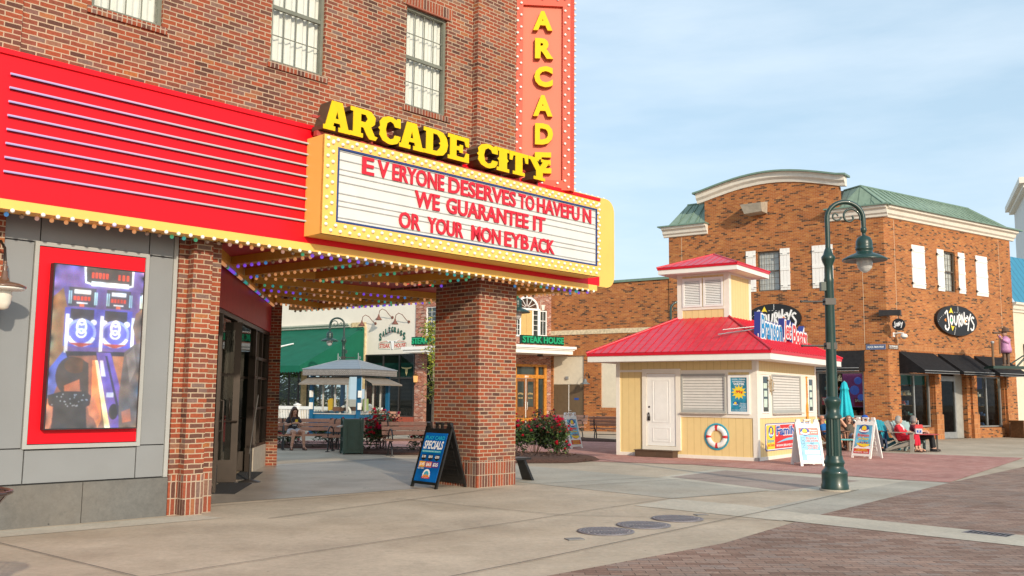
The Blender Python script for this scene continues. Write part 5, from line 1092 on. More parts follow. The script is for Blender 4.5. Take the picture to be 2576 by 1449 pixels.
def oval_sign(x, y, az, z, rx, rz, label):
    T = thing('oval_sign', label, 'sign', x, y, az, z)
    m = MB(); m.prism(disc(0, 0, rx, rz, 40), -.16, -.02); m.build('panel', PBK, T)
    def L(pts, w=.09): stroke(m2, [(px * rx, pz * rz) for px, pz in pts], w * rz, -.1625)
    m2 = MB()
    # hand-brushed JOURNEYS
    L([(-.50, .62), (-.46, .1), (-.42, -.45), (-.50, -.68), (-.62, -.55), (-.60, -.35)], .13); L([(-.62, .40), (-.50, .62)], .1)
    L([(-.34, .30), (-.37, -.05), (-.30, -.30), (-.22, -.05), (-.25, .28), (-.34, .30)], .12)
    L([(-.15, .32), (-.15, -.18), (-.08, -.30), (-.03, -.1), (.0, .35)], .12)
    L([(.06, -.42), (.07, .42), (.16, .36), (.15, .10), (.07, .05), (.19, -.35)], .12)
    L([(.22, -.28), (.22, .45), (.33, -.20), (.35, .62)], .12)
    L([(.50, .25), (.41, .25), (.39, -.18), (.50, -.15)], .11); L([(.40, .04), (.48, .06)], .1)
    L([(.50, .40), (.57, .05)], .12); L([(.68, .55), (.57, .0), (.50, -.62)], .12)
    L([(.84, .25), (.76, .36), (.69, .18), (.83, -.2), (.79, -.50), (.68, -.55), (.66, -.4)], .12)
    m2.build('lettering', PWH, T)
    m3 = MB()
    for k in range(7): stroke(m3, [(.05 * rx, (.62 + .05 * k) * rz), (.04 * rx, (.645 + .05 * k) * rz)], .05 * rz, -.1615)
    for k in range(8): stroke(m3, [((-.10 - .01 * k) * rx, (-.40 - .07 * k) * rz), ((-.10 - .01 * k) * rx, (-.44 - .07 * k) * rz)], .05 * rz, -.1615)
    for k in range(18): a = .5 + k * .14; b = a + .07; stroke(m3, [(rx * (-.05 + .9 * cos(a)), rz * (-.35 + .9 * sin(a))), (rx * (-.05 + .9 * cos(b)), rz * (-.35 + .9 * sin(b)))], .02 * rz, -.1612)
    m3.build('dashed_line', PWH, T)
    m4 = MB(); flat(m4, [(-.42 * rx, .45 * rz), (-.30 * rx, .85 * rz), (-.20 * rx, .45 * rz), (-.28 * rx, .52 * rz)], -.1622); flat(m4, [(-.34 * rx, -.32 * rz), (-.27 * rx, -.72 * rz), (-.16 * rx, -.36 * rz), (-.24 * rx, -.42 * rz)], -.1622); m4.build('arrow', PYE, T)
    m5 = MB(); flat(m5, [(.36 * rx, .15 * rz), (.36 * rx, -.12 * rz), (.46 * rx, .02 * rz)], -.1636); flat(m5, [(-.66 * rx, -.02 * rz), (-.56 * rx, .1 * rz), (-.56 * rx, -.14 * rz)], -.1636); m5.build('arrow', POR, T)
    m6 = MB(); flat(m6, disc(-.30 * rx, 0, .045 * rx, .12 * rz, 14), -.1636); m6.build('arrow', PGN, T)
    return T
oval_sign(*jpos(6.45 - 1.43, 0), JAZ, 5.17, 1.60, .67, 'black oval sign with brushed white lettering above the three black awnings')
oval_sign(*jleft(4.78, 0), JLAZ, 5.17, 1.25, .67, 'black oval sign with brushed white lettering, half hidden behind the kiosk cupola')
def small_signs():
    T = thing('hanging_sign', 'small round black sign hanging from a dark bracket at the brick corner', 'sign', *jpos(-.02, -.55), JLAZ, 4.72)
    m = MB(); m.prism(disc(0, 0, .25, .25, 28), -.06, .06); m.build('disc', PBK, T)
    m = MB(); [stroke(m, p, .03, -.063) for p in ([(-.14, .12), (-.12, -.12), (-.18, -.08)], [(-.08, .05), (-.08, -.06), (-.03, -.06), (-.03, .05), (-.08, .05)], [(.0, -.08), (.0, .1), (.06, -.06), (.06, .12)], [(.1, .08), (.12, 0)], [(.17, .1), (.1, -.14)])]; m.build('lettering', PWH, T)
    m = MB(); m.cyl((0, 0, .24), (0, 0, .36), .015, n=6); m.box(-.05, .05, -.05, .05, .36, .42); m.add([(-.75, .1, .38), (.1, .1, .38), (.1, .1, .60), (-.75, .1, .62), (-.75, -.1, .38), (.1, -.1, .38), (.1, -.1, .60), (-.75, -.1, .62)], [(0, 1, 2, 3), (4, 7, 6, 5), (0, 4, 5, 1), (3, 2, 6, 7), (0, 3, 7, 4), (1, 5, 6, 2)]); m.build('bracket', M_BLM, T)
    T = thing('security_camera', 'white dome security camera on an arm at the brick corner', 'security camera', *jpos(.42, 0), JAZ, 4.32)
    m = MB(); m.box(-.06, .06, -.04, 0, -.06, .12); m.tube([(0, -.02, .06), (0, -.3, .10), (.05, -.45, .06)], .035, 8); m.build('arm', M_PW, T)
    m = MB(); m.lathe([(0, .08), (.10, .06), (.14, .0), (.14, -.08), (.0, -.08)], (.05, -.45, -.02), 16); m.build('housing', M_PW, T)
    m = MB(); m.ball((.05, -.45, -.10), .09, 12, 8, (1, 1, .8)); m.build('dome', P('smoked_dome', (.25, .25, .26), rough=.1), T)
    T = thing('street_sign', 'blue street sign reading HUCK FINN WAY on the brick corner', 'street sign', *jleft(.45, .0), JLAZ, 3.74)
    m = MB(); m.box(-.40, .36, -.03, 0, 0, .19); m.build('plate', FLAT('sign_blue', (.06, .10, .20)), T); m = MB(); m.frame(-.41, .37, -.01, .20, .02, -.036, -.002); m.build('frame', FLAT('sign_blue_edge', (.16, .20, .34)), T)
    words(T, PWH, [('HUCK FINN WAY', -.35, .31, .05, .14)], -.032)
    T = thing('street_sign', 'small brown street sign reading THE PROMENADE beside the black awning', 'street sign', *jpos(.36, 0), JAZ, 3.74)
    m = MB(); m.box(-.34, .34, -.03, 0, 0, .19); m.build('plate', FLAT('sign_brown', (.07, .035, .02)), T); words(T, PWH, [('THE PROMENADE', -.3, .3, .09, .16), ('BRANSON LANDING', -.28, .28, .03, .07)], -.032)
    # statue on its bracket
    T = thing('statue', 'painted statue of a child in a pink coat and wide hat looking through a spyglass', 'statue', 20.98, 40.2, 80, 3.12)
    PINK = P('statue_pink', (.50, .24, .44), rough=.4, var=.2); BRN_ = P('statue_brown', (.12, .07, .045), rough=.5, var=.3); SKN_ = P('statue_skin', (.42, .24, .17), rough=.5)
    m = MB(); m.lathe([(.16, .62), (.21, .55), (.24, .70), (.19, .95), (.20, 1.12), (.10, 1.24), (.06, 1.27)], n=14); m.build('coat', PINK, T)
    m = MB(); m.tube([(.16, 0, 1.12), (-.02, -.18, .98), (-.24, -.16, 1.12)], [.075, .065, .05], 8); m.tube([(-.12, .04, 1.14), (-.22, -.02, 1.16), (-.34, -.06, 1.28)], [.075, .065, .05], 8); m.build('sleeve', PINK, T)
    m = MB(); m.cyl((-.09, 0, .0), (-.09, 0, .62), .055, .08, 10); m.cyl((.09, 0, .0), (.09, 0, .62), .055, .08, 10); m.ball((-.12, 0, .04), .075, 8, 6, (1.5, .8, .6)); m.ball((.06, 0, .04), .075, 8, 6, (1.5, .8, .6)); m.build('breeches', BRN_, T)
    m = MB(); m.ball((-.04, 0, 1.38), .115, 12, 9, (1, .9, 1.15)); m.ball((-.16, 0, 1.36), .025, 6, 5); m.ball((-.28, -.12, 1.16), .05, 8, 6); m.ball((-.38, -.06, 1.30), .05, 8, 6); m.build('head_and_hands', SKN_, T)
    m = MB(); m.lathe([(.27, 1.46), (.26, 1.48), (.14, 1.48), (.13, 1.62), (.0, 1.66)], (0.02, 0, 0), 16); m.build('hat', BRN_, T)
    m = MB(); m.cyl((-.12, -.02, 1.40), (-.42, -.05, 1.40), .03, .04, 8); m.cyl((-.42, -.05, 1.40), (-.62, -.07, 1.40), .045, .05, 8); m.build('spyglass', BRN_, T)
    m = MB(); m.cyl((-.62, 0, 0), (-.62, 0, .95), .05, .045, 8); m.cyl((-.36, -.1, .50), (-.34, -.08, 1.15), .035, n=6); m.build('railing', P('statue_wood', (.16, .10, .06), rough=.8), T)
    m = MB(); m.lathe([(.0, 1.06), (.07, 1.04), (.08, .98), (.05, .94)], (-.62, 0, 0), 10); m.build('lantern', M_GREY_MET, T)
    m = MB(); m.box(-.85, 1.6, -.3, .3, -.12, -.04); m.box(-.8, 1.55, -.25, .25, -.05, 0); m.tube([(.5, 0, .0), (1.3, 0, .75), (1.6, 0, .9)], .04, 6); m.tube([(.2, 0, .1), (.9, 0, .5), (1.6, 0, .62)], .03, 6); m.tube([(1.0, 0, -.12), (1.6, 0, -.8), (1.6, 0, .9)], .04, 6); m.build('platform', M_GREEN, T)
    T = thing('planter_box', 'brown wooden planter box with dry plants at the brick pier', 'planter', *jpos(9.0, -.9), 70, 0)
    m = MB(); m.box(-.55, .9, -.35, .35, 0, .72); m.box(-.6, .95, -.4, .4, .68, .78); m.build('box', P('planter_wood', (.16, .075, .03), rough=.6, var=.3, scale=12), T)
    return T
small_signs()
def far_buildings():
    T = thing('blue_roofed_shop', 'cream stucco shop with a blue metal mansard roof beyond the brick shop building', 'building', *jpos(10.25, .25), JAZ)
    m = MB(); m.box(0, 14, 0, 9, 0, 5.9); m.build('wall', M_STUC, T)
    m = MB(); cornice(m, 0, 14, 5.9); m.build('cornice', M_COR, T)
    m = MB(); m.quad((0, -.3, 6.36), (14, -.3, 6.36), (14, 1.3, 9.0), (0, 1.3, 9.0)); m.quad((0, 1.3, 9.0), (14, 1.3, 9.0), (14, 9, 9.0), (0, 9, 9.0)); m.build('roof', M_BLUE_RF, T)
    m = MB(); m.frame(2.0, 4.0, .3, 3.2, .1, -.05, .02); o = m.build('window', M_BRZ, T); m = MB(); m.box(2.1, 3.9, -.02, .01, .4, 3.1); m.build('pane', MATS['dark_window'], o)
    m = MB(); m.box(1.1, 1.5, -.12, -.02, 3.1, 4.4); m.build('wall_lamp', M_BLM, T)
    T = thing('white_tower_building', 'tall white stucco building with a brown balcony rising behind the blue roof', 'building', 42.5, 76.6, 113)
    WST = P('white_stucco', (.66, .66, .64), rough=.85, var=.05, dirt=.12)
    m = MB(); m.box(0, 16, 0, 12, 0, 19.2); m.build('wall', WST, T)
    m = MB(); m.box(-.4, 16.4, -.4, 12.4, 19.2, 19.5); m.box(-.7, 16.7, -.7, 12.7, 19.5, 20.0); m.build('cornice', M_COR, T)
    m = MB(); m.box(.8, 15, -1.6, -.02, 13.2, 13.6); m.box(.8, 15, -1.5, -.03, 12.6, 13.0); m.box(1.0, 1.4, -1.4, -1.0, 9, 12.6); m.build('balcony', P('brown_balcony', (.15, .06, .04)), T)
    m = MB(); 
    for k in range(48): m.box(.85 + k * .29, .88 + k * .29, -1.58, -1.54, 13.6, 14.9)
    m.box(.8, 15, -1.6, -1.52, 14.85, 14.95); m.build('railing', M_BLM, T)
    m = MB(); m.lathe([(.0, .5), (.25, .4), (.35, 0), (0, 0)], (3.2, -.2, 16.3), 12); m.build('wall_lamp', M_BLM, T)
far_buildings()
# ---------------------------------------------------------------- steak restaurant behind the pillar
def rest_frame():
    a = radians(-54.8); return Matrix(((-sin(a), -cos(a) * -1 * -1, 0, 0),) * 4)
AW = 125.2                                                  # azimuth of rightwards on the long walls; x = -s, y into the building
def rp(s, off=0.):                                          # point on the long wall plane, `off` metres towards the viewer
    a = radians(-54.8); return (JX + s * sin(a) - off * cos(a), JY + s * cos(a) + off * sin(a))
def build_restaurant():
    ox, oy = rp(24.0, 2.8)
    T = thing('steak_restaurant', 'restaurant of white stucco and rose brick with timber entrance and big dark windows', 'building', ox, oy, AW)
    X = lambda s: 24.0 - s                                  # local x from measured s
    WS = P('white_wall', (.72, .68, .60), rough=.85, var=.03, scale=1.5, bump=.15, bscale=60)
    m = MB(); wall(m, X(46), X(23.25), 3.88, 8.2, [], 0); m.quad((X(46), 0, 8.2), (X(23.25), 0, 8.2), (X(23.25), 8, 8.2), (X(46), 8, 8.2)); m.build('wall', WS, T)
    m = MB(); cornice(m, X(46), X(28.05), 5.42, prof=[(0, 0), (.12, .03), (.14, .12), (.26, .16), (.28, .24), (0, .24)]); m.build('cornice', P('sage_cornice', (.52, .53, .46), rough=.6), T)
    m = MB(); m.box(X(27.95), X(26.92), -.1, 0, 5.43, 5.68); m.box(X(27.0), X(26.87), -.1, 0, 2.0, 5.43); m.build('stone_pier', P('buff_stone', (.62, .48, .28), rough=.9, var=.25, scale=6, bump=.6, bscale=20), T)
    # brick end with window, brick bay with entrance (turned to face right)
    wn = (X(22.55), X(21.85), 4.80, 6.32)
    m = MB(); wall(m, X(23.25), X(21.4), 4.0, 8.2, [wn], -.06, .1); m.box(X(23.25), X(22.62), -.06, .2, 0, 4.0); m.quad((X(21.4), -.06, 0), (X(19.6), -.06, 0), (X(19.6), -.06, 8.2), (X(21.4), -.06, 8.2))
    # bay: local frame from the wing corner, axis az 55
    c0 = rp(16.6, 0); ca = radians(AW); dx, dy = c0[0] - ox, c0[1] - oy; lx, ly = dx * sin(ca) + dy * cos(ca), -dx * cos(ca) + dy * sin(ca)
    d = radians(AW - 55.0); MBy = face_M(lx, ly, cos(d), sin(d))      # x negative towards the left end of the bay
    m.M = MBy; ops = [(-2.57, -.24, 0, 3.27), (-2.56, -.22, 4.70, 6.08)]
    wall(m, -3.3, .12, 0, 8.2, ops, 0, .25); m.build('wall', M_RB2, T)
    m = MB(MBy); m.prism([(-1.46 + .95 * cos(a), 6.05 + .95 * sin(a)) for a in [pi * i / 14 for i in range(15)]] + [(-1.46 - .62 * cos(a), 6.02 + .62 * sin(a)) for a in [pi * i / 14 for i in range(15)]], -.03, .05); m.build('brick_arch', BRICK('rose_brick_soldier', RB2, (.6, .5, .43), ms=.0055, swap=True), T)
    m = MB(MBy); m.prism([(-1.56, 6.62), (-1.36, 6.62), (-1.32, 6.92), (-1.60, 6.92)], -.06, .05); m.prism([(-.56, 6.08), (-.42, 6.08), (-.38, 6.34), (-.60, 6.34)], -.05, .05); m.build('keystone', M_COR, T)
    # arched window
    f = MB(MBy)
    f.frame(-2.50, -2.28, 4.74, 6.02, .04, -.05, .05); f.frame(-.71, -.26, 4.74, 6.04, .05, -.05, .05); f.box(-.49, -.47, -.03, .03, 4.79, 6.0); f.box(-.66, -.31, -.03, .03, 5.5, 5.53)
    f.box(-2.28, -2.20, -.06, .05, 4.72, 6.10); f.box(-.82, -.72, -.06, .05, 4.72, 6.10); f.box(-1.95, -1.88, -.05, .05, 4.74, 6.02); f.box(-1.17, -1.10, -.05, .05, 4.74, 6.02); f.box(-2.3, -.70, -.08, .05, 6.02, 6.12); f.box(-2.56, -.22, -.1, .05, 4.66, 4.74)
    for k in range(1, 5): f.box(-2.20, -1.95, -.03, .03, 4.74 + k * .26, 4.76 + k * .26); f.box(-1.10, -.82, -.03, .03, 4.74 + k * .26, 4.76 + k * .26)
    f.box(-2.09, -2.07, -.03, .03, 4.74, 6.02)
    ring = [(-1.50 + .72 * cos(a), 6.12 + .60 * sin(a)) for a in [pi * i / 16 for i in range(17)]]; inner = [(-1.50 + .62 * cos(a), 6.12 + .50 * sin(a)) for a in [pi * i / 16 for i in range(17)]]
    for i in range(16): f.prism([ring[i], ring[i + 1], inner[i + 1], inner[i]], -.07, .05)
    for k in range(1, 6): a = pi * k / 6; f.prism([(-1.50 + .12 * cos(a - .1), 6.12 + .1 * sin(a - .1)), (-1.50 + .12 * cos(a + .1), 6.12 + .1 * sin(a + .1)), (-1.50 + .63 * cos(a + .02), 6.12 + .51 * sin(a + .02)), (-1.50 + .63 * cos(a - .02), 6.12 + .51 * sin(a - .02))], -.05, .04)
    fo = f.build('arched_window', M_PW, T)
    g = MB(MBy); g.prism(inner, .0, .02); g.box(-2.46, -2.3, .0, .02, 4.76, 6.0); g.box(-2.2, -1.95, 0, .02, 4.74, 6.02); g.box(-1.1, -.82, 0, .02, 4.74, 6.02); g.box(-.68, -.3, 0, .02, 4.78, 6.0); g.build('pane', MATS['dark_window'], fo)
    g = MB(MBy); g.box(-1.88, -1.53, -.03, .02, 4.74, 6.02); g.box(-1.52, -1.17, -.03, .02, 4.74, 6.02); g.build('yellow_shutter', STRIPE('shutter_buff', (.72, .48, .18), pitch=.05, width=.012, vertical=False), fo)
    sash_window(T, *wn, .0, None, 2, 3, M_PW, False); m = MB(); m.box(wn[0], wn[1], .08, .1, wn[2], wn[3]); m.build('window_backing', MATS['dark_window'], T)
    # timber entrance
    WO = P('honey_timber', (.50, .20, .025), rough=.4, var=.3, scale=9, coat=.2); WD = P('dark_timber', (.20, .075, .02), rough=.45, var=.3, scale=9)
    f = MB(MBy)
    for a, b in ((-2.58, -2.42), (-2.26, -2.12), (-.92, -.78), (-.40, -.24)): f.box(a, b, -.06, .2, 0, 3.26)
    f.box(-2.42, -.40, -.05, .2, 2.58, 2.76); f.box(-2.58, -.24, -.07, .2, 3.16, 3.28); f.box(-2.58, -.24, -.05, .2, .45, .6); f.build('door_surround', WO, T)
    f = MB(MBy); f.box(-2.42, -2.26, -.02, .15, 0, .45); f.box(-.78, -.40, -.02, .15, 0, .45); f.build('red_base_panel', P('brick_red_panel', (.38, .06, .035)), T)
    g = MB(MBy); g.box(-2.4, -.4, .05, .07, 2.76, 3.16); g.box(-.78, -.40, .05, .07, .6, 2.58); g.box(-2.42, -2.26, .05, .07, .6, 2.58); g.build('transom_glass', MATS['dark_window'], T)
    for a, b, hx in ((-2.11, -1.53, -1.58), (-1.51, -.93, -1.46)):
        f = MB(MBy); f.box(a, b, .0, .05, 0.02, 1.15); f.box(a, a + .1, 0, .05, 1.15, 2.57); f.box(b - .1, b, 0, .05, 1.15, 2.57); f.box(a + .1, b - .1, 0, .05, 2.42, 2.57); o = f.build('timber_door', WD, T)
        g = MB(MBy); g.box(a + .1, b - .1, .02, .035, 1.15, 2.42); g.build('pane', MATS['dark_window'], o)
        g = MB(MBy); g.tube([(hx, -.01, 1.0), (hx, -.07, 1.02), (hx, -.07, 1.38), (hx, -.01, 1.40)], .012, 6); g.build('handle', M_PW, o)
        g = MB(MBy); text(g, 'SALTGRASS', a + .13, b - .13, 1.78, 1.86, .018, 0, .02, 0, lambda x, z, c=(a + b) / 2: (x, z - 1.2 * (x - c) ** 2)); text(g, 'STEAK HOUSE', a + .15, b - .15, 1.56, 1.62, .018, 0, .02); g.build('lettering', P('gold_leaf', (.6, .42, .18)), o)
    m = MB(MBy); m.box(-1.535, -1.505, -.02, .05, .02, 2.57); m.build('door_astragal', M_PW, T)
    m = MB(MBy); text(m, '801', -1.62, -1.40, 2.62, 2.72, -.052, 0, .02); m.build('house_number', PWH, T)
    # white entrance canopy wrapping the bay
    m = MB(MBy); m.box(-4.2, .1, -1.75, .1, 3.76, 3.95); m.box(-4.25, .16, -1.82, .1, 3.95, 4.02); m.box(-4.3, .22, -1.9, .1, 4.02, 4.14); m.build('canopy', M_PW, T)
    m = MB(); m.box(X(23.0), X(19.4), -1.3, -.02, 3.86, 4.0); m.box(X(23.06), X(19.4), -1.38, -.02, 4.0, 4.16); m.build('canopy', M_PW, T)
    # glass front
    m = MB(); m.frame(X(26.86), X(23.3), .54, 3.88, .07, -.04, .06)
    for s in (25.54, 24.37): m.box(X(s) - .04, X(s) + .04, -.04, .05, .6, 3.82)
    m.box(X(26.8), X(23.36), -.035, .05, 2.55, 2.63); fo = m.build('window', M_BLM, T)
    m = MB(); m.quad((X(26.82), .0, .6), (X(23.34), .0, .6), (X(23.34), .0, 3.85), (X(26.82), .0, 3.85)); m.build('pane', M_GLD, fo)
    m = MB(); m.box(X(26.8), X(25.6), .03, .05, 2.63, 3.4); m.box(X(25.5), X(23.4), .03, .05, 2.63, 3.4); m.build('green_tint', P('green_tint_pane', (.03, .09, .08), rough=.1), fo)
    m = MB(); 
    for k in range(26): m.box(X(25.5), X(23.4), .12, .15, .68 + k * .07, .70 + k * .07)
    m.build('blind', P('dark_blind', (.10, .10, .10)), fo)
    m = MB(); m.quad((X(28.2), 1.5, 0), (X(20), 1.5, 0), (X(20), 1.5, 3.9), (X(28.2), 1.5, 3.9)); m.build('dining_room', M_DK, T)
    m = MB(); m.box(X(26.9), X(23.3), -.05, .1, 0, .54); m.build('red_base_panel', STRIPE('red_boards', (.36, .075, .04), pitch=.12, width=.015), T)
    # longhorn emblem on the glass
    m = MB(); flat(m, [(X(23.87) + x, 2.98 + z) for x, z in ((0, -.28), (.08, -.1), (.09, .08), (.3, .12), (.38, .2), (.2, .17), (0, .16), (-.2, .17), (-.38, .2), (-.3, .12), (-.09, .08), (-.08, -.1))], -.01); m.build('longhorn_emblem', FLAT('brass_emblem', (.35, .30, .14)), T)
    # left glazed part under the awning with greenery beyond
    m = MB()
    for s in (29.4, 30.4, 31.46, 32.2, 33.0, 33.9, 34.8): m.box(X(s) - .04, X(s) + .04, -.04, .06, 0, 2.95)
    m.box(X(46), X(27.95), -.04, .06, 2.9, 3.0); fo = m.build('window', M_BLM, T)
    m = MB(); m.quad((X(46), 0, 0.4), (X(28), 0, .4), (X(28), 0, 2.9), (X(46), 0, 2.9)); m.build('pane', GL('clear_glass', (.85, .88, .85)), fo)
    m = MB(); m.box(X(31.92), X(31.46), -.06, .1, 0, 3.0); m.build('stone_pier', MATS['buff_stone'], T)
    # green awning
    GA = P('green_awning_cloth', (.008, .115, .07), rough=.8, var=.12, scale=1.5, bump=.1, bscale=150, spec=.2)
    x0, x1 = X(46), X(26.95); V = [(x0, -.02, 5.42), (x1, -.02, 5.42), (x1, -4.7, 3.14), (x0, -4.7, 3.14), (x1, -4.7, 2.85), (x0, -4.7, 2.85), (x1, -.02, 2.85)]
    m = MB(); m.add(V, [(0, 3, 2, 1), (1, 2, 4, 6)]); 
    n = 90; 
    for k in range(n):
        a, b = x0 + (x1 - x0) * k / n, x0 + (x1 - x0) * (k + 1) / n; m.add([(a, -4.7, 3.14), (a, -4.7, 2.84), ((a + b) / 2, -4.7, 2.76), (b, -4.7, 2.84), (b, -4.7, 3.14)], [range(5)])
    o = m.build('awning', GA, T)
    m = MB(); pth = [(x1 - 4.9, -2.65, 4.14), (x1 - 4.6, -2.55, 4.20), (x1 - 4.1, -2.40, 4.26), (x1 - 3.4, -2.1, 4.42)]
    m.tube([(p[0], p[1] - .03, p[2] + .05) for p in pth], [.16, .13, .05, .04], 6); m.build('awning_emblem', PWH, o)
    m = MB(MBy); m.lathe([(.0, 0), (.14, -.03), (.17, -.12), (.0, -.14)], (-1.3, -.9, 3.78), 14); m.build('ceiling_lamp', M_BLM, T)
    return T, X
REST, RX = build_restaurant()
def rest_things():
    # painted wall sign
    T = thing('wall_sign', 'green arched SALTGRASS lettering over a red STEAK HOUSE board on the white wall', 'sign', *rp(24.93, 2.8), AW, 4.2)
    DG = FLAT('saltgrass_green', (.01, .10, .07)); RD = FLAT('saltgrass_red', (.50, .045, .03))
    m = MB(); 
    for k, ch in enumerate('SALTGRASS'):
        t = (k - 4) / 4; a, w, h = t * .86, .17 if k in (0, 8) else .155, .42 if k in (0, 8) else .30; zb = .86 - .38 * t * t - (.06 if k in (0, 8) else 0)
        text(m, ch, a - w / 2, a + w / 2, zb, zb + h, -.02, .02, .03)
    m.build('lettering', DG, T)
    m = MB(); [stroke(m, [(.88 * cos(a), .42 + .46 * sin(a)) for a in [pi * (.12 + .76 * i / 16) for i in range(17)]], .025, -.006)]; stroke(m, [(-.95, .3), (-.8, .34), (-.5, .38), (-.2, .36)], .02, -.006); stroke(m, [(.95, .3), (.8, .34), (.5, .38), (.2, .36)], .02, -.006); m.build('red_outline', RD, T)
    m = MB(); flat(m, [(-.55, .52), (-.3, .42), (-.1, .40), (.1, .40), (.3, .42), (.55, .52), (.3, .34), (.13, .30), (.12, .05), (.05, -.1), (-.05, -.1), (-.12, .05), (-.13, .30), (-.3, .34)], -.008); m.build('longhorn', PWH, T)
    m = MB(); stroke(m, [(-.12, .34), (-.08, .12), (-.05, -.08), (.05, -.08)], .03, -.0095); flat(m, [(-.25, .36), (-.12, .37), (-.14, .30)], -.0095); flat(m, [(.12, .37), (.25, .36), (.14, .30)], -.0095); m.build('longhorn_shade', PBK, T)
    m = MB(); stroke(m, [(-1.0, -.02), (-1.0, .26), (-.95, .30), (-.15, .30)], .02, -.005); stroke(m, [(-1.0, -.02), (-.15, -.06)], .02, -.005); stroke(m, [(.15, .30), (.95, .30), (1.0, .26), (1.0, -.02), (.15, -.06)], .02, -.005); m.build('board_outline', DG, T)
    words(T, RD, [('STEAK', -.94, -.16, .02, .26, .03), ('HOUSE', .16, .96, .02, .26, .03)], -.006)
    # gooseneck lamps over the sign
    first = None; RUST = P('rust_red_shade', (.16, .06, .04), rough=.5, var=.2)
    for k, (s, z, lab) in enumerate(((26.2, 5.58, 'rust gooseneck lamp at the left of the white wall sign, next to the awning'), (24.96, 5.86, 'rust gooseneck lamp highest of three, over the middle of the white wall sign'), (23.77, 5.58, 'rust gooseneck lamp at the right of the white wall sign, next to the brick'))):
        if first is None:
            T = thing('gooseneck_lamp', lab, 'wall lamp', *rp(s, 2.8), AW, z, 'gooseneck lamps over the wall sign')
            m = MB(); m.cyl((0, -.03, 0), (0, 0, 0), .08, n=12); m.tube([(0, -.03, 0), (-.05, -.2, .12), (-.12, -.42, .36), (-.25, -.56, .44), (-.38, -.62, .34), (-.42, -.64, .12)], .02, 7); m.build('arm', RUST, T)
            m = MB(); m.lathe([(.04, .14), (.05, .06), (.09, -.02), (.18, -.14), (.185, -.16), (.17, -.15), (.05, .0)], (-.42, -.64, 0), 16, caps=False); m.build('shade', RUST, T); first = T
        else: dup(first, *rp(s, 2.8), AW, lab, z)
    # green STEAK HOUSE neon boards on the canopies
    def sh(x, y, az, z, w, label):
        T = thing('channel_letter_sign', label, 'sign', x, y, az, z, 'green steak house signs')
        m = MB(); m.box(-w / 2, w / 2, -.02, .08, 0.0, .42); m.build('backing', P('green_back', (.002, .03, .016), rough=.5), T)
        m = MB(); text(m, 'STEAK HOUSE', -w / 2 + .06, w / 2 - .06, .05, .37, -.02, .08, .03); m.build('lettering', P('letter_bright_green', (.01, .34, .16), rough=.4), T)
        m = MB(); [m.box(x - .015, x + .015, .08, .12, -.12, .4) for x in (-w / 2 + .02, w / 2 - .02)]; m.box(-w / 2, w / 2, .08, .11, .38, .42); m.build('frame', M_BLM, T)
    a = radians(55); c0 = rp(16.6, 0)
    def bay(x, y): return (c0[0] + x * sin(a) - y * cos(a), c0[1] + x * cos(a) + y * sin(a))
    sh(*bay(-1.75, -1.7), 55, 4.20, 2.62, 'green STEAK HOUSE sign over the timber doors, right of the brick pillar')
    sh(*rp(21.25, 4.0), AW, 4.24, 2.5, 'green STEAK HOUSE sign left of the brick pillar, partly behind the thin tree')
    T = thing('wall_lantern', 'small brass lantern lit amber on the rose brick strip', 'wall lamp', *rp(23.0, 2.86), AW, 2.3)
    m = MB(); m.lathe([(.0, .55), (.03, .48), (.13, .42), (.14, .39)], (0, -.2, 0), 8, False); m.lathe([(.10, .06), (.02, .0), (0, -.05)], (0, -.2, 0), 8, False); m.tube([(0, 0, .3), (0, -.1, .5), (0, -.2, .55)], .015, 6); m.build('cage', P('brass', (.25, .13, .04), rough=.4, metal=.7), T)
    m = MB(); m.lathe([(.13, .39), (.10, .06)], (0, -.2, 0), 8, False); m.build('glass', EM('amber_glass', (.9, .45, .15), .8), T)
    # white patio fence
    T = thing('patio_fence', 'white picket patio fence with capped posts before the restaurant windows', 'fence', -12.2, 49.3, AW)
    m = MB(); m.box(-5, 7.5, -.05, .05, .92, 1.08); m.box(-5, 7.5, -.045, .045, .08, .18); 
    for k in range(104): u = -5 + k * .12; m.box(u, u + .035, -.02, .02, .18, .92)
    m.build('pickets', M_PW, T)
    for u in (-3.4, -.9, 1.7, 4.2, 6.7): 
        m = MB(); m.box(u - .11, u + .11, -.11, .11, 0, 1.12); m.box(u - .14, u + .14, -.14, .14, 1.12, 1.17); m.add([(u - .12, -.12, 1.17), (u + .12, -.12, 1.17), (u + .12, .12, 1.17), (u - .12, .12, 1.17), (u, 0, 1.25)], [(0, 1, 4), (1, 2, 4), (2, 3, 4), (3, 0, 4)]); m.build('post', M_PW, T)
    T = thing('wall_lamp', 'grey barn lamp beside the brown service doors on the orange brick', 'wall lamp', *rp(14.3, -.06), AW, 2.35)
    m = MB(); m.tube([(0, 0, .3), (0, -.12, .5), (0, -.3, .52), (0, -.4, .35), (0, -.4, .2)], .02, 7); m.cyl((0, -.02, .3), (0, 0, .3), .06, n=10); m.build('arm', M_BLM, T)
    m = MB(); m.lathe([(.04, .22), (.08, .16), (.10, .05), (.24, -.02), (.245, -.05), (.2, -.04), (.05, .05)], (0, -.4, 0), 18, caps=False); m.build('shade', P('grey_shade', (.14, .16, .17), rough=.4), T)
rest_things()
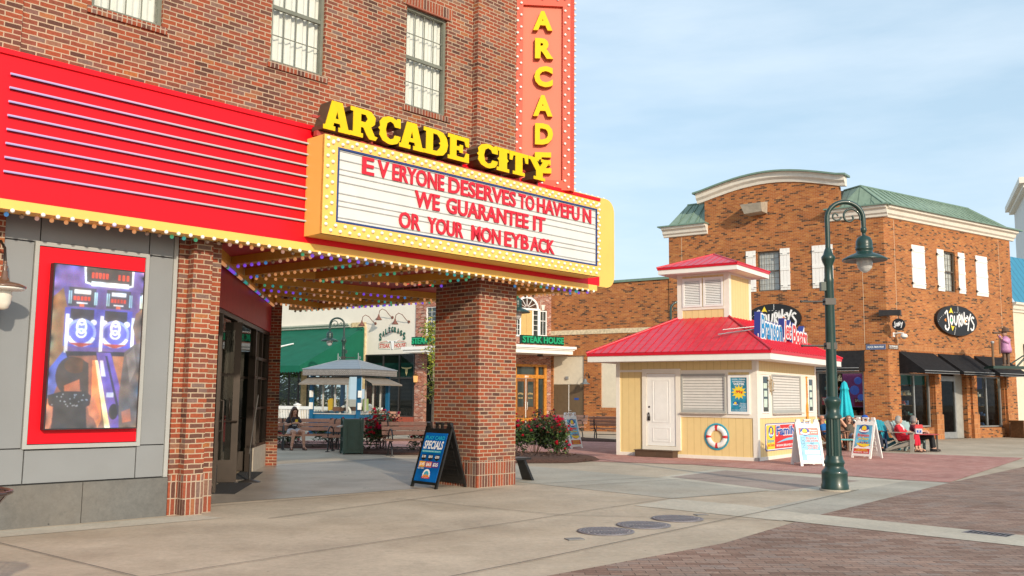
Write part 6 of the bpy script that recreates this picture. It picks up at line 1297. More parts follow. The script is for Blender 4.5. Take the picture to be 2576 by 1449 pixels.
# ---------------------------------------------------------------- street furniture
def scroll(cx, cz, r, turns, a0, sgn=1, n=26):
    return [(cx + sgn * r * (1 - .8 * i / n) * cos(a0 + turns * 2 * pi * i / n), 0, cz + r * (1 - .8 * i / n) * sin(a0 + turns * 2 * pi * i / n)) for i in range(n + 1)]
def make_lamp(x, y, az, label):
    """arm reaches along +x"""
    T = thing('street_lamp', label, 'street lamp', x, y, az, 0, 'green crook street lamps')
    b = MB(); n = 28
    prof = [(.24, .03), (.24, .10), (.225, .13), (.225, .30), (.23, .33), (.21, .36), (.17, .40), (.165, .46), (.18, .48), (.18, .52), (.155, .56), (.15, .62)]
    b.lathe([(r, z) for r, z in prof], n=n, caps=True); b.build('base', M_GREEN, T)
    c = MB(); c.lathe([(.27, 0), (.27, .03), (.0, .03)], n=28); c.build('footing', CONC('footing_concrete', (.34, .31, .26)), T)
    s = MB(); rings = []
    for z, r in ((.60, .128), (1.30, .118)): rings.append([((r + (.007 if i % 2 else -.006)) * cos(2 * pi * i / 32), (r + (.007 if i % 2 else -.006)) * sin(2 * pi * i / 32), z) for i in range(32)])
    s.loft(rings, False, True); s.lathe([(.15, 1.28), (.155, 1.33), (.12, 1.36), (.115, 1.48), (.135, 1.54), (.145, 1.58), (.145, 1.62), (.11, 1.65), (.095, 1.68)], n=24); s.lathe([(.098, 1.66), (.082, 3.76), (.09, 3.80), (.078, 3.84), (.074, 4.06), (.12, 4.18), (.125, 4.23), (.09, 4.27), (.07, 4.34), (.046, 4.40)], n=20); s.build('post', M_GREEN, T)
    a = MB(); R = .335; p = [(0, 0, 4.36), (0, 0, 4.95)] + [(R - R * cos(t), 0, 4.95 + R * .93 * sin(t)) for t in [pi * i / 16 for i in range(1, 17)]] + [(2 * R, 0, 4.74)]
    a.tube(p, [.046] * 2 + [.044] * 16 + [.04], 10); a.build('crook', M_GREEN, T)
    a = MB(); a.tube(scroll(.43, 4.98, .19, 1.15, -.3), .02, 7); a.tube(scroll(.17, 5.0, .10, 1.0, pi + .2, -1), .016, 7); a.build('scroll', M_GREEN, T)
    h = MB(); X = 2 * R; prof = [(.03, 4.80), (.055, 4.77), (.055, 4.72), (.035, 4.68), (.03, 4.64), (.11, 4.60), (.145, 4.53), (.15, 4.46), (.145, 4.42), (.16, 4.40), (.16, 4.37), (.14, 4.34), (.155, 4.31), (.26, 4.27), (.39, 4.20), (.40, 4.175), (.395, 4.165), (.25, 4.20), (.16, 4.22), (.0, 4.22)]
    h.lathe(prof, (X, 0, 0), 30); h.build('shade', M_GREEN, T)
    g = MB(); g.lathe([(.14, 4.215), (.142, 4.12), (.125, 4.03), (.07, 3.97), (.015, 3.94), (.0, 3.94)], (X, 0, 0), 20); g.build('globe', P('prismatic_glass', (.52, .53, .52), rough=.12, spec=.9, bump=.6, bscale=30), T)
    k = MB(); 
    for z, xl in ((2.59, -.52), (3.40, -.52)): k.cyl((0, 0, z), (xl, 0, z), .018, n=8); k.ball((xl, 0, z), .026, 8, 6); k.box(-.10, .09, -.085, .085, z - .06, z + .06)
    k.build('banner_arm', M_BLM, T)
    k = MB(); k.box(-.16, -.07, -.06, .06, 3.60, 3.76); k.build('junction_box', M_GREEN, T)
    return T
LAMP = make_lamp(5.82, 17.26, 90, 'tallest looking dark green crook street lamp, between the white easel signs')
dup(LAMP, 6.0, 35.6, 80, 'green crook street lamp rising behind the kiosk roof, left of the cupola')
dup(LAMP, -7.9, 44.6, 270, 'green crook street lamp before the green awning, above the grey roofed booth')
dup(LAMP, -.42, 28.3, 60, 'green crook street lamp hidden behind the brick pillar with only its shade showing')

def make_bench(x, y, az, label):
    T = thing('park_bench', label, 'bench', x, y, az, 0, 'slatted park benches')
    W = P('bench_slat', (.46, .235, .155), rough=.55, var=.12, scale=14); IR = P('cast_iron', (.035, .035, .037), rough=.45, var=.2)
    m = MB()
    for k in range(4): yy = -.45 + k * .125; z = .44 - (.03 if k == 0 else .0) - k * .006; m.box(-.9, .9, yy, yy + .105, z, z + .032)
    m.build('seat', W, T)
    m = MB()
    for k in range(3): yy, z = .06 + k * .045, .56 + k * .125; m.add([(s * .9, yy + dy, z + dz) for s in (-1, 1) for dy, dz in ((0, 0), (.03, .1), (.055, .09), (.025, -.01))], [(0, 4, 5, 1), (1, 5, 6, 2), (2, 6, 7, 3), (3, 7, 4, 0), (0, 1, 2, 3), (7, 6, 5, 4)])
    m.build('backrest', W, T)
    for sx in (-.72, .72):
        m = MB(); 
        m.tube([(sx, -.42 + .24 * (1 - cos(t)), .02 + .36 * sin(t)) for t in [pi * i / 12 for i in range(13)]], .022, 7); m.tube([(sx, -.45, .42), (sx, -.18, .37), (sx, .08, .43), (sx, .13, .62), (sx, .18, .92)], .022, 7)
        m.tube([(sx, -.17 + .25 * cos(t), .50 + .22 * sin(t)) for t in [-.3 + (pi + .6) * i / 14 for i in range(15)]], .019, 7); m.box(sx - .05, sx + .05, -.48, -.38, 0, .02); m.box(sx - .05, sx + .05, .02, .12, 0, .02); m.build('iron_frame', IR, T)
    m = MB(); m.cyl((-.72, -.18, .22), (.72, -.18, .22), .014, n=6); m.build('stretcher', IR, T)
    return T
BENCH = make_bench(-6.15, 28.95, 72, 'slatted park bench on which the girl with the phone sits')
dup(BENCH, -4.62, 29.45, 72, 'empty slatted bench next to the seated girl, behind the green litter bin')
dup(BENCH, -4.5, 27.95, 98, 'slatted bench partly hidden by the green litter bin, beside the blooming rose bush')
dup(BENCH, -2.65, 26.45, 70, 'slatted bench left of the black easel sign, behind the rose bush')
dup(BENCH, 2.35, 39.6, 128, 'slatted bench behind the narrow white easel sign, before the brown doors')
dup(BENCH, 3.95, 36.9, -75, 'slatted bench seen from behind at the left edge of the kiosk')
dup(BENCH, -6.0, 44.5, 118, 'weathered bench between the grey roofed booth and the red boarded restaurant window')

def make_aframe(x, y, az, label, mat, w=.62, h=1.15, spread=.30):
    T = thing('easel_sign', label, 'A-frame sign', x, y, az, 0)
    tl = math.atan2(spread, h)
    for s, nm in ((-1, 'front_panel'), (1, 'back_panel')):
        M = Matrix.Translation((0, s * spread, 0)) @ Matrix.Rotation(s * tl, 4, 'X') if s < 0 else Matrix.Translation((0, spread, 0)) @ Matrix.Rotation(tl, 4, 'X') @ Matrix.Rotation(pi, 4, 'Z')
        if s < 0: M = Matrix.Translation((0, -spread, 0)) @ Matrix.Rotation(-tl, 4, 'X')
        m = MB(M); L = math.hypot(h, spread); t = .035
        m.box(-w / 2, -w / 2 + .06, 0, t, .0, L - .06); m.box(w / 2 - .06, w / 2, 0, t, .0, L - .06); m.box(-w / 2 + .06, w / 2 - .06, 0, t, .07, .15); m.box(-w / 2 + .06, w / 2 - .06, .0, t, L - .2, L - .1); m.box(-w / 2 + .055, w / 2 - .055, .012, t - .004, .15, L - .2)
        for a, b in ((-w / 2, -w / 2 + .15), (-.09, .09), (w / 2 - .15, w / 2)):
            c = (a + b) / 2; m.prism([(a, L - .1), (b, L - .1), (b - .03, L + .02), (a + .03, L + .02)], .0, t) if abs(c) > .05 else (m.box(a, a + .035, 0, t, L - .1, L + .0), m.box(b - .035, b, 0, t, L - .1, L + .0), m.box(a, b, 0, t, L - .012, L + .02))
        for k in range(4):
            z = .22 + k * (L - .5) / 4; m.frame(-w / 2 + .12, w / 2 - .12, z, z + (L - .5) / 4 - .05, .03, t - .004, t + .008)
        m.build(nm, mat, T)
    M = Matrix.Translation((0, -spread, 0)) @ Matrix.Rotation(-tl, 4, 'X')
    T['front'] = 0; del T['front']
    return T, M
def easel_signs():
    # black play card sign
    dx, dy = -1.29 + 1.80, 16.78 - 17.32; az = math.degrees(math.atan2(dx, dy)); cx, cy = (-1.8 - 1.29) / 2, (17.32 + 16.78) / 2
    a = radians(az); T, M = make_aframe(cx + .36 * -cos(a), cy + .36 * sin(a), az, 'black easel sign with a blue PLAY CARD SPECIALS poster beside the brick pillar', M_BLK, .74, 1.13, .36)
    def W(m, items, y=-.0105): 
        mb = MB(M)
        for it in items: text(mb, it[0], it[1], it[2], it[3], it[4], y, 0, it[5] if len(it) > 5 else .02, it[6] if len(it) > 6 else 0)
        mb.build('lettering', m, T)
    def Q(m, pts, y=-.0075, nm='printed_shape'): mb = MB(M); flat(mb, pts, y); mb.build(nm, m, T)
    rect = lambda a, b, c, d: [(a, c), (b, c), (b, d), (a, d)]
    mb = MB(M); mb.box(-.31, .31, -.005, .005, .115, 1.0); mb.build('poster', P('poster_blue', (.005, .11, .38), rough=.25, var=.35, scale=2.5), T)
    W(FLAT('cyan_ink', (.02, .42, .60)), [('PLAY CARD', -.27, .27, .875, .945, .02)]); W(PWH, [('SPECIALS', -.27, .27, .70, .855, .03, .12)])
    Q(FLAT('cyan_bar', (.02, .36, .45)), rect(-.29, .25, .64, .68)); W(PWH, [('YOUR DOLLAR GOES FURTHER AT ARCADE CITY', -.27, .23, .652, .668, .01)], -.012)
    for x, t1, t2, col in ((-.19, '$100', '$145', FLAT('tag_amber', (.80, .36, .02))), (.0, '$50', '$65', FLAT('tag_coral', (.62, .12, .07))), (.19, '$20', '$25', FLAT('tag_violet', (.10, .03, .22)))):
        Q(PBK, [(x - .06, .60), (x - .06, .54), (x - .085, .54), (x, .485), (x + .085, .54), (x + .06, .54), (x + .06, .60)]); W(PWH, [(t1, x - .055, x + .055, .535, .585, .03)])
        Q(col, rect(x - .085, x + .085, .37, .475)); W(PWH, [(t2, x - .07, x + .07, .385, .455, .03)])
    W(PWH, [('BEST DEAL!', -.275, -.1, .335, .36, .01)])
    for i in range(11): t = pi * (-.08 + 1.16 * i / 10); Q(PWH, disc(.0 + .085 * cos(t), .235 + .085 * sin(t), .022, .022, 10), -.0075 - .0001 * i)
    Q(TEAL, disc(0, .235, .07, .07, 18), -.009); Q(POR, [(-.09, .2), (-.06, .245), (-.03, .22), (0, .26), (.03, .22), (.06, .245), (.09, .2)], -.010); Q(PRD, rect(-.11, .11, .17, .20), -.011); W(PWH, [('ARCADE CITY', -.09, .09, .178, .193, .01)], -.0125)
    # white jet boat signs
    def boat_poster(x, y, az, label, kind):
        T, M = make_aframe(x, y, az, label, M_PW, .62, 1.12, .30)
        def W(m, items, y=-.0105):
            mb = MB(M)
            for it in items: text(mb, it[0], it[1], it[2], it[3], it[4], y, 0, it[5] if len(it) > 5 else .02)
            mb.build('lettering', m, T)
        def Q(m, pts, y=-.0075): mb = MB(M); flat(mb, pts, y); mb.build('printed_shape', m, T)
        mb = MB(M); mb.box(-.25, .25, -.005, .005, .14, .95); mb.build('poster', P('poster_waves', (.13, .43, .64), rough=.3, var=.45, scale=4), T)
        def lg(cx, cz, w, y):
            Q(PBL, disc(cx, cz, w * .62, w * .5, 24), y); Q(PYE, disc(cx, cz + w * .08, w * .3, w * .3, 18), y - .001); Q(PRD, [(cx - w * .36, cz - w * .08), (cx - w * .22, cz - w * .30), (cx + w * .2, cz - w * .30), (cx + w * .40, cz - w * .02), (cx, cz - w * .12)], y - .002); Q(PWH, [(cx - w * .62, cz - w * .2), (cx - w * .45, cz + w * .05), (cx - w * .3, cz - w * .14), (cx + w * .1, cz - w * .24), (cx + w * .58, cz - w * .02), (cx + w * .62, cz - w * .22), (cx + w * .3, cz - w * .36), (cx - w * .3, cz - w * .36)], y - .003)
        if kind == 'next':
            Q(FLAT('print_coral', (.60, .17, .13)), rect(-.25, .25, .78, .95)); lg(-.10, .86, .2, -.0085); W(PWH, [('Branson', .03, .22, .87, .92, .03), ('Jet Boats', .05, .22, .81, .855, .03)])
            mb = MB(M @ Matrix.Translation((-.17, 0, .60)) @ Matrix.Rotation(-pi / 2, 4, 'Y')); text(mb, 'NEXT', -.14, .14, -.04, .05, -.0105, 0, 0); mb.build('lettering', PGY, T)
            W(PWH, [('RELAXING', -.095, .205, .665, .725, .05), ('LAKE CRUISE', -.115, .225, .60, .66, .05), ('THRILLING', -.095, .205, .48, .54, .05), ('JOY RIDE', -.075, .185, .415, .475, .05)], -.0085); W(PRD, [('RELAXING', -.09, .20, .67, .72, .0), ('LAKE CRUISE', -.11, .22, .605, .655, .0), ('THRILLING', -.09, .2, .485, .535, .0), ('JOY RIDE', -.07, .18, .42, .47, .0)], -.0115); W(PGY, [('AND', .0, .1, .555, .585)], -.0105)
            Q(PWH, rect(-.16, .22, .30, .40)); Q(PWH, rect(-.13, .22, .16, .27)); W(PGY, [('TOMORROW', -.13, .19, .325, .375, .0), ('2:00', -.08, .10, .18, .25, .0), ('PM', .11, .19, .18, .215, .0)])
        else:
            lg(0, .84, .26, -.0085); W(PWH, [('Branson', -.185, .185, .615, .715, .05)], -.0085); W(PRD, [('Branson', -.18, .18, .62, .71, .03)]); W(PYE, [('Jet Boats', -.15, .18, .52, .595, .03)])
            Q(PWH, [(-.25, .30), (-.1, .40), (.1, .34), (.25, .36), (.25, .28), (-.25, .28)], -.0078); Q(PYE, [(-.2, .44), (-.14, .38), (.05, .33), (.2, .36), (.24, .42), (.0, .42)], -.0085); Q(PRD, [(-.14, .38), (.05, .33), (.2, .36), (.05, .315), (-.08, .335)], -.0095)
            for k in range(9): Q(PBL if k % 2 else POR, disc(-.10 + k * .032, .435 + .012 * (k % 3), .016, .022, 8), -.0105 - .0002 * k)
            Q(PRD, rect(-.25, .25, .14, .28), -.009)
            if kind == 'two': W(PYE, [('TWO GREAT', -.17, .17, .235, .27, .03), ('ADVENTURES IN ONE!', -.21, .21, .205, .228, .02)], -.0115); W(PWH, [('RELAXING &', -.22, .03, .165, .195, .03), ('THRILLING', .06, .22, .175, .195, .02), ('JOY RIDE', .06, .22, .15, .17, .02)], -.0115)
            else: W(PYE, [('THE OZARKS', -.18, .18, .24, .272, .03), ('ONLY JET BOAT', -.2, .2, .197, .23, .03), ('ADVENTURE!', -.18, .18, .152, .187, .03)], -.0115)
    def put(L, Rr, sp=.30):
        dx, dy = Rr[0] - L[0], Rr[1] - L[1]; az = math.degrees(math.atan2(dx, dy)); a = radians(az); cx, cy = (L[0] + Rr[0]) / 2, (L[1] + Rr[1]) / 2
        return cx - sp * cos(a), cy + sp * sin(a), az
    boat_poster(*put((7.10, 23.43), (7.70, 23.51)), 'white easel sign reading TOMORROW 2:00 PM left of the lamp post', 'next')
    boat_poster(*put((9.62, 27.15), (10.0, 26.62)), 'white easel sign with a TWO GREAT ADVENTURES poster right of the lamp post', 'two')
    boat_poster(*put((1.90, 30.40), (2.38, 30.98)), 'white easel sign reading THE OZARKS, standing alone behind the rose bushes', 'ozarks')
easel_signs()

def misc_furniture():
    # green litter bin
    T = thing('litter_bin', 'square dark green panelled litter bin standing before the slatted benches', 'litter bin', -4.45, 26.85, 92 - 20)
    GB = P('bin_green', (.028, .075, .058), rough=.5, var=.15, dirt=.1)
    m = MB(); m.box(-.24, .24, -.24, .24, .04, .93); 
    for a in (0, 1, 2, 3):
        m.M = Matrix.Rotation(pi / 2 * a, 4, 'Z'); m.frame(-.245, .245, .03, .96, .05, -.262, -.238); m.frame(-.16, .16, .14, .84, .014, -.25, -.236)
        for k in range(5): m.box(-.14 + k * .06, -.135 + k * .06, -.246, -.236, .16, .82)
    m.M = Matrix(); m.build('body', GB, T)
    for sx in (-1, 1):
        for sy in (-1, 1): m = MB(); m.box(sx * .262 - .02, sx * .262 + .02, sy * .262 - .02, sy * .262 + .02, 0, 1.0); m.build('corner_post', GB, T)
    m = MB(face_M(-.262, 0, 0, -1)); m.add([(-.12, -.16, .76), (.12, -.16, .76), (.12, 0, .80), (-.12, 0, .80), (-.12, -.16, .74), (.12, -.16, .74), (.12, 0, .74), (-.12, 0, .74)], [(0, 1, 2, 3), (0, 4, 5, 1), (0, 3, 7, 4), (1, 5, 6, 2), (4, 7, 6, 5)]); m.build('ash_tray', M_GREY_MET, T)
    m = MB(face_M(-.262, 0, 0, -1)); text(m, 'BRANSON', -.15, .15, .42, .46, -.003, 0, .01); text(m, 'LANDING', -.13, .13, .36, .40, -.003, 0, .01); m.build('lettering', P('faint_grey', (.16, .2, .19)), T)
    # standing poster holder and mats at the doors
    T = thing('floor_sign_stand', 'slim black floor stand with a poster holder seen edge on at the open doors', 'sign stand', -4.82, 17.8, 90)
    m = MB(); m.lathe([(.20, 0), (.20, .02), (.08, .05), (.03, .06)], n=24); m.cyl((0, 0, .05), (0, 0, .62), .022, n=10); m.build('stand', M_BLM, T)
    m = MB(); m.add([(-.03, -.03, .52), (-.03, .26, .56), (.09, .26, 1.62), (.09, -.03, 1.60), (-.015, -.03, .52), (-.015, .26, .56), (.105, .26, 1.62), (.105, -.03, 1.60)], [(0, 1, 2, 3), (4, 7, 6, 5), (0, 3, 7, 4), (1, 5, 6, 2), (3, 2, 6, 7), (0, 4, 5, 1)]); m.build('holder', M_BLM, T); T.rotation_euler = (0, 0, radians(14))
    for k, (pts, lab) in enumerate((([(-4.98, 15.66), (-4.47, 15.65), (-4.70, 17.55), (-5.3, 17.6)], 'black doormat nearest, in front of the first open door leaf'), ([(-5.35, 18.3), (-4.90, 18.35), (-5.17, 20.1), (-5.65, 20.1)], 'black doormat farther in, behind the slim floor stand'))):
        m = MB(); m.prism(pts, .006, .018, 'z'); tag(m.build('doormat', P('rubber_mat', (.018, .018, .02), rough=.9, var=.3, scale=60, bump=.8, bscale=150)), lab, 'doormat', 'doormats at the entrance')
    # low black bench end behind the pillar
    T = thing('low_bench', 'low black wooden bench mostly hidden behind the brick pillar', 'bench', .05, 18.55, 46)
    m = MB(); m.box(-1.0, .34, -.16, .16, .41, .45); m.build('seat', M_BLK, T)
    for sx in (-.85, .22): m = MB(); m.add([(sx - .03, -.1, .41), (sx + .03, -.1, .41), (sx + .03, .1, .41), (sx - .03, .1, .41), (sx + .17, -.14, 0), (sx + .23, -.14, 0), (sx + .23, .14, 0), (sx + .17, .14, 0)], [(0, 1, 2, 3), (4, 7, 6, 5), (0, 4, 5, 1), (1, 5, 6, 2), (2, 6, 7, 3), (3, 7, 4, 0)]); m.build('leg', M_BLK, T)
    # manholes, covers and drain
    MH = P('cast_cover', (.20, .185, .20), rough=.55, metal=.3, var=.2)
    first = None
    for k, (x, y, lab) in enumerate(((1.16, 11.70, 'round iron manhole cover nearest in the picture'), (1.70, 12.30, 'round iron manhole cover in the middle of the row of three'), (2.25, 12.98, 'round iron manhole cover nearest the brown brick pavement, farthest of three'))):
        if first is None:
            T = thing('manhole_cover', lab, 'manhole cover', x, y, 70, 0, 'manhole covers in the concrete'); first = T
            m = MB(); m.lathe([(.345, .004), (.345, .016), (.31, .018), (.305, .013), (.0, .013)], n=40); m.build('ring', MH, T)
            m = MB()
            for i in range(13):
                xx = -.27 + i * .045; hh = math.sqrt(max(0, .29 ** 2 - xx * xx)); m.box(xx - .010, xx + .010, -hh, -.01, .013, .019); m.box(xx - .010, xx + .010, .01, hh, .013, .019)
            m.build('tread', P('cover_tread', (.30, .285, .30), rough=.5, metal=.3), T)
        else: dup(first, x, y, 70, lab)
    for x, y, w, d_, lab in ((.74, 11.05, .20, .15, 'small grey square utility lid beside the nearest manhole cover'), (2.66, 13.45, .18, .12, 'small brown square utility lid beyond the farthest manhole cover')):
        m = MB(face_M(x, y, 1, .35)); m.box(-w / 2, w / 2, -d_ / 2, d_ / 2, .003, .012); tag(m.build('utility_lid', P('lid_grey', (.22, .21, .2), rough=.7)), lab, 'utility lid')
    T = thing('drain_grate', 'dark slotted drain grate set in the pale concrete band across the pavers', 'drain grate', 5.83, 11.80, 136)
    m = MB(); m.box(-.26, .26, -.16, .16, .008, .0125); m.build('frame', MH, T)
    m = MB()
    for k in range(8): m.add([(-.235 + k * .062, -.03 + .02, .0128), (-.195 + k * .062, -.03 + .02, .0128), (-.175 + k * .062, .13, .0128), (-.215 + k * .062, .13, .0128)], [(0, 1, 2, 3)]); m.add([(-.225 + k * .062, -.13, .0128), (-.185 + k * .062, -.13, .0128), (-.165 + k * .062, -.02, .0128), (-.205 + k * .062, -.02, .0128)], [(0, 1, 2, 3)])
    m.build('slots', P('slot_black', (.004, .004, .004), rough=.9), T)
    # grey-roofed ticket booth
    T = thing('ticket_booth', 'small blue and glass ticket booth with grey hipped metal roof and taupe awnings', 'booth', -6.18, 39.0, 23)
    BL = P('booth_blue', (.004, .10, .22), rough=.45, var=.06); ZN = STRIPE('zinc_roof', (.25, .28, .31), pitch=.3, width=.04, groove=(.65, .7, .75), rough=.4, metal=.3, bump=.8); TP = P('taupe_awning', (.22, .19, .16), rough=.85, var=.15, dirt=.1)
    A, Bw, zE = 2.95, 2.85, 2.52                                      # eaves plan: right face along x, left face along y
    q = [(-.05, -.05, 2.72), (A, -.05, 2.72), (A, Bw, 2.72), (-.05, Bw, 2.72)]; r0, r1 = (1.3, .95, 3.14), (1.5, 2.1, 3.14)
    m = MB(); m.add(q + [r0, r1], [(0, 1, 4), (1, 2, 5, 4), (2, 3, 5), (3, 0, 4, 5)]); m.build('roof', ZN, T)
    m = MB(); [m.tube([q[i], p], .02, 5) for i, p in ((0, r0), (1, r0), (2, r1), (3, r1))]; m.tube([r0, r1], .02, 5)
    for p in (r0, r1): m.cyl(p, (p[0], p[1], p[2] + .30), .018, n=6); m.M = Matrix.Translation((p[0], p[1], 0)); m.tube(scroll(.12, 3.26, .09, 1.1, pi), .012, 6); m.M = Matrix()
    m.build('roof_cresting', P('zinc', (.34, .36, .38), rough=.4, metal=.5), T)
    m = MB(); 
    for a, b, c, d in ((-.03, A - .02, -.03, .0), (-.03, A - .02, Bw - .05, Bw - .02), (-.03, 0, 0, Bw - .05), (A - .05, A - .02, 0, Bw - .05)): m.box(a, b, c, d, 2.46, 2.70)
    m.box(-.03, A - .02, -.03, Bw - .02, 2.702, 2.712); m.build('valance', P('valance_grey', (.20, .19, .19), rough=.5), T)
    m = MB()
    for zz in (2.54, 2.62):
        m.tube([(k * .05, -.04, zz + .025 * (1 if k % 2 else -1)) for k in range(59)], .009, 4); m.tube([(-.04, k * .05, zz + .025 * (1 if k % 2 else -1)) for k in range(57)], .009, 4)
    m.build('valance_wave', P('wave_grey', (.42, .40, .37)), T)
    for x, y in ((.30, .25), (A - .3, .25), (.3, Bw - .3), (A - .3, Bw - .3)):
        m = MB(); m.box(x - .07, x + .07, y - .07, y + .07, 0, 2.46); m.build('post', BL, T)
    m = MB(); m.box(.37, A - .37, .30, .36, 0, .86); m.box(.37, .43, .36, Bw - .37, 0, .86); m.box(.37, A - .37, Bw - .4, Bw - .34, 0, .95); m.build('base_panel', BL, T)
    m = MB()
    for u in (.95, 1.55, 2.15): m.box(u - .03, u + .03, .29, .35, .95, 2.4)
    for v in (.85, 1.45, 2.05): m.box(.36, .42, v - .03, v + .03, .95, 2.4)
    m.box(.37, A - .37, .25, .40, .85, .89); m.box(.33, .45, .37, Bw - .37, .85, .89); m.build('mullion', P('booth_silver', (.45, .44, .42), rough=.4), T)
    m = MB(); m.quad((.37, .33, .88), (A - .37, .33, .88), (A - .37, .33, 2.42), (.37, .33, 2.42)); m.quad((.40, Bw - .37, .88), (.40, .37, .88), (.40, .37, 2.42), (.40, Bw - .37, 2.42)); m.build('glass', GL('clear_glass', (.85, .88, .85)), T)
    def aw(M, a, b): mm = MB(M); mm.add([(a + .1, 0, 2.40), (b - .35, 0, 2.40), (b, -.6, 2.12), (a, -.6, 2.12), (b, -.6, 2.06), (a, -.6, 2.06)], [(0, 3, 2, 1), (3, 5, 4, 2)]); mm.build('awning', TP, T)
    aw(Matrix.Translation((0, .25, 0)), .35, A - .1); aw(face_M(.28, 0, 0, -1), -Bw + .05, -.35)
    m = MB(); m.box(.3, A - .3, 1.2, 1.5, .98, 1.15); m.build('counter', P('booth_counter', (.12, .06, .04)), T)
    m = MB(); m.prism([(-.14, 0), (.14, 0), (.16, .42), (.06, .5), (-.06, .5), (-.16, .42)], -.08, .08); o = m.build('life_vest', FLAT('vest_yellow', (.72, .44, .02)), T); o.location = (.62, 1.75, 1.0); o.rotation_euler = (0, 0, pi / 2)
    m = MB(); m.prism([(-.16, 0), (.16, 0), (.12, .5), (-.12, .5)], -.06, .06); o = m.build('wax_cup', FLAT('cup_lime', (.42, .58, .25)), T); o.location = (1.45, .62, 1.0)
    m = MB(); m.tube([(.26 * cos(t), 0, .26 * sin(t)) for t in [2 * pi * i / 24 for i in range(25)]], .055, 7, False); o = m.build('life_ring', PWH, T); o.location = (.62, 1.1, .92); o.rotation_euler = (0, 0, pi / 2)
    for x, y, z in ((.18, .12, 1.55), (.18, .12, 1.05), (.18, Bw - .35, 1.55), (.18, Bw - .35, 1.05)):
        m = MB(); m.box(x - .07, x + .07, y - .05, y + .05, z, z + .28); m.build('brochure_box', M_PW, T)
    m = MB(); m.box(-.6, A + .5, -.6, Bw + .5, .003, .02); tag(m.build('booth_pad', G_GREY), kind='structure').parent = None
    bp = bpy.data.objects['booth_pad']; bp.location = T.location; bp.rotation_euler = T.rotation_euler; bp['kind'] = 'structure'
misc_furniture()

# ---------------------------------------------------------------- adirondack chairs, tables, closed parasol
def adirondack(x, y, az, label, mat, first=[]):
    T = thing('garden_chair', label, 'garden chair', x, y, az, 0, 'garden chairs before the brick shop')
    m = MB(); n = 7
    for k in range(n):
        u = -.27 + k * .54 / (n - 1); h = .98 - .9 * u * u; m.add([(u - .040, .10, .30), (u + .040, .10, .30), (u * 1.12 + .045, .46, h), (u * 1.12 - .045, .46, h), (u - .040, .125, .29), (u + .040, .125, .29), (u * 1.12 + .045, .485, h - .01), (u * 1.12 - .045, .485, h - .01)], [(0, 1, 2, 3), (4, 7, 6, 5), (0, 3, 7, 4), (1, 5, 6, 2), (3, 2, 6, 7)])
    m.build('backrest', mat, T)
    m = MB(); 
    for k in range(6): yy = -.42 + k * .095; z = .40 - k * .022; m.box(-.29, .29, yy, yy + .08, z - .025, z)
    m.build('seat', mat, T)
    for s in (-1, 1):
        m = MB(); m.prism([(-.46, .60), (.36, .60), (.36, .625), (-.46, .625)], s * .30 - .01 * s, s * .43, 'x'); m.build('armrest', mat, T)
        m = MB(); m.box(s * .345 - .02, s * .345 + .02, -.42, -.31, 0, .60); m.build('leg', mat, T); m = MB(); m.add([(s * .31 - .02, -.44, .38), (s * .31 + .02, -.44, .38), (s * .31 + .02, .46, .08), (s * .31 - .02, .46, .08), (s * .31 - .02, -.44, .27), (s * .31 + .02, -.44, .27), (s * .31 + .02, .46, 0), (s * .31 - .02, .46, 0)], [(0, 1, 2, 3), (4, 7, 6, 5), (0, 3, 7, 4), (1, 5, 6, 2), (0, 4, 5, 1), (3, 2, 6, 7)]); m.build('leg', mat, T)
    return T
C_LIME = P('chair_lime', (.55, .66, .14), rough=.5); C_TEAL = P('chair_teal', (.0, .25, .33), rough=.5); C_AQUA = P('chair_aqua', (.10, .50, .52), rough=.5); C_GREY = P('chair_weathered', (.30, .27, .235), rough=.7, var=.12); C_BRN = P('chair_brown', (.20, .09, .05), rough=.6, var=.15); C_WHT = M_PW
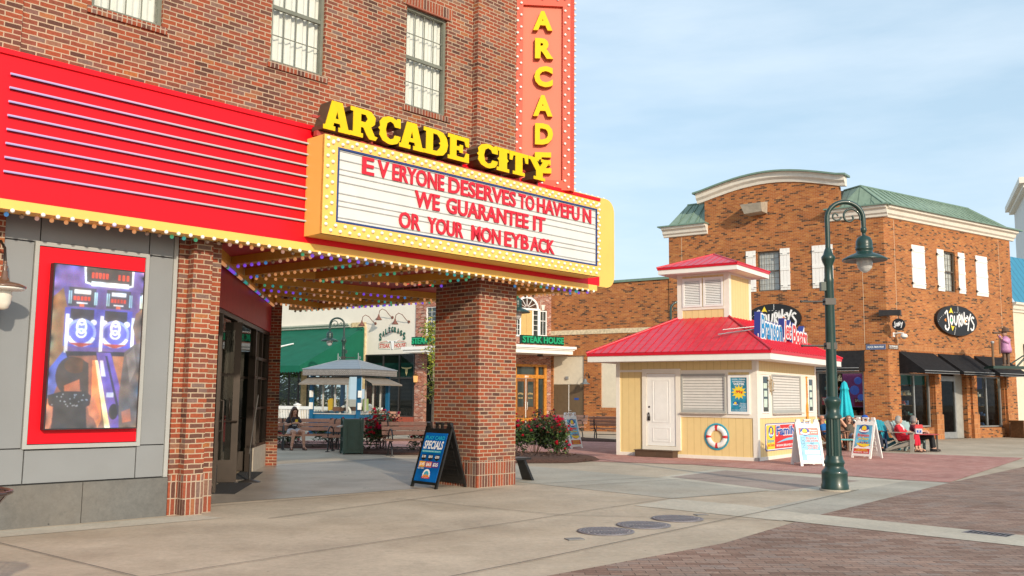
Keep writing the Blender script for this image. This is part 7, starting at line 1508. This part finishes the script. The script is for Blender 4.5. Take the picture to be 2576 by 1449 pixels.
def seating():
    adirondack(10.52, 31.35, 48, 'brown slatted garden chair in which the bald man sits', C_BRN)
    adirondack(10.55, 32.6, 95, 'lime green garden chair directly behind the bald man', C_LIME)
    adirondack(11.22, 31.35, 88, 'brown garden chair in which the woman with raised arms sits', C_BRN)
    adirondack(11.75, 32.5, 85, 'white round backed garden chair behind the woman with raised arms', C_WHT)
    adirondack(11.78, 31.35, 85, 'dark blue garden chair in which the man in the blue cap sits', P('chair_navy', (.02, .05, .13), rough=.5))
    adirondack(12.45, 32.0, 80, 'teal garden chair with fan shaped back beside the man in the blue cap', C_TEAL)
    adirondack(12.62, 30.80, 38, 'weathered grey garden chair in which the woman in red sits', C_GREY)
    adirondack(13.15, 31.7, 80, 'grey and aqua garden chair directly behind the woman in red', P('chair_grey_blue', (.28, .38, .38), rough=.6))
    T = thing('side_table', 'low aqua topped side table between the lamp post and the woman with raised arms', 'side table', 10.55, 30.35, 90)
    m = MB(); [m.box(-.34 + k * .115, -.235 + k * .115, -.28, .28, .37, .395) for k in range(6)]; m.build('tabletop', C_AQUA, T)
    for sx in (-.27, .27):
        for sy in (-.22, .22): m = MB(); m.box(sx - .03, sx + .03, sy - .03, sy + .03, 0, .37); m.build('leg', C_GREY, T)
    T = thing('side_table', 'small red metal table holding the birdhouse shaped box beside the woman in red', 'side table', 13.35, 30.9, 90)
    m = MB(); m.box(-.35, .35, -.3, .3, .54, .57); m.build('tabletop', FLAT('table_red', (.30, .02, .03)), T)
    for sx in (-.3, .3):
        for sy in (-.25, .25): m = MB(); m.box(sx - .02, sx + .02, sy - .02, sy + .02, 0, .54); m.build('leg', M_BLM, T)
    T = thing('napkin_house', 'little white box with a red pitched roof on the red metal table', 'box', 13.15, 30.85, 100, .57)
    m = MB(); m.box(-.10, .10, -.08, .08, 0, .17); m.build('box', P('box_grey_blue', (.55, .58, .64)), T); m = MB(); m.prism([(-.125, .17), (.125, .17), (.105, .29), (-.105, .29)], -.10, .10); m.build('roof', PRD, T); m = MB(); m.box(-.07, -.015, -.084, -.08, .03, .11); m.box(.015, .07, -.084, -.08, .03, .11); m.build('window', PBL, T)
    m = MB(); m.cyl((0, 0, .29), (0, 0, .42), .010, n=6); m.build('chimney', M_PW, T)
    # closed parasol
    T = thing('parasol', 'closed turquoise parasol standing among the garden chairs', 'parasol', 11.42, 32.6, 90)
    m = MB(); m.cyl((0, 0, 0), (0, 0, 2.28), .022, n=10); m.lathe([(.25, 0), (.25, .05), (.05, .09)], n=20); m.build('pole', C_GREY, T)
    m = MB(); n = 48; rings = []
    for z, r, w in ((2.26, .03, 0), (2.20, .085, .04), (2.05, .115, .10), (2.0, .15, .12), (1.97, .115, .12), (1.8, .135, .16), (1.5, .175, .2), (1.25, .215, .24), (1.14, .235, .28), (1.05, .20, .35)):
        rings.append([(r * (1 + w * cos(8 * a + z * 1.3) + .06 * sin(3 * a)) * cos(a), r * (1 + w * cos(8 * a + z * 1.3) + .06 * sin(3 * a)) * sin(a), z - (.07 * (1 + sin(3 * a + 1)) + .05 * cos(8 * a) if z < 1.2 else 0)) for a in [2 * pi * i / n for i in range(n)]])
    m.loft(rings, True, False); m.build('canopy', P('turquoise_cloth', (.01, .46, .56), rough=.75, var=.06, scale=3), T)
seating()
# ---------------------------------------------------------------- plants
def leafmesh(name, pts, size, mats, parent, rr, weights=None, flat_=.0):
    mb = MB()
    for (x, y, z) in pts:
        s = size * rr.uniform(.6, 1.35); a = rr.uniform(0, 2 * pi); t = rr.uniform(-.9, .9); u = Vector((cos(a), sin(a), t)).normalized(); v = u.cross(Vector((rr.uniform(-1, 1), rr.uniform(-1, 1), rr.uniform(.2, 1)))).normalized(); p = Vector((x, y, z))
        mb.cur = rr.choices(range(len(mats)), weights)[0] if len(mats) > 1 else 0
        mb.add([tuple(p - u * s), tuple(p + v * s * .42 + Vector((0, 0, s * .1))), tuple(p + u * s), tuple(p - v * s * .42 + Vector((0, 0, s * .1)))], [(0, 1, 2, 3)])
    return mb.build(name, mats, parent)
L_DK = P('leaf_dark', (.028, .055, .018), rough=.5, var=.35, scale=20); L_MD = P('leaf_mid', (.05, .095, .025), rough=.5, var=.3, scale=20); L_RD = P('leaf_bronze', (.13, .045, .03), rough=.5, var=.3, scale=20); L_LT = P('leaf_light', (.13, .20, .04), rough=.5, var=.3, scale=20)
F_RED = P('rose_red', (.62, .012, .045), rough=.5, var=.3, scale=30); F_PNK = P('rose_pink', (.66, .03, .16), rough=.5, var=.3, scale=30)
def rose(x, y, rx, ry, h, label, nb, seed, nl=1500, fl=None):
    nb = int(nb * 1.7)
    rr = random.Random(seed); T = thing('rose_bush', label, 'rose bush', x, y, 90, .02, 'red rose bushes in the mulch beds')
    cl = [(rr.uniform(-.75, .75) * rx, rr.uniform(-.75, .75) * ry, rr.uniform(.25, .95) * h, rr.uniform(.16, .32)) for _ in range(16)]
    pts = []
    for _ in range(nl):
        c = rr.choice(cl); d = Vector((rr.gauss(0, 1), rr.gauss(0, 1), rr.gauss(0, 1))); d = d.normalized() * c[3] * rr.random() ** .4
        p = (c[0] + d.x, c[1] + d.y, max(.03, min(h * 1.08, c[2] + d.z)))
        pts.append(p)
    low = [p for p in pts if p[2] < h * .72]; top = [p for p in pts if p[2] >= h * .72]
    leafmesh('leaves', low, .052, [L_DK, L_MD, L_LT], T, rr, (5, 4, .6)); leafmesh('new_leaves', top, .045, [L_MD, L_RD, L_DK], T, rr, (4, 2, 2))
    m = MB()
    for c in cl: m.tube([(c[0] * .15, c[1] * .15, 0), (c[0] * .6, c[1] * .6, c[2] * .6), (c[0], c[1], c[2] + c[3] * .8)], .007, 4)
    m.build('stems', P('rose_stem', (.08, .05, .025), rough=.8), T)
    for k in range(nb):
        c = rr.choice(cl); a = rr.uniform(0, 2 * pi); el = rr.uniform(-.2, 1.3); rad = c[3] * rr.uniform(.85, 1.1)
        px, py, pz = c[0] + rad * cos(a) * cos(el), c[1] - abs(rad * sin(a)) * cos(el), c[2] + rad * sin(el); s = rr.uniform(.05, .085)
        b = MB(); 
        for ring, (rd, tz, n) in enumerate(((1., .0, 6), (.62, .35, 5), (.3, .6, 3))):
            for i in range(n):
                t = 2 * pi * i / n + ring * .5; u = Vector((cos(t), sin(t), .45 + .3 * ring)).normalized(); v = Vector((-sin(t), cos(t), 0)); p = Vector((px, py, pz)) + u * s * rd * .5 + Vector((0, 0, tz * s))
                b.add([tuple(p - u * s * .5), tuple(p - v * s * .45 + u * s * .2), tuple(p + u * s * .55), tuple(p + v * s * .45 + u * s * .2)], [(0, 1, 2, 3)])
        b.build('bloom', F_RED if rr.random() < .62 else F_PNK, T)
rose(.12, 26.1, .34, .45, 1.0, 'rose bush dense with red blooms right against the brick pillar', 26, 1)
rose(.66, 26.3, .46, .6, 1.12, 'largest rose bush with few blooms, in the middle of the mulch mound', 9, 2, 2300)
rose(1.22, 25.9, .30, .42, .92, 'rose bush with red blooms at the right end of the mulch mound', 20, 3)
rose(-3.75, 27.6, .52, .45, .98, 'rose bush with scattered red blooms right of the green litter bin', 30, 4)
rose(-7.0, 29.9, .5, .4, .8, 'low rose bush left of the seated girl, beside the far brick pier', 10, 5, 1000)
rose(-5.6, 30.3, .7, .4, .7, 'low rose bush in the mulch behind the seated girl', 8, 6, 1100)
rose(-2.3, 27.6, .7, .4, .62, 'low rose bush behind the bench left of the black easel sign', 7, 7, 1000)
rose(1.55, 37.4, .8, .5, 1.05, 'rose bush before the timber doors with reddish shoots', 14, 8, 1400)
rose(-5.0, 37.6, .45, .4, 1.15, 'rose bush at the corner of the grey roofed booth', 10, 9, 900)
def young_tree():
    T = thing('young_tree', 'thin young tree with yellow green leaves left of the brick pillar', 'tree', -2.28, 27.6, 90, .02); rr = random.Random(11)
    m = MB(); m.tube([(0, 0, 0), (.02, 0, 1.0), (.03, 0, 1.9), (.02, .02, 2.8), (-.08, .02, 3.75)], [.045, .04, .034, .022, .008], 8); m.build('trunk', P('pale_bark', (.30, .25, .19), rough=.9, var=.25, scale=20), T)
    br = []
    for k in range(16): z = 1.3 + k * .15; a = rr.uniform(0, 2 * pi); L = rr.uniform(.12, .3); br.append([(.03, 0, z), (.03 + L * .5 * cos(a), L * .5 * sin(a), z + .22), (.0 + L * .8 * cos(a), L * .8 * sin(a), z + .5)])
    m = MB(); [m.tube(b, [.012, .008, .004], 5) for b in br]; m.build('branches', MATS['pale_bark'], T)
    pts = []
    for zc, r, n, hx in ((3.55, .26, 260, -.06), (3.25, .24, 200, -.02), (2.85, .16, 110, .0), (2.45, .17, 110, .05), (2.0, .14, 70, .05), (1.75, .17, 140, .04), (2.65, .2, 60, .0)):
        for _ in range(n): pts.append((hx + rr.gauss(0, r * .6), rr.gauss(0, r * .6), zc + rr.gauss(0, .15)))
    leafmesh('crown', pts, .05, [P('leaf_yellow', (.46, .42, .05), rough=.5, var=.25, scale=20), P('leaf_lime', (.28, .38, .05), rough=.5, var=.25, scale=20), L_LT], T, rr, (3, 4, 3))
young_tree()
def big_tree(name, label, x, y, h, r, seed, n=2600, mats=None):
    T = thing(name, label, 'tree', x, y, 90, 0, 'trees beyond the restaurant glass'); rr = random.Random(seed)
    m = MB(); m.tube([(0, 0, 0), (.1, 0, h * .3), (0, .1, h * .6), (.1, 0, h * .9)], [.22, .17, .11, .03], 9); 
    for k in range(7): a = rr.uniform(0, 2 * pi); z = h * rr.uniform(.25, .65); m.tube([(.05, 0, z), (r * .5 * cos(a), r * .5 * sin(a), z + h * .12), (r * .85 * cos(a), r * .85 * sin(a), z + h * .2)], [.07, .045, .02], 6)
    m.build('trunk', P('dark_bark', (.10, .075, .05), rough=.9, var=.3, scale=10), T)
    cl = [(rr.uniform(-.7, .7) * r, rr.uniform(-.7, .7) * r, h * rr.uniform(.12, .9), r * rr.uniform(.25, .45)) for _ in range(18)]; pts = []
    for _ in range(n): c = rr.choice(cl); d = Vector((rr.gauss(0, 1), rr.gauss(0, 1), rr.gauss(0, .8))).normalized() * c[3] * rr.random() ** .4; pts.append((c[0] + d.x, c[1] + d.y, max(.1, c[2] + d.z)))
    leafmesh('crown', pts, .17, [L_LT, L_MD, P('leaf_bright', (.17, .28, .06), rough=.5, var=.3, scale=8)], T, rr, (4, 3, 3))
big_tree('leafy_tree', 'bright green leafy tree seen through the glass left of the booth, left of two', -15.6, 63.5, 5.5, 2.4, 21)
big_tree('leafy_tree', 'bright green leafy tree seen through the glass left of the booth, right of two', -12.9, 62.0, 5.0, 2.2, 22)
# ---------------------------------------------------------------- people
def remesh(o, vs, sm=2):
    r = o.modifiers.new('remesh', 'REMESH'); r.mode = 'VOXEL'; r.voxel_size = vs; r.use_smooth_shade = True
    s = o.modifiers.new('smooth', 'SMOOTH'); s.factor = .5; s.iterations = sm; return o
def lerp(a, b, t): return Vector(a).lerp(Vector(b), t)
def limb(mb, pts, rs, n=10):
    """smooth tapering limb through the joints"""
    P_, R_ = [], []
    for k in range(len(pts) - 1):
        for i in range(4): t = i / 4; P_.append(lerp(pts[k], pts[k + 1], t)); R_.append(rs[k] + (rs[k + 1] - rs[k]) * t)
    P_.append(Vector(pts[-1])); R_.append(rs[-1]); mb.tube(P_, R_, n)
    for p, r in zip(pts, rs): mb.ball(tuple(p), r * .99, 10, 7)
def torso(mb, spine, wd, g=0.):
    """spine joints from pelvis to neck base with (half width, half depth); g grows it for clothing"""
    rings = []; n = 16; m = []
    for k in range(len(spine) - 1):
        for i in range(4): t = i / 4; m.append((lerp(spine[k], spine[k + 1], t), wd[k][0] + (wd[k + 1][0] - wd[k][0]) * t, wd[k][1] + (wd[k + 1][1] - wd[k][1]) * t))
    m.append((Vector(spine[-1]), *wd[-1]))
    for k, (c, w, d) in enumerate(m):
        t = (m[min(k + 1, len(m) - 1)][0] - m[max(k - 1, 0)][0]).normalized(); rt = Vector((1, 0, 0)); fw = rt.cross(t).normalized() * -1
        rings.append([tuple(c + rt * ((w + g) * cos(2 * pi * i / n)) + fw * ((d + g) * sin(2 * pi * i / n))) for i in range(n)])
    mb.loft(rings, True, True)
def hand(mb, w, d, up, side, curl=.5, s=1.):
    """palm, four unequal curled fingers and a thumb leaving the side of the palm"""
    w, d, up = Vector(w), Vector(d).normalized(), Vector(up).normalized(); sd = d.cross(up).normalized() * side; up = sd.cross(d).normalized() * side
    c = w + d * .05 * s
    mb.tube([w, w + d * .03 * s, c, w + d * .085 * s], [.024 * s, .030 * s, .034 * s, .030 * s], 8)
    for k, (off, L) in enumerate(((-.027, .062), (-.009, .074), (.009, .070), (.027, .055))):
        b = w + d * .082 * s + sd * off * s; p1 = b + (d * cos(curl * .6) - up * sin(curl * .6)) * L * .45 * s; p2 = p1 + (d * cos(curl * 1.6) - up * sin(curl * 1.6)) * L * .32 * s; p3 = p2 + (d * cos(curl * 2.4) - up * sin(curl * 2.4)) * L * .25 * s
        mb.tube([b, p1, p2, p3], [.0098 * s, .0092 * s, .0085 * s, .0075 * s], 7)
    t0 = w + d * .03 * s - sd * .026 * s; t1 = t0 - sd * .03 * s + d * .025 * s - up * .01 * s; t2 = t1 + d * .03 * s - sd * .004 * s - up * .012 * s; mb.tube([t0, t1, t2], [.013 * s, .011 * s, .009 * s], 7)
def person(x, y, az, label, J, skin, top, bottom, shoes, hair, z=0., extra=None, group=None):
    T = thing('person', label, 'person', x, y, az, z, group)
    sp, wd = [J['pelvis'], J['waist'], J['chest'], J['neck']], J.get('wd', [(.165, .115), (.135, .10), (.165, .108), (.055, .055)])
    hd = Vector(J['head']); look = Vector(J.get('look', (0, -1, 0))).normalized(); upv = Vector(J.get('up', (0, 0, 1))); rt = look.cross(upv).normalized(); upv = rt.cross(look).normalized()
    H = lambda a, b, c: hd + rt * a + look * b + upv * c
    b = MB(); torso(b, sp, wd); b.tube([J['neck'], lerp(J['neck'], H(0, -.02, -.06), .6), H(0, -.01, -.05)], [.058, .052, .055], 12)
    # head: cranium, jaw, nose, ears, brow
    b.ball(tuple(H(0, -.012, .03)), .088, 16, 12, (.9, 1.02, 1.05)); b.ball(tuple(H(0, .028, -.045)), .058, 14, 10, (.95, 1., 1.05)); b.ball(tuple(H(0, .045, -.085)), .026, 8, 6); b.tube([H(0, .075, .018), H(0, .098, -.022), H(0, .082, -.032)], [.010, .015, .012], 7); b.tube([H(-.04, .072, .03), H(0, .082, .034), H(.04, .072, .03)], .010, 6)
    for s in (-1, 1): b.ball(tuple(H(s * .082, -.01, -.005)), .024, 8, 6, (.5, .8, 1.2)); b.ball(tuple(H(s * .035, .052, -.02)), .026, 8, 6)
    for s in 'LR':
        limb(b, [lerp(J['chest'], J['sh' + s], .75), J['el' + s], J['wr' + s]], [.052, .039, .026]); limb(b, [lerp(J['pelvis'], J['hip' + s], 1.), J['kn' + s], J['an' + s]], [.088, .060, .037])
        k, a = Vector(J['kn' + s]), Vector(J['an' + s]); cm = k.lerp(a, .32); back = Vector((0, .018, 0)); b.ball(tuple(cm + back), .056, 10, 8, (1, 1, 1.6))
        limb(b, [a, Vector(J['toe' + s])], [.036, .026]); b.ball(tuple(a + Vector((0, .03, -.04))), .033, 8, 6)
        hd_ = J.get('hd' + s, (Vector(J['wr' + s]) - Vector(J['el' + s]))); hand(b, J['wr' + s], hd_, J.get('hu' + s, (0, 0, 1)), 1 if s == 'L' else -1, J.get('curl', .6))
    body = remesh(b.build('body', skin, T), .0085)
    # face details
    e = MB(); [e.ball(tuple(H(s * .034, .0745, .012)), .0125, 8, 6, (1.3, 1, .7)) for s in (-1, 1)]; e.build('eyes', P('eye_dark', (.05, .035, .03), rough=.2), T)
    e = MB(); e.tube([H(-.024, .078, -.056), H(0, .088, -.057), H(.024, .078, -.056)], [.004, .007, .004], 6); e.build('mouth', P('lips', (.42, .13, .11), rough=.4), T)
    # clothing
    tm, sleeve, hem = top
    c = MB(); torso(c, [lerp(J['pelvis'], J['waist'], hem), J['waist'], J['chest'], lerp(J['chest'], J['neck'], .8)], [(wd[0][0], wd[0][1]), wd[1], wd[2], (wd[3][0] + .015, wd[3][1] + .015)], .014)
    for s in 'LR':
        S0, E0, W0 = lerp(J['chest'], J['sh' + s], .7), Vector(J['el' + s]), Vector(J['wr' + s])
        if sleeve > 0:
            pts = [S0, lerp(S0, E0, min(1, sleeve))] + ([lerp(E0, W0, min(.95, sleeve - 1))] if sleeve > 1 else []); limb(c, pts, [.066, .058 if sleeve <= 1 else .052] + ([.040] if sleeve > 1 else []))
    remesh(c.build('top', tm, T), .012)
    bm, leg = bottom; c = MB(); torso(c, [Vector(J['pelvis']) + Vector((0, 0, -.06)), J['pelvis'], lerp(J['pelvis'], J['waist'], .7)], [(wd[0][0] * .9, wd[0][1]), wd[0], (wd[1][0] + .01, wd[1][1] + .01)], .012)
    for s in 'LR':
        h, k, a = Vector(J['hip' + s]), Vector(J['kn' + s]), Vector(J['an' + s])
        if leg <= 1: limb(c, [h, lerp(h, k, leg)], [.104, .104 - .022 * leg])
        else: limb(c, [h, k, lerp(k, a, leg - 1)], [.104, .080, .066])
    remesh(c.build('trousers' if leg > 1 else 'shorts', bm, T), .012)
    sm, kind = shoes; c = MB()
    for s in 'LR':
        a, t = Vector(J['an' + s]), Vector(J['toe' + s]); d = (t - a); d.z = 0; d.normalize(); sd = Vector((-d.y, d.x, 0)); z0 = min(a.z, t.z) - .055
        def pt(u, v, w): return tuple(Vector((a.x, a.y, 0)) + d * u + sd * v + Vector((0, 0, w)))
        o = [(-.07, -.03), (.0, -.034), (.10, -.044), (.19, -.03), (.20, .02), (.11, .044), (.0, .036), (-.07, .03)]
        c.loft([[pt(u, v, .001) for u, v in o], [pt(u, v, .022) for u, v in o]], False)
        if kind == 'sandal':
            for u in (.03, .11): c.tube([pt(u, -.046, .02), pt(u, -.03, .075), pt(u, .03, .075), pt(u, .046, .02)], .012, 6)
            c.tube([pt(-.06, -.03, .03), pt(-.065, 0, .08), pt(-.06, .03, .03)], .009, 6)
        else: c.tube([pt(-.06, 0, .05), pt(0, 0, .06), pt(.1, 0, .05), pt(.18, 0, .035)], [.04, .05, .046, .03], 10)
    c.build('shoes', sm, T)
    hm, hk = hair
    if hk:
        c = MB(); c.ball(tuple(H(0, -.026, .045)), .097, 16, 12, (.92, 1.0, 1.02)) if hk != 'fringe' else None
        rr = random.Random(int(x * 10))
        if hk == 'long':
            for i in range(26):
                t = -2.5 + 5. * i / 25; r0 = .085; p = H(r0 * sin(t), -.03 - r0 * .7 * cos(t), .05); q = H(.105 * sin(t), -.045 - .09 * cos(t) * .8, -.09); e_ = Vector(J['neck']) + rt * (.15 * sin(t)) - look * (.04 + .09 * cos(t)) + Vector((0, 0, -.16 + rr.uniform(-.05, .04))); 
                c.tube([p, q, e_.lerp(q, .45), e_], [.022, .024, .02, .008], 6)
            for s in (-1, 1): c.tube([H(s * .02, .05, .12), H(s * .085, .04, .05), H(s * .095, .02, -.08), Vector(J['neck']) + rt * s * .12 + look * .06 + Vector((0, 0, -.18))], [.02, .024, .026, .012], 7)
        if hk == 'bob':
            for i in range(22): t = -2.1 + 4.2 * i / 21; c.tube([H(.07 * sin(t), -.03 - .06 * cos(t), .06), H(.10 * sin(t), -.03 - .085 * cos(t), -.03), H(.092 * sin(t), -.02 - .08 * cos(t), -.10)], [.024, .024, .012], 6)
        if hk == 'fringe':
            for i in range(12): t = -1.2 + 2.4 * i / 11; c.ball(tuple(H(.082 * sin(t), -.02 - .085 * cos(t), -.01)), .017, 7, 5)
        remesh(c.build('hair', hm, T), .009, 1)
    if extra: extra(T, H, J)
    return T
SK = P('skin_fair', (.60, .34, .24), rough=.5, var=.06, spec=.35); SK2 = P('skin_tanned', (.50, .24, .155), rough=.5, var=.08, spec=.35)
def legs(kl, kr, al, ar, tl, tr): return dict(knL=kl, knR=kr, anL=al, anR=ar, toeL=tl, toeR=tr)
SANDAL = P('sandal_brown', (.06, .025, .02), rough=.6)
def people():
    # girl with a phone on the bench
    J = dict(pelvis=(0, .0, .545), waist=(0, -.01, .68), chest=(0, -.03, .86), neck=(0, -.055, 1.01), head=(0, -.115, 1.13), look=(.05, -1, -.42), shL=(-.185, -.03, .94), shR=(.185, -.03, .94), elL=(-.27, -.12, .72), elR=(.25, -.14, .72), wrL=(-.085, -.33, .785), wrR=(.075, -.33, .785), hipL=(-.09, -.03, .53), hipR=(.09, -.03, .53), hdL=(.7, -.5, .25), hdR=(-.7, -.5, .25), curl=.9,
             wd=[(.15, .11), (.115, .09), (.145, .098), (.05, .05)], **legs((-.08, -.44, .53), (.20, -.43, .53), (-.14, -.42, .085), (.22, -.48, .085), (-.17, -.56, .045), (.24, -.63, .045)))
    def ex(T, H, J):
        m = MB(); m.box(-.04, .04, -.385, -.375, .80, .90); m.build('phone', P('yellow_phone', (.75, .52, .02), rough=.3), T)
        m = MB(); m.tube([H(-.07, .03, -.03), (-.10, -.13, .9), (-.03, -.17, .74), (.0, -.33, .8)], .004, 5); m.build('earphone_cord', P('cord_grey', (.25, .25, .25)), T)
        m = MB(); m.cyl((-.115, -.30, .77), (-.10, -.315, .778), .032, n=12); m.build('wristband', M_BLK, T)
        m = MB(); text(m, 'LOVE', -.05, .07, .70, .74, -.128, 0, .03); m.build('lettering', PWH, T)
    person(-6.55, 28.78, 62, 'person with long brown hair in a dark T-shirt and white shorts looking at a phone', J, SK, (P('tee_charcoal', (.035, .035, .042), rough=.9, var=.2), .55, .45), (P('shorts_white', (.70, .70, .74), rough=.9), .42), (SANDAL, 'sandal'), (P('hair_brown', (.085, .035, .018), rough=.45, var=.3, scale=30), 'long'), extra=ex)
    rec = dict(pelvis=(0, .10, .40), waist=(0, .17, .53), chest=(0, .27, .70), neck=(0, .34, .85), head=(0, .33, .99), hipL=(-.09, .06, .39), hipR=(.09, .06, .39))
    # bald man
    J = dict(rec, look=(.55, -1, -.05), shL=(-.22, .27, .78), shR=(.22, .27, .78), elL=(-.33, .12, .60), elR=(.33, .10, .60), wrL=(-.24, -.12, .60), wrR=(.28, -.15, .62), curl=.5, hdL=(.3, -.8, -.3), hdR=(-.1, -1, -.2), wd=[(.18, .14), (.175, .15), (.19, .125), (.06, .06)], **legs((-.12, -.36, .47), (.14, -.36, .47), (-.13, -.42, .09), (.16, -.46, .09), (-.15, -.57, .05), (.18, -.61, .05)))
    def glasses(T, H, J):
        m = MB(); [m.ball(tuple(H(s * .034, .083, .014)), .026, 10, 7, (1.15, .35, .8)) for s in (-1, 1)]; m.tube([H(-.085, -.01, .02), H(-.065, .07, .022), H(0, .096, .02), H(.065, .07, .022), H(.085, -.01, .02)], .006, 6); m.build('sunglasses', P('sunglass_black', (.01, .01, .012), rough=.08), T)
    person(10.52, 31.35, 48, 'person with a bald head and sunglasses in a blue shirt and khaki shorts', J, SK2, (P('shirt_blue', (.01, .12, .36), rough=.85, var=.15), .95, .25), (P('shorts_khaki', (.42, .36, .27), rough=.9), .85), (SANDAL, 'shoe'), (None, None), extra=glasses)
    # woman resting with her hands behind her head
    J = dict(rec, look=(.05, -1, .35), shL=(-.19, .28, .79), shR=(.19, .28, .79), elL=(-.31, .24, .98), elR=(.31, .24, .98), wrL=(-.14, .40, 1.03), wrR=(.14, .40, 1.03), hdL=(1, .1, .0), hdR=(-1, .1, 0), curl=.6, wd=[(.16, .12), (.12, .10), (.15, .105), (.05, .05)], **legs((-.13, -.40, .50), (.03, -.42, .48), (-.06, -.34, .09), (.05, -.52, .09), (-.06, -.49, .05), (.06, -.67, .05)))
    person(11.22, 31.35, 88, 'person with hands clasped behind the head in a brown patterned top and grey blue shorts', J, SK, (P('top_brown_print', (.10, .08, .06), rough=.9, var=.7, scale=40), 0, .3), (P('shorts_chambray', (.26, .31, .44), rough=.9), .72), (P('shoe_dark', (.03, .03, .035)), 'shoe'), (MATS['hair_brown'], 'long'))
    # man in blue cap behind the easel sign
    J = dict(rec, look=(.1, -1, -.05), shL=(-.22, .27, .78), shR=(.22, .27, .78), elL=(-.33, .12, .60), elR=(.33, .10, .60), wrL=(-.28, -.12, .62), wrR=(.30, -.14, .62), curl=.5, wd=[(.18, .14), (.17, .14), (.19, .125), (.06, .06)], **legs((-.12, -.36, .47), (.14, -.36, .47), (-.13, -.42, .09), (.16, -.46, .09), (-.15, -.57, .05), (.18, -.61, .05)))
    def cap(T, H, J):
        glasses(T, H, J); m = MB(); m.ball(tuple(H(0, -.018, .065)), .103, 16, 10, (1, 1.05, .85)); m.loft([[tuple(H(.10 * sin(t), .05 + (.06 + .09 * e) * cos(t), .075 - .02 * e)) for t in [-1.35 + 2.7 * i / 10 for i in range(11)]] for e in (0, 1)], True, False, False); m.build('cap', P('cap_blue', (.01, .08, .42), rough=.8), T)
    person(11.78, 31.35, 85, 'person in a bright blue cap and sunglasses, mostly hidden by the white easel sign', J, SK2, (P('shirt_grey', (.16, .17, .2), rough=.9), .9, .25), (P('trousers_navy', (.025, .03, .05), rough=.9), 1.8), (P('shoe_dark', (.03, .03, .035)), 'shoe'), (None, None), extra=cap)
    # woman in red
    J = dict(rec, pelvis=(0, .06, .42), waist=(0, .08, .56), chest=(0, .12, .74), neck=(0, .14, .88), head=(0, .10, 1.00), hipL=(-.09, .02, .42), hipR=(.09, .02, .42), look=(.25, -1, -.05), shL=(-.20, .12, .80), shR=(.20, .12, .80), elL=(-.30, .0, .64), elR=(.30, -.02, .62), wrL=(-.25, -.24, .64), wrR=(.10, -.24, .60), curl=.5, wd=[(.18, .15), (.165, .15), (.18, .13), (.055, .055)], **legs((-.12, -.40, .48), (.12, -.40, .48), (-.14, -.44, .10), (.15, -.46, .10), (-.16, -.60, .05), (.17, -.62, .05)))
    def red(T, H, J):
        m = MB(); torso(m, [(0, .05, .52), (0, .045, .62), (0, .075, .78), (0, .10, .86)], [(.085, .11), (.085, .115), (.08, .10), (.05, .05)], .006); remesh(m.build('blouse', P('print_blouse', (.62, .56, .60), rough=.85, var=.5, scale=30), T), .012)
        m = MB(); m.ball((.05, -.24, .55), .12, 12, 8, (1.2, .8, .7)); m.build('handbag', P('bag_maroon', (.16, .01, .03), rough=.5), T)
    person(12.62, 30.80, 38, 'person with white hair in a red cardigan and red trousers on the weathered chair', J, SK, (P('cardigan_red', (.60, .015, .03), rough=.85, var=.12), 1.75, .1), (P('trousers_red', (.58, .01, .035), rough=.85, var=.1), 1.62), (SANDAL, 'sandal'), (P('hair_white', (.30, .285, .26), rough=.5, var=.15, scale=30), 'bob'), extra=red)
    J = dict(J, look=(.5, -1, 0))
    person(13.30, 31.25, 30, 'person in black trousers, mostly hidden behind the person in red', J, SK, (P('top_maroon', (.14, .015, .03), rough=.9), 1.5, .2), (P('trousers_black', (.015, .015, .018), rough=.9), 1.85), (P('shoe_dark', (.03, .03, .035)), 'shoe'), (P('hair_grey', (.2, .18, .17), rough=.5), 'bob'))
people()
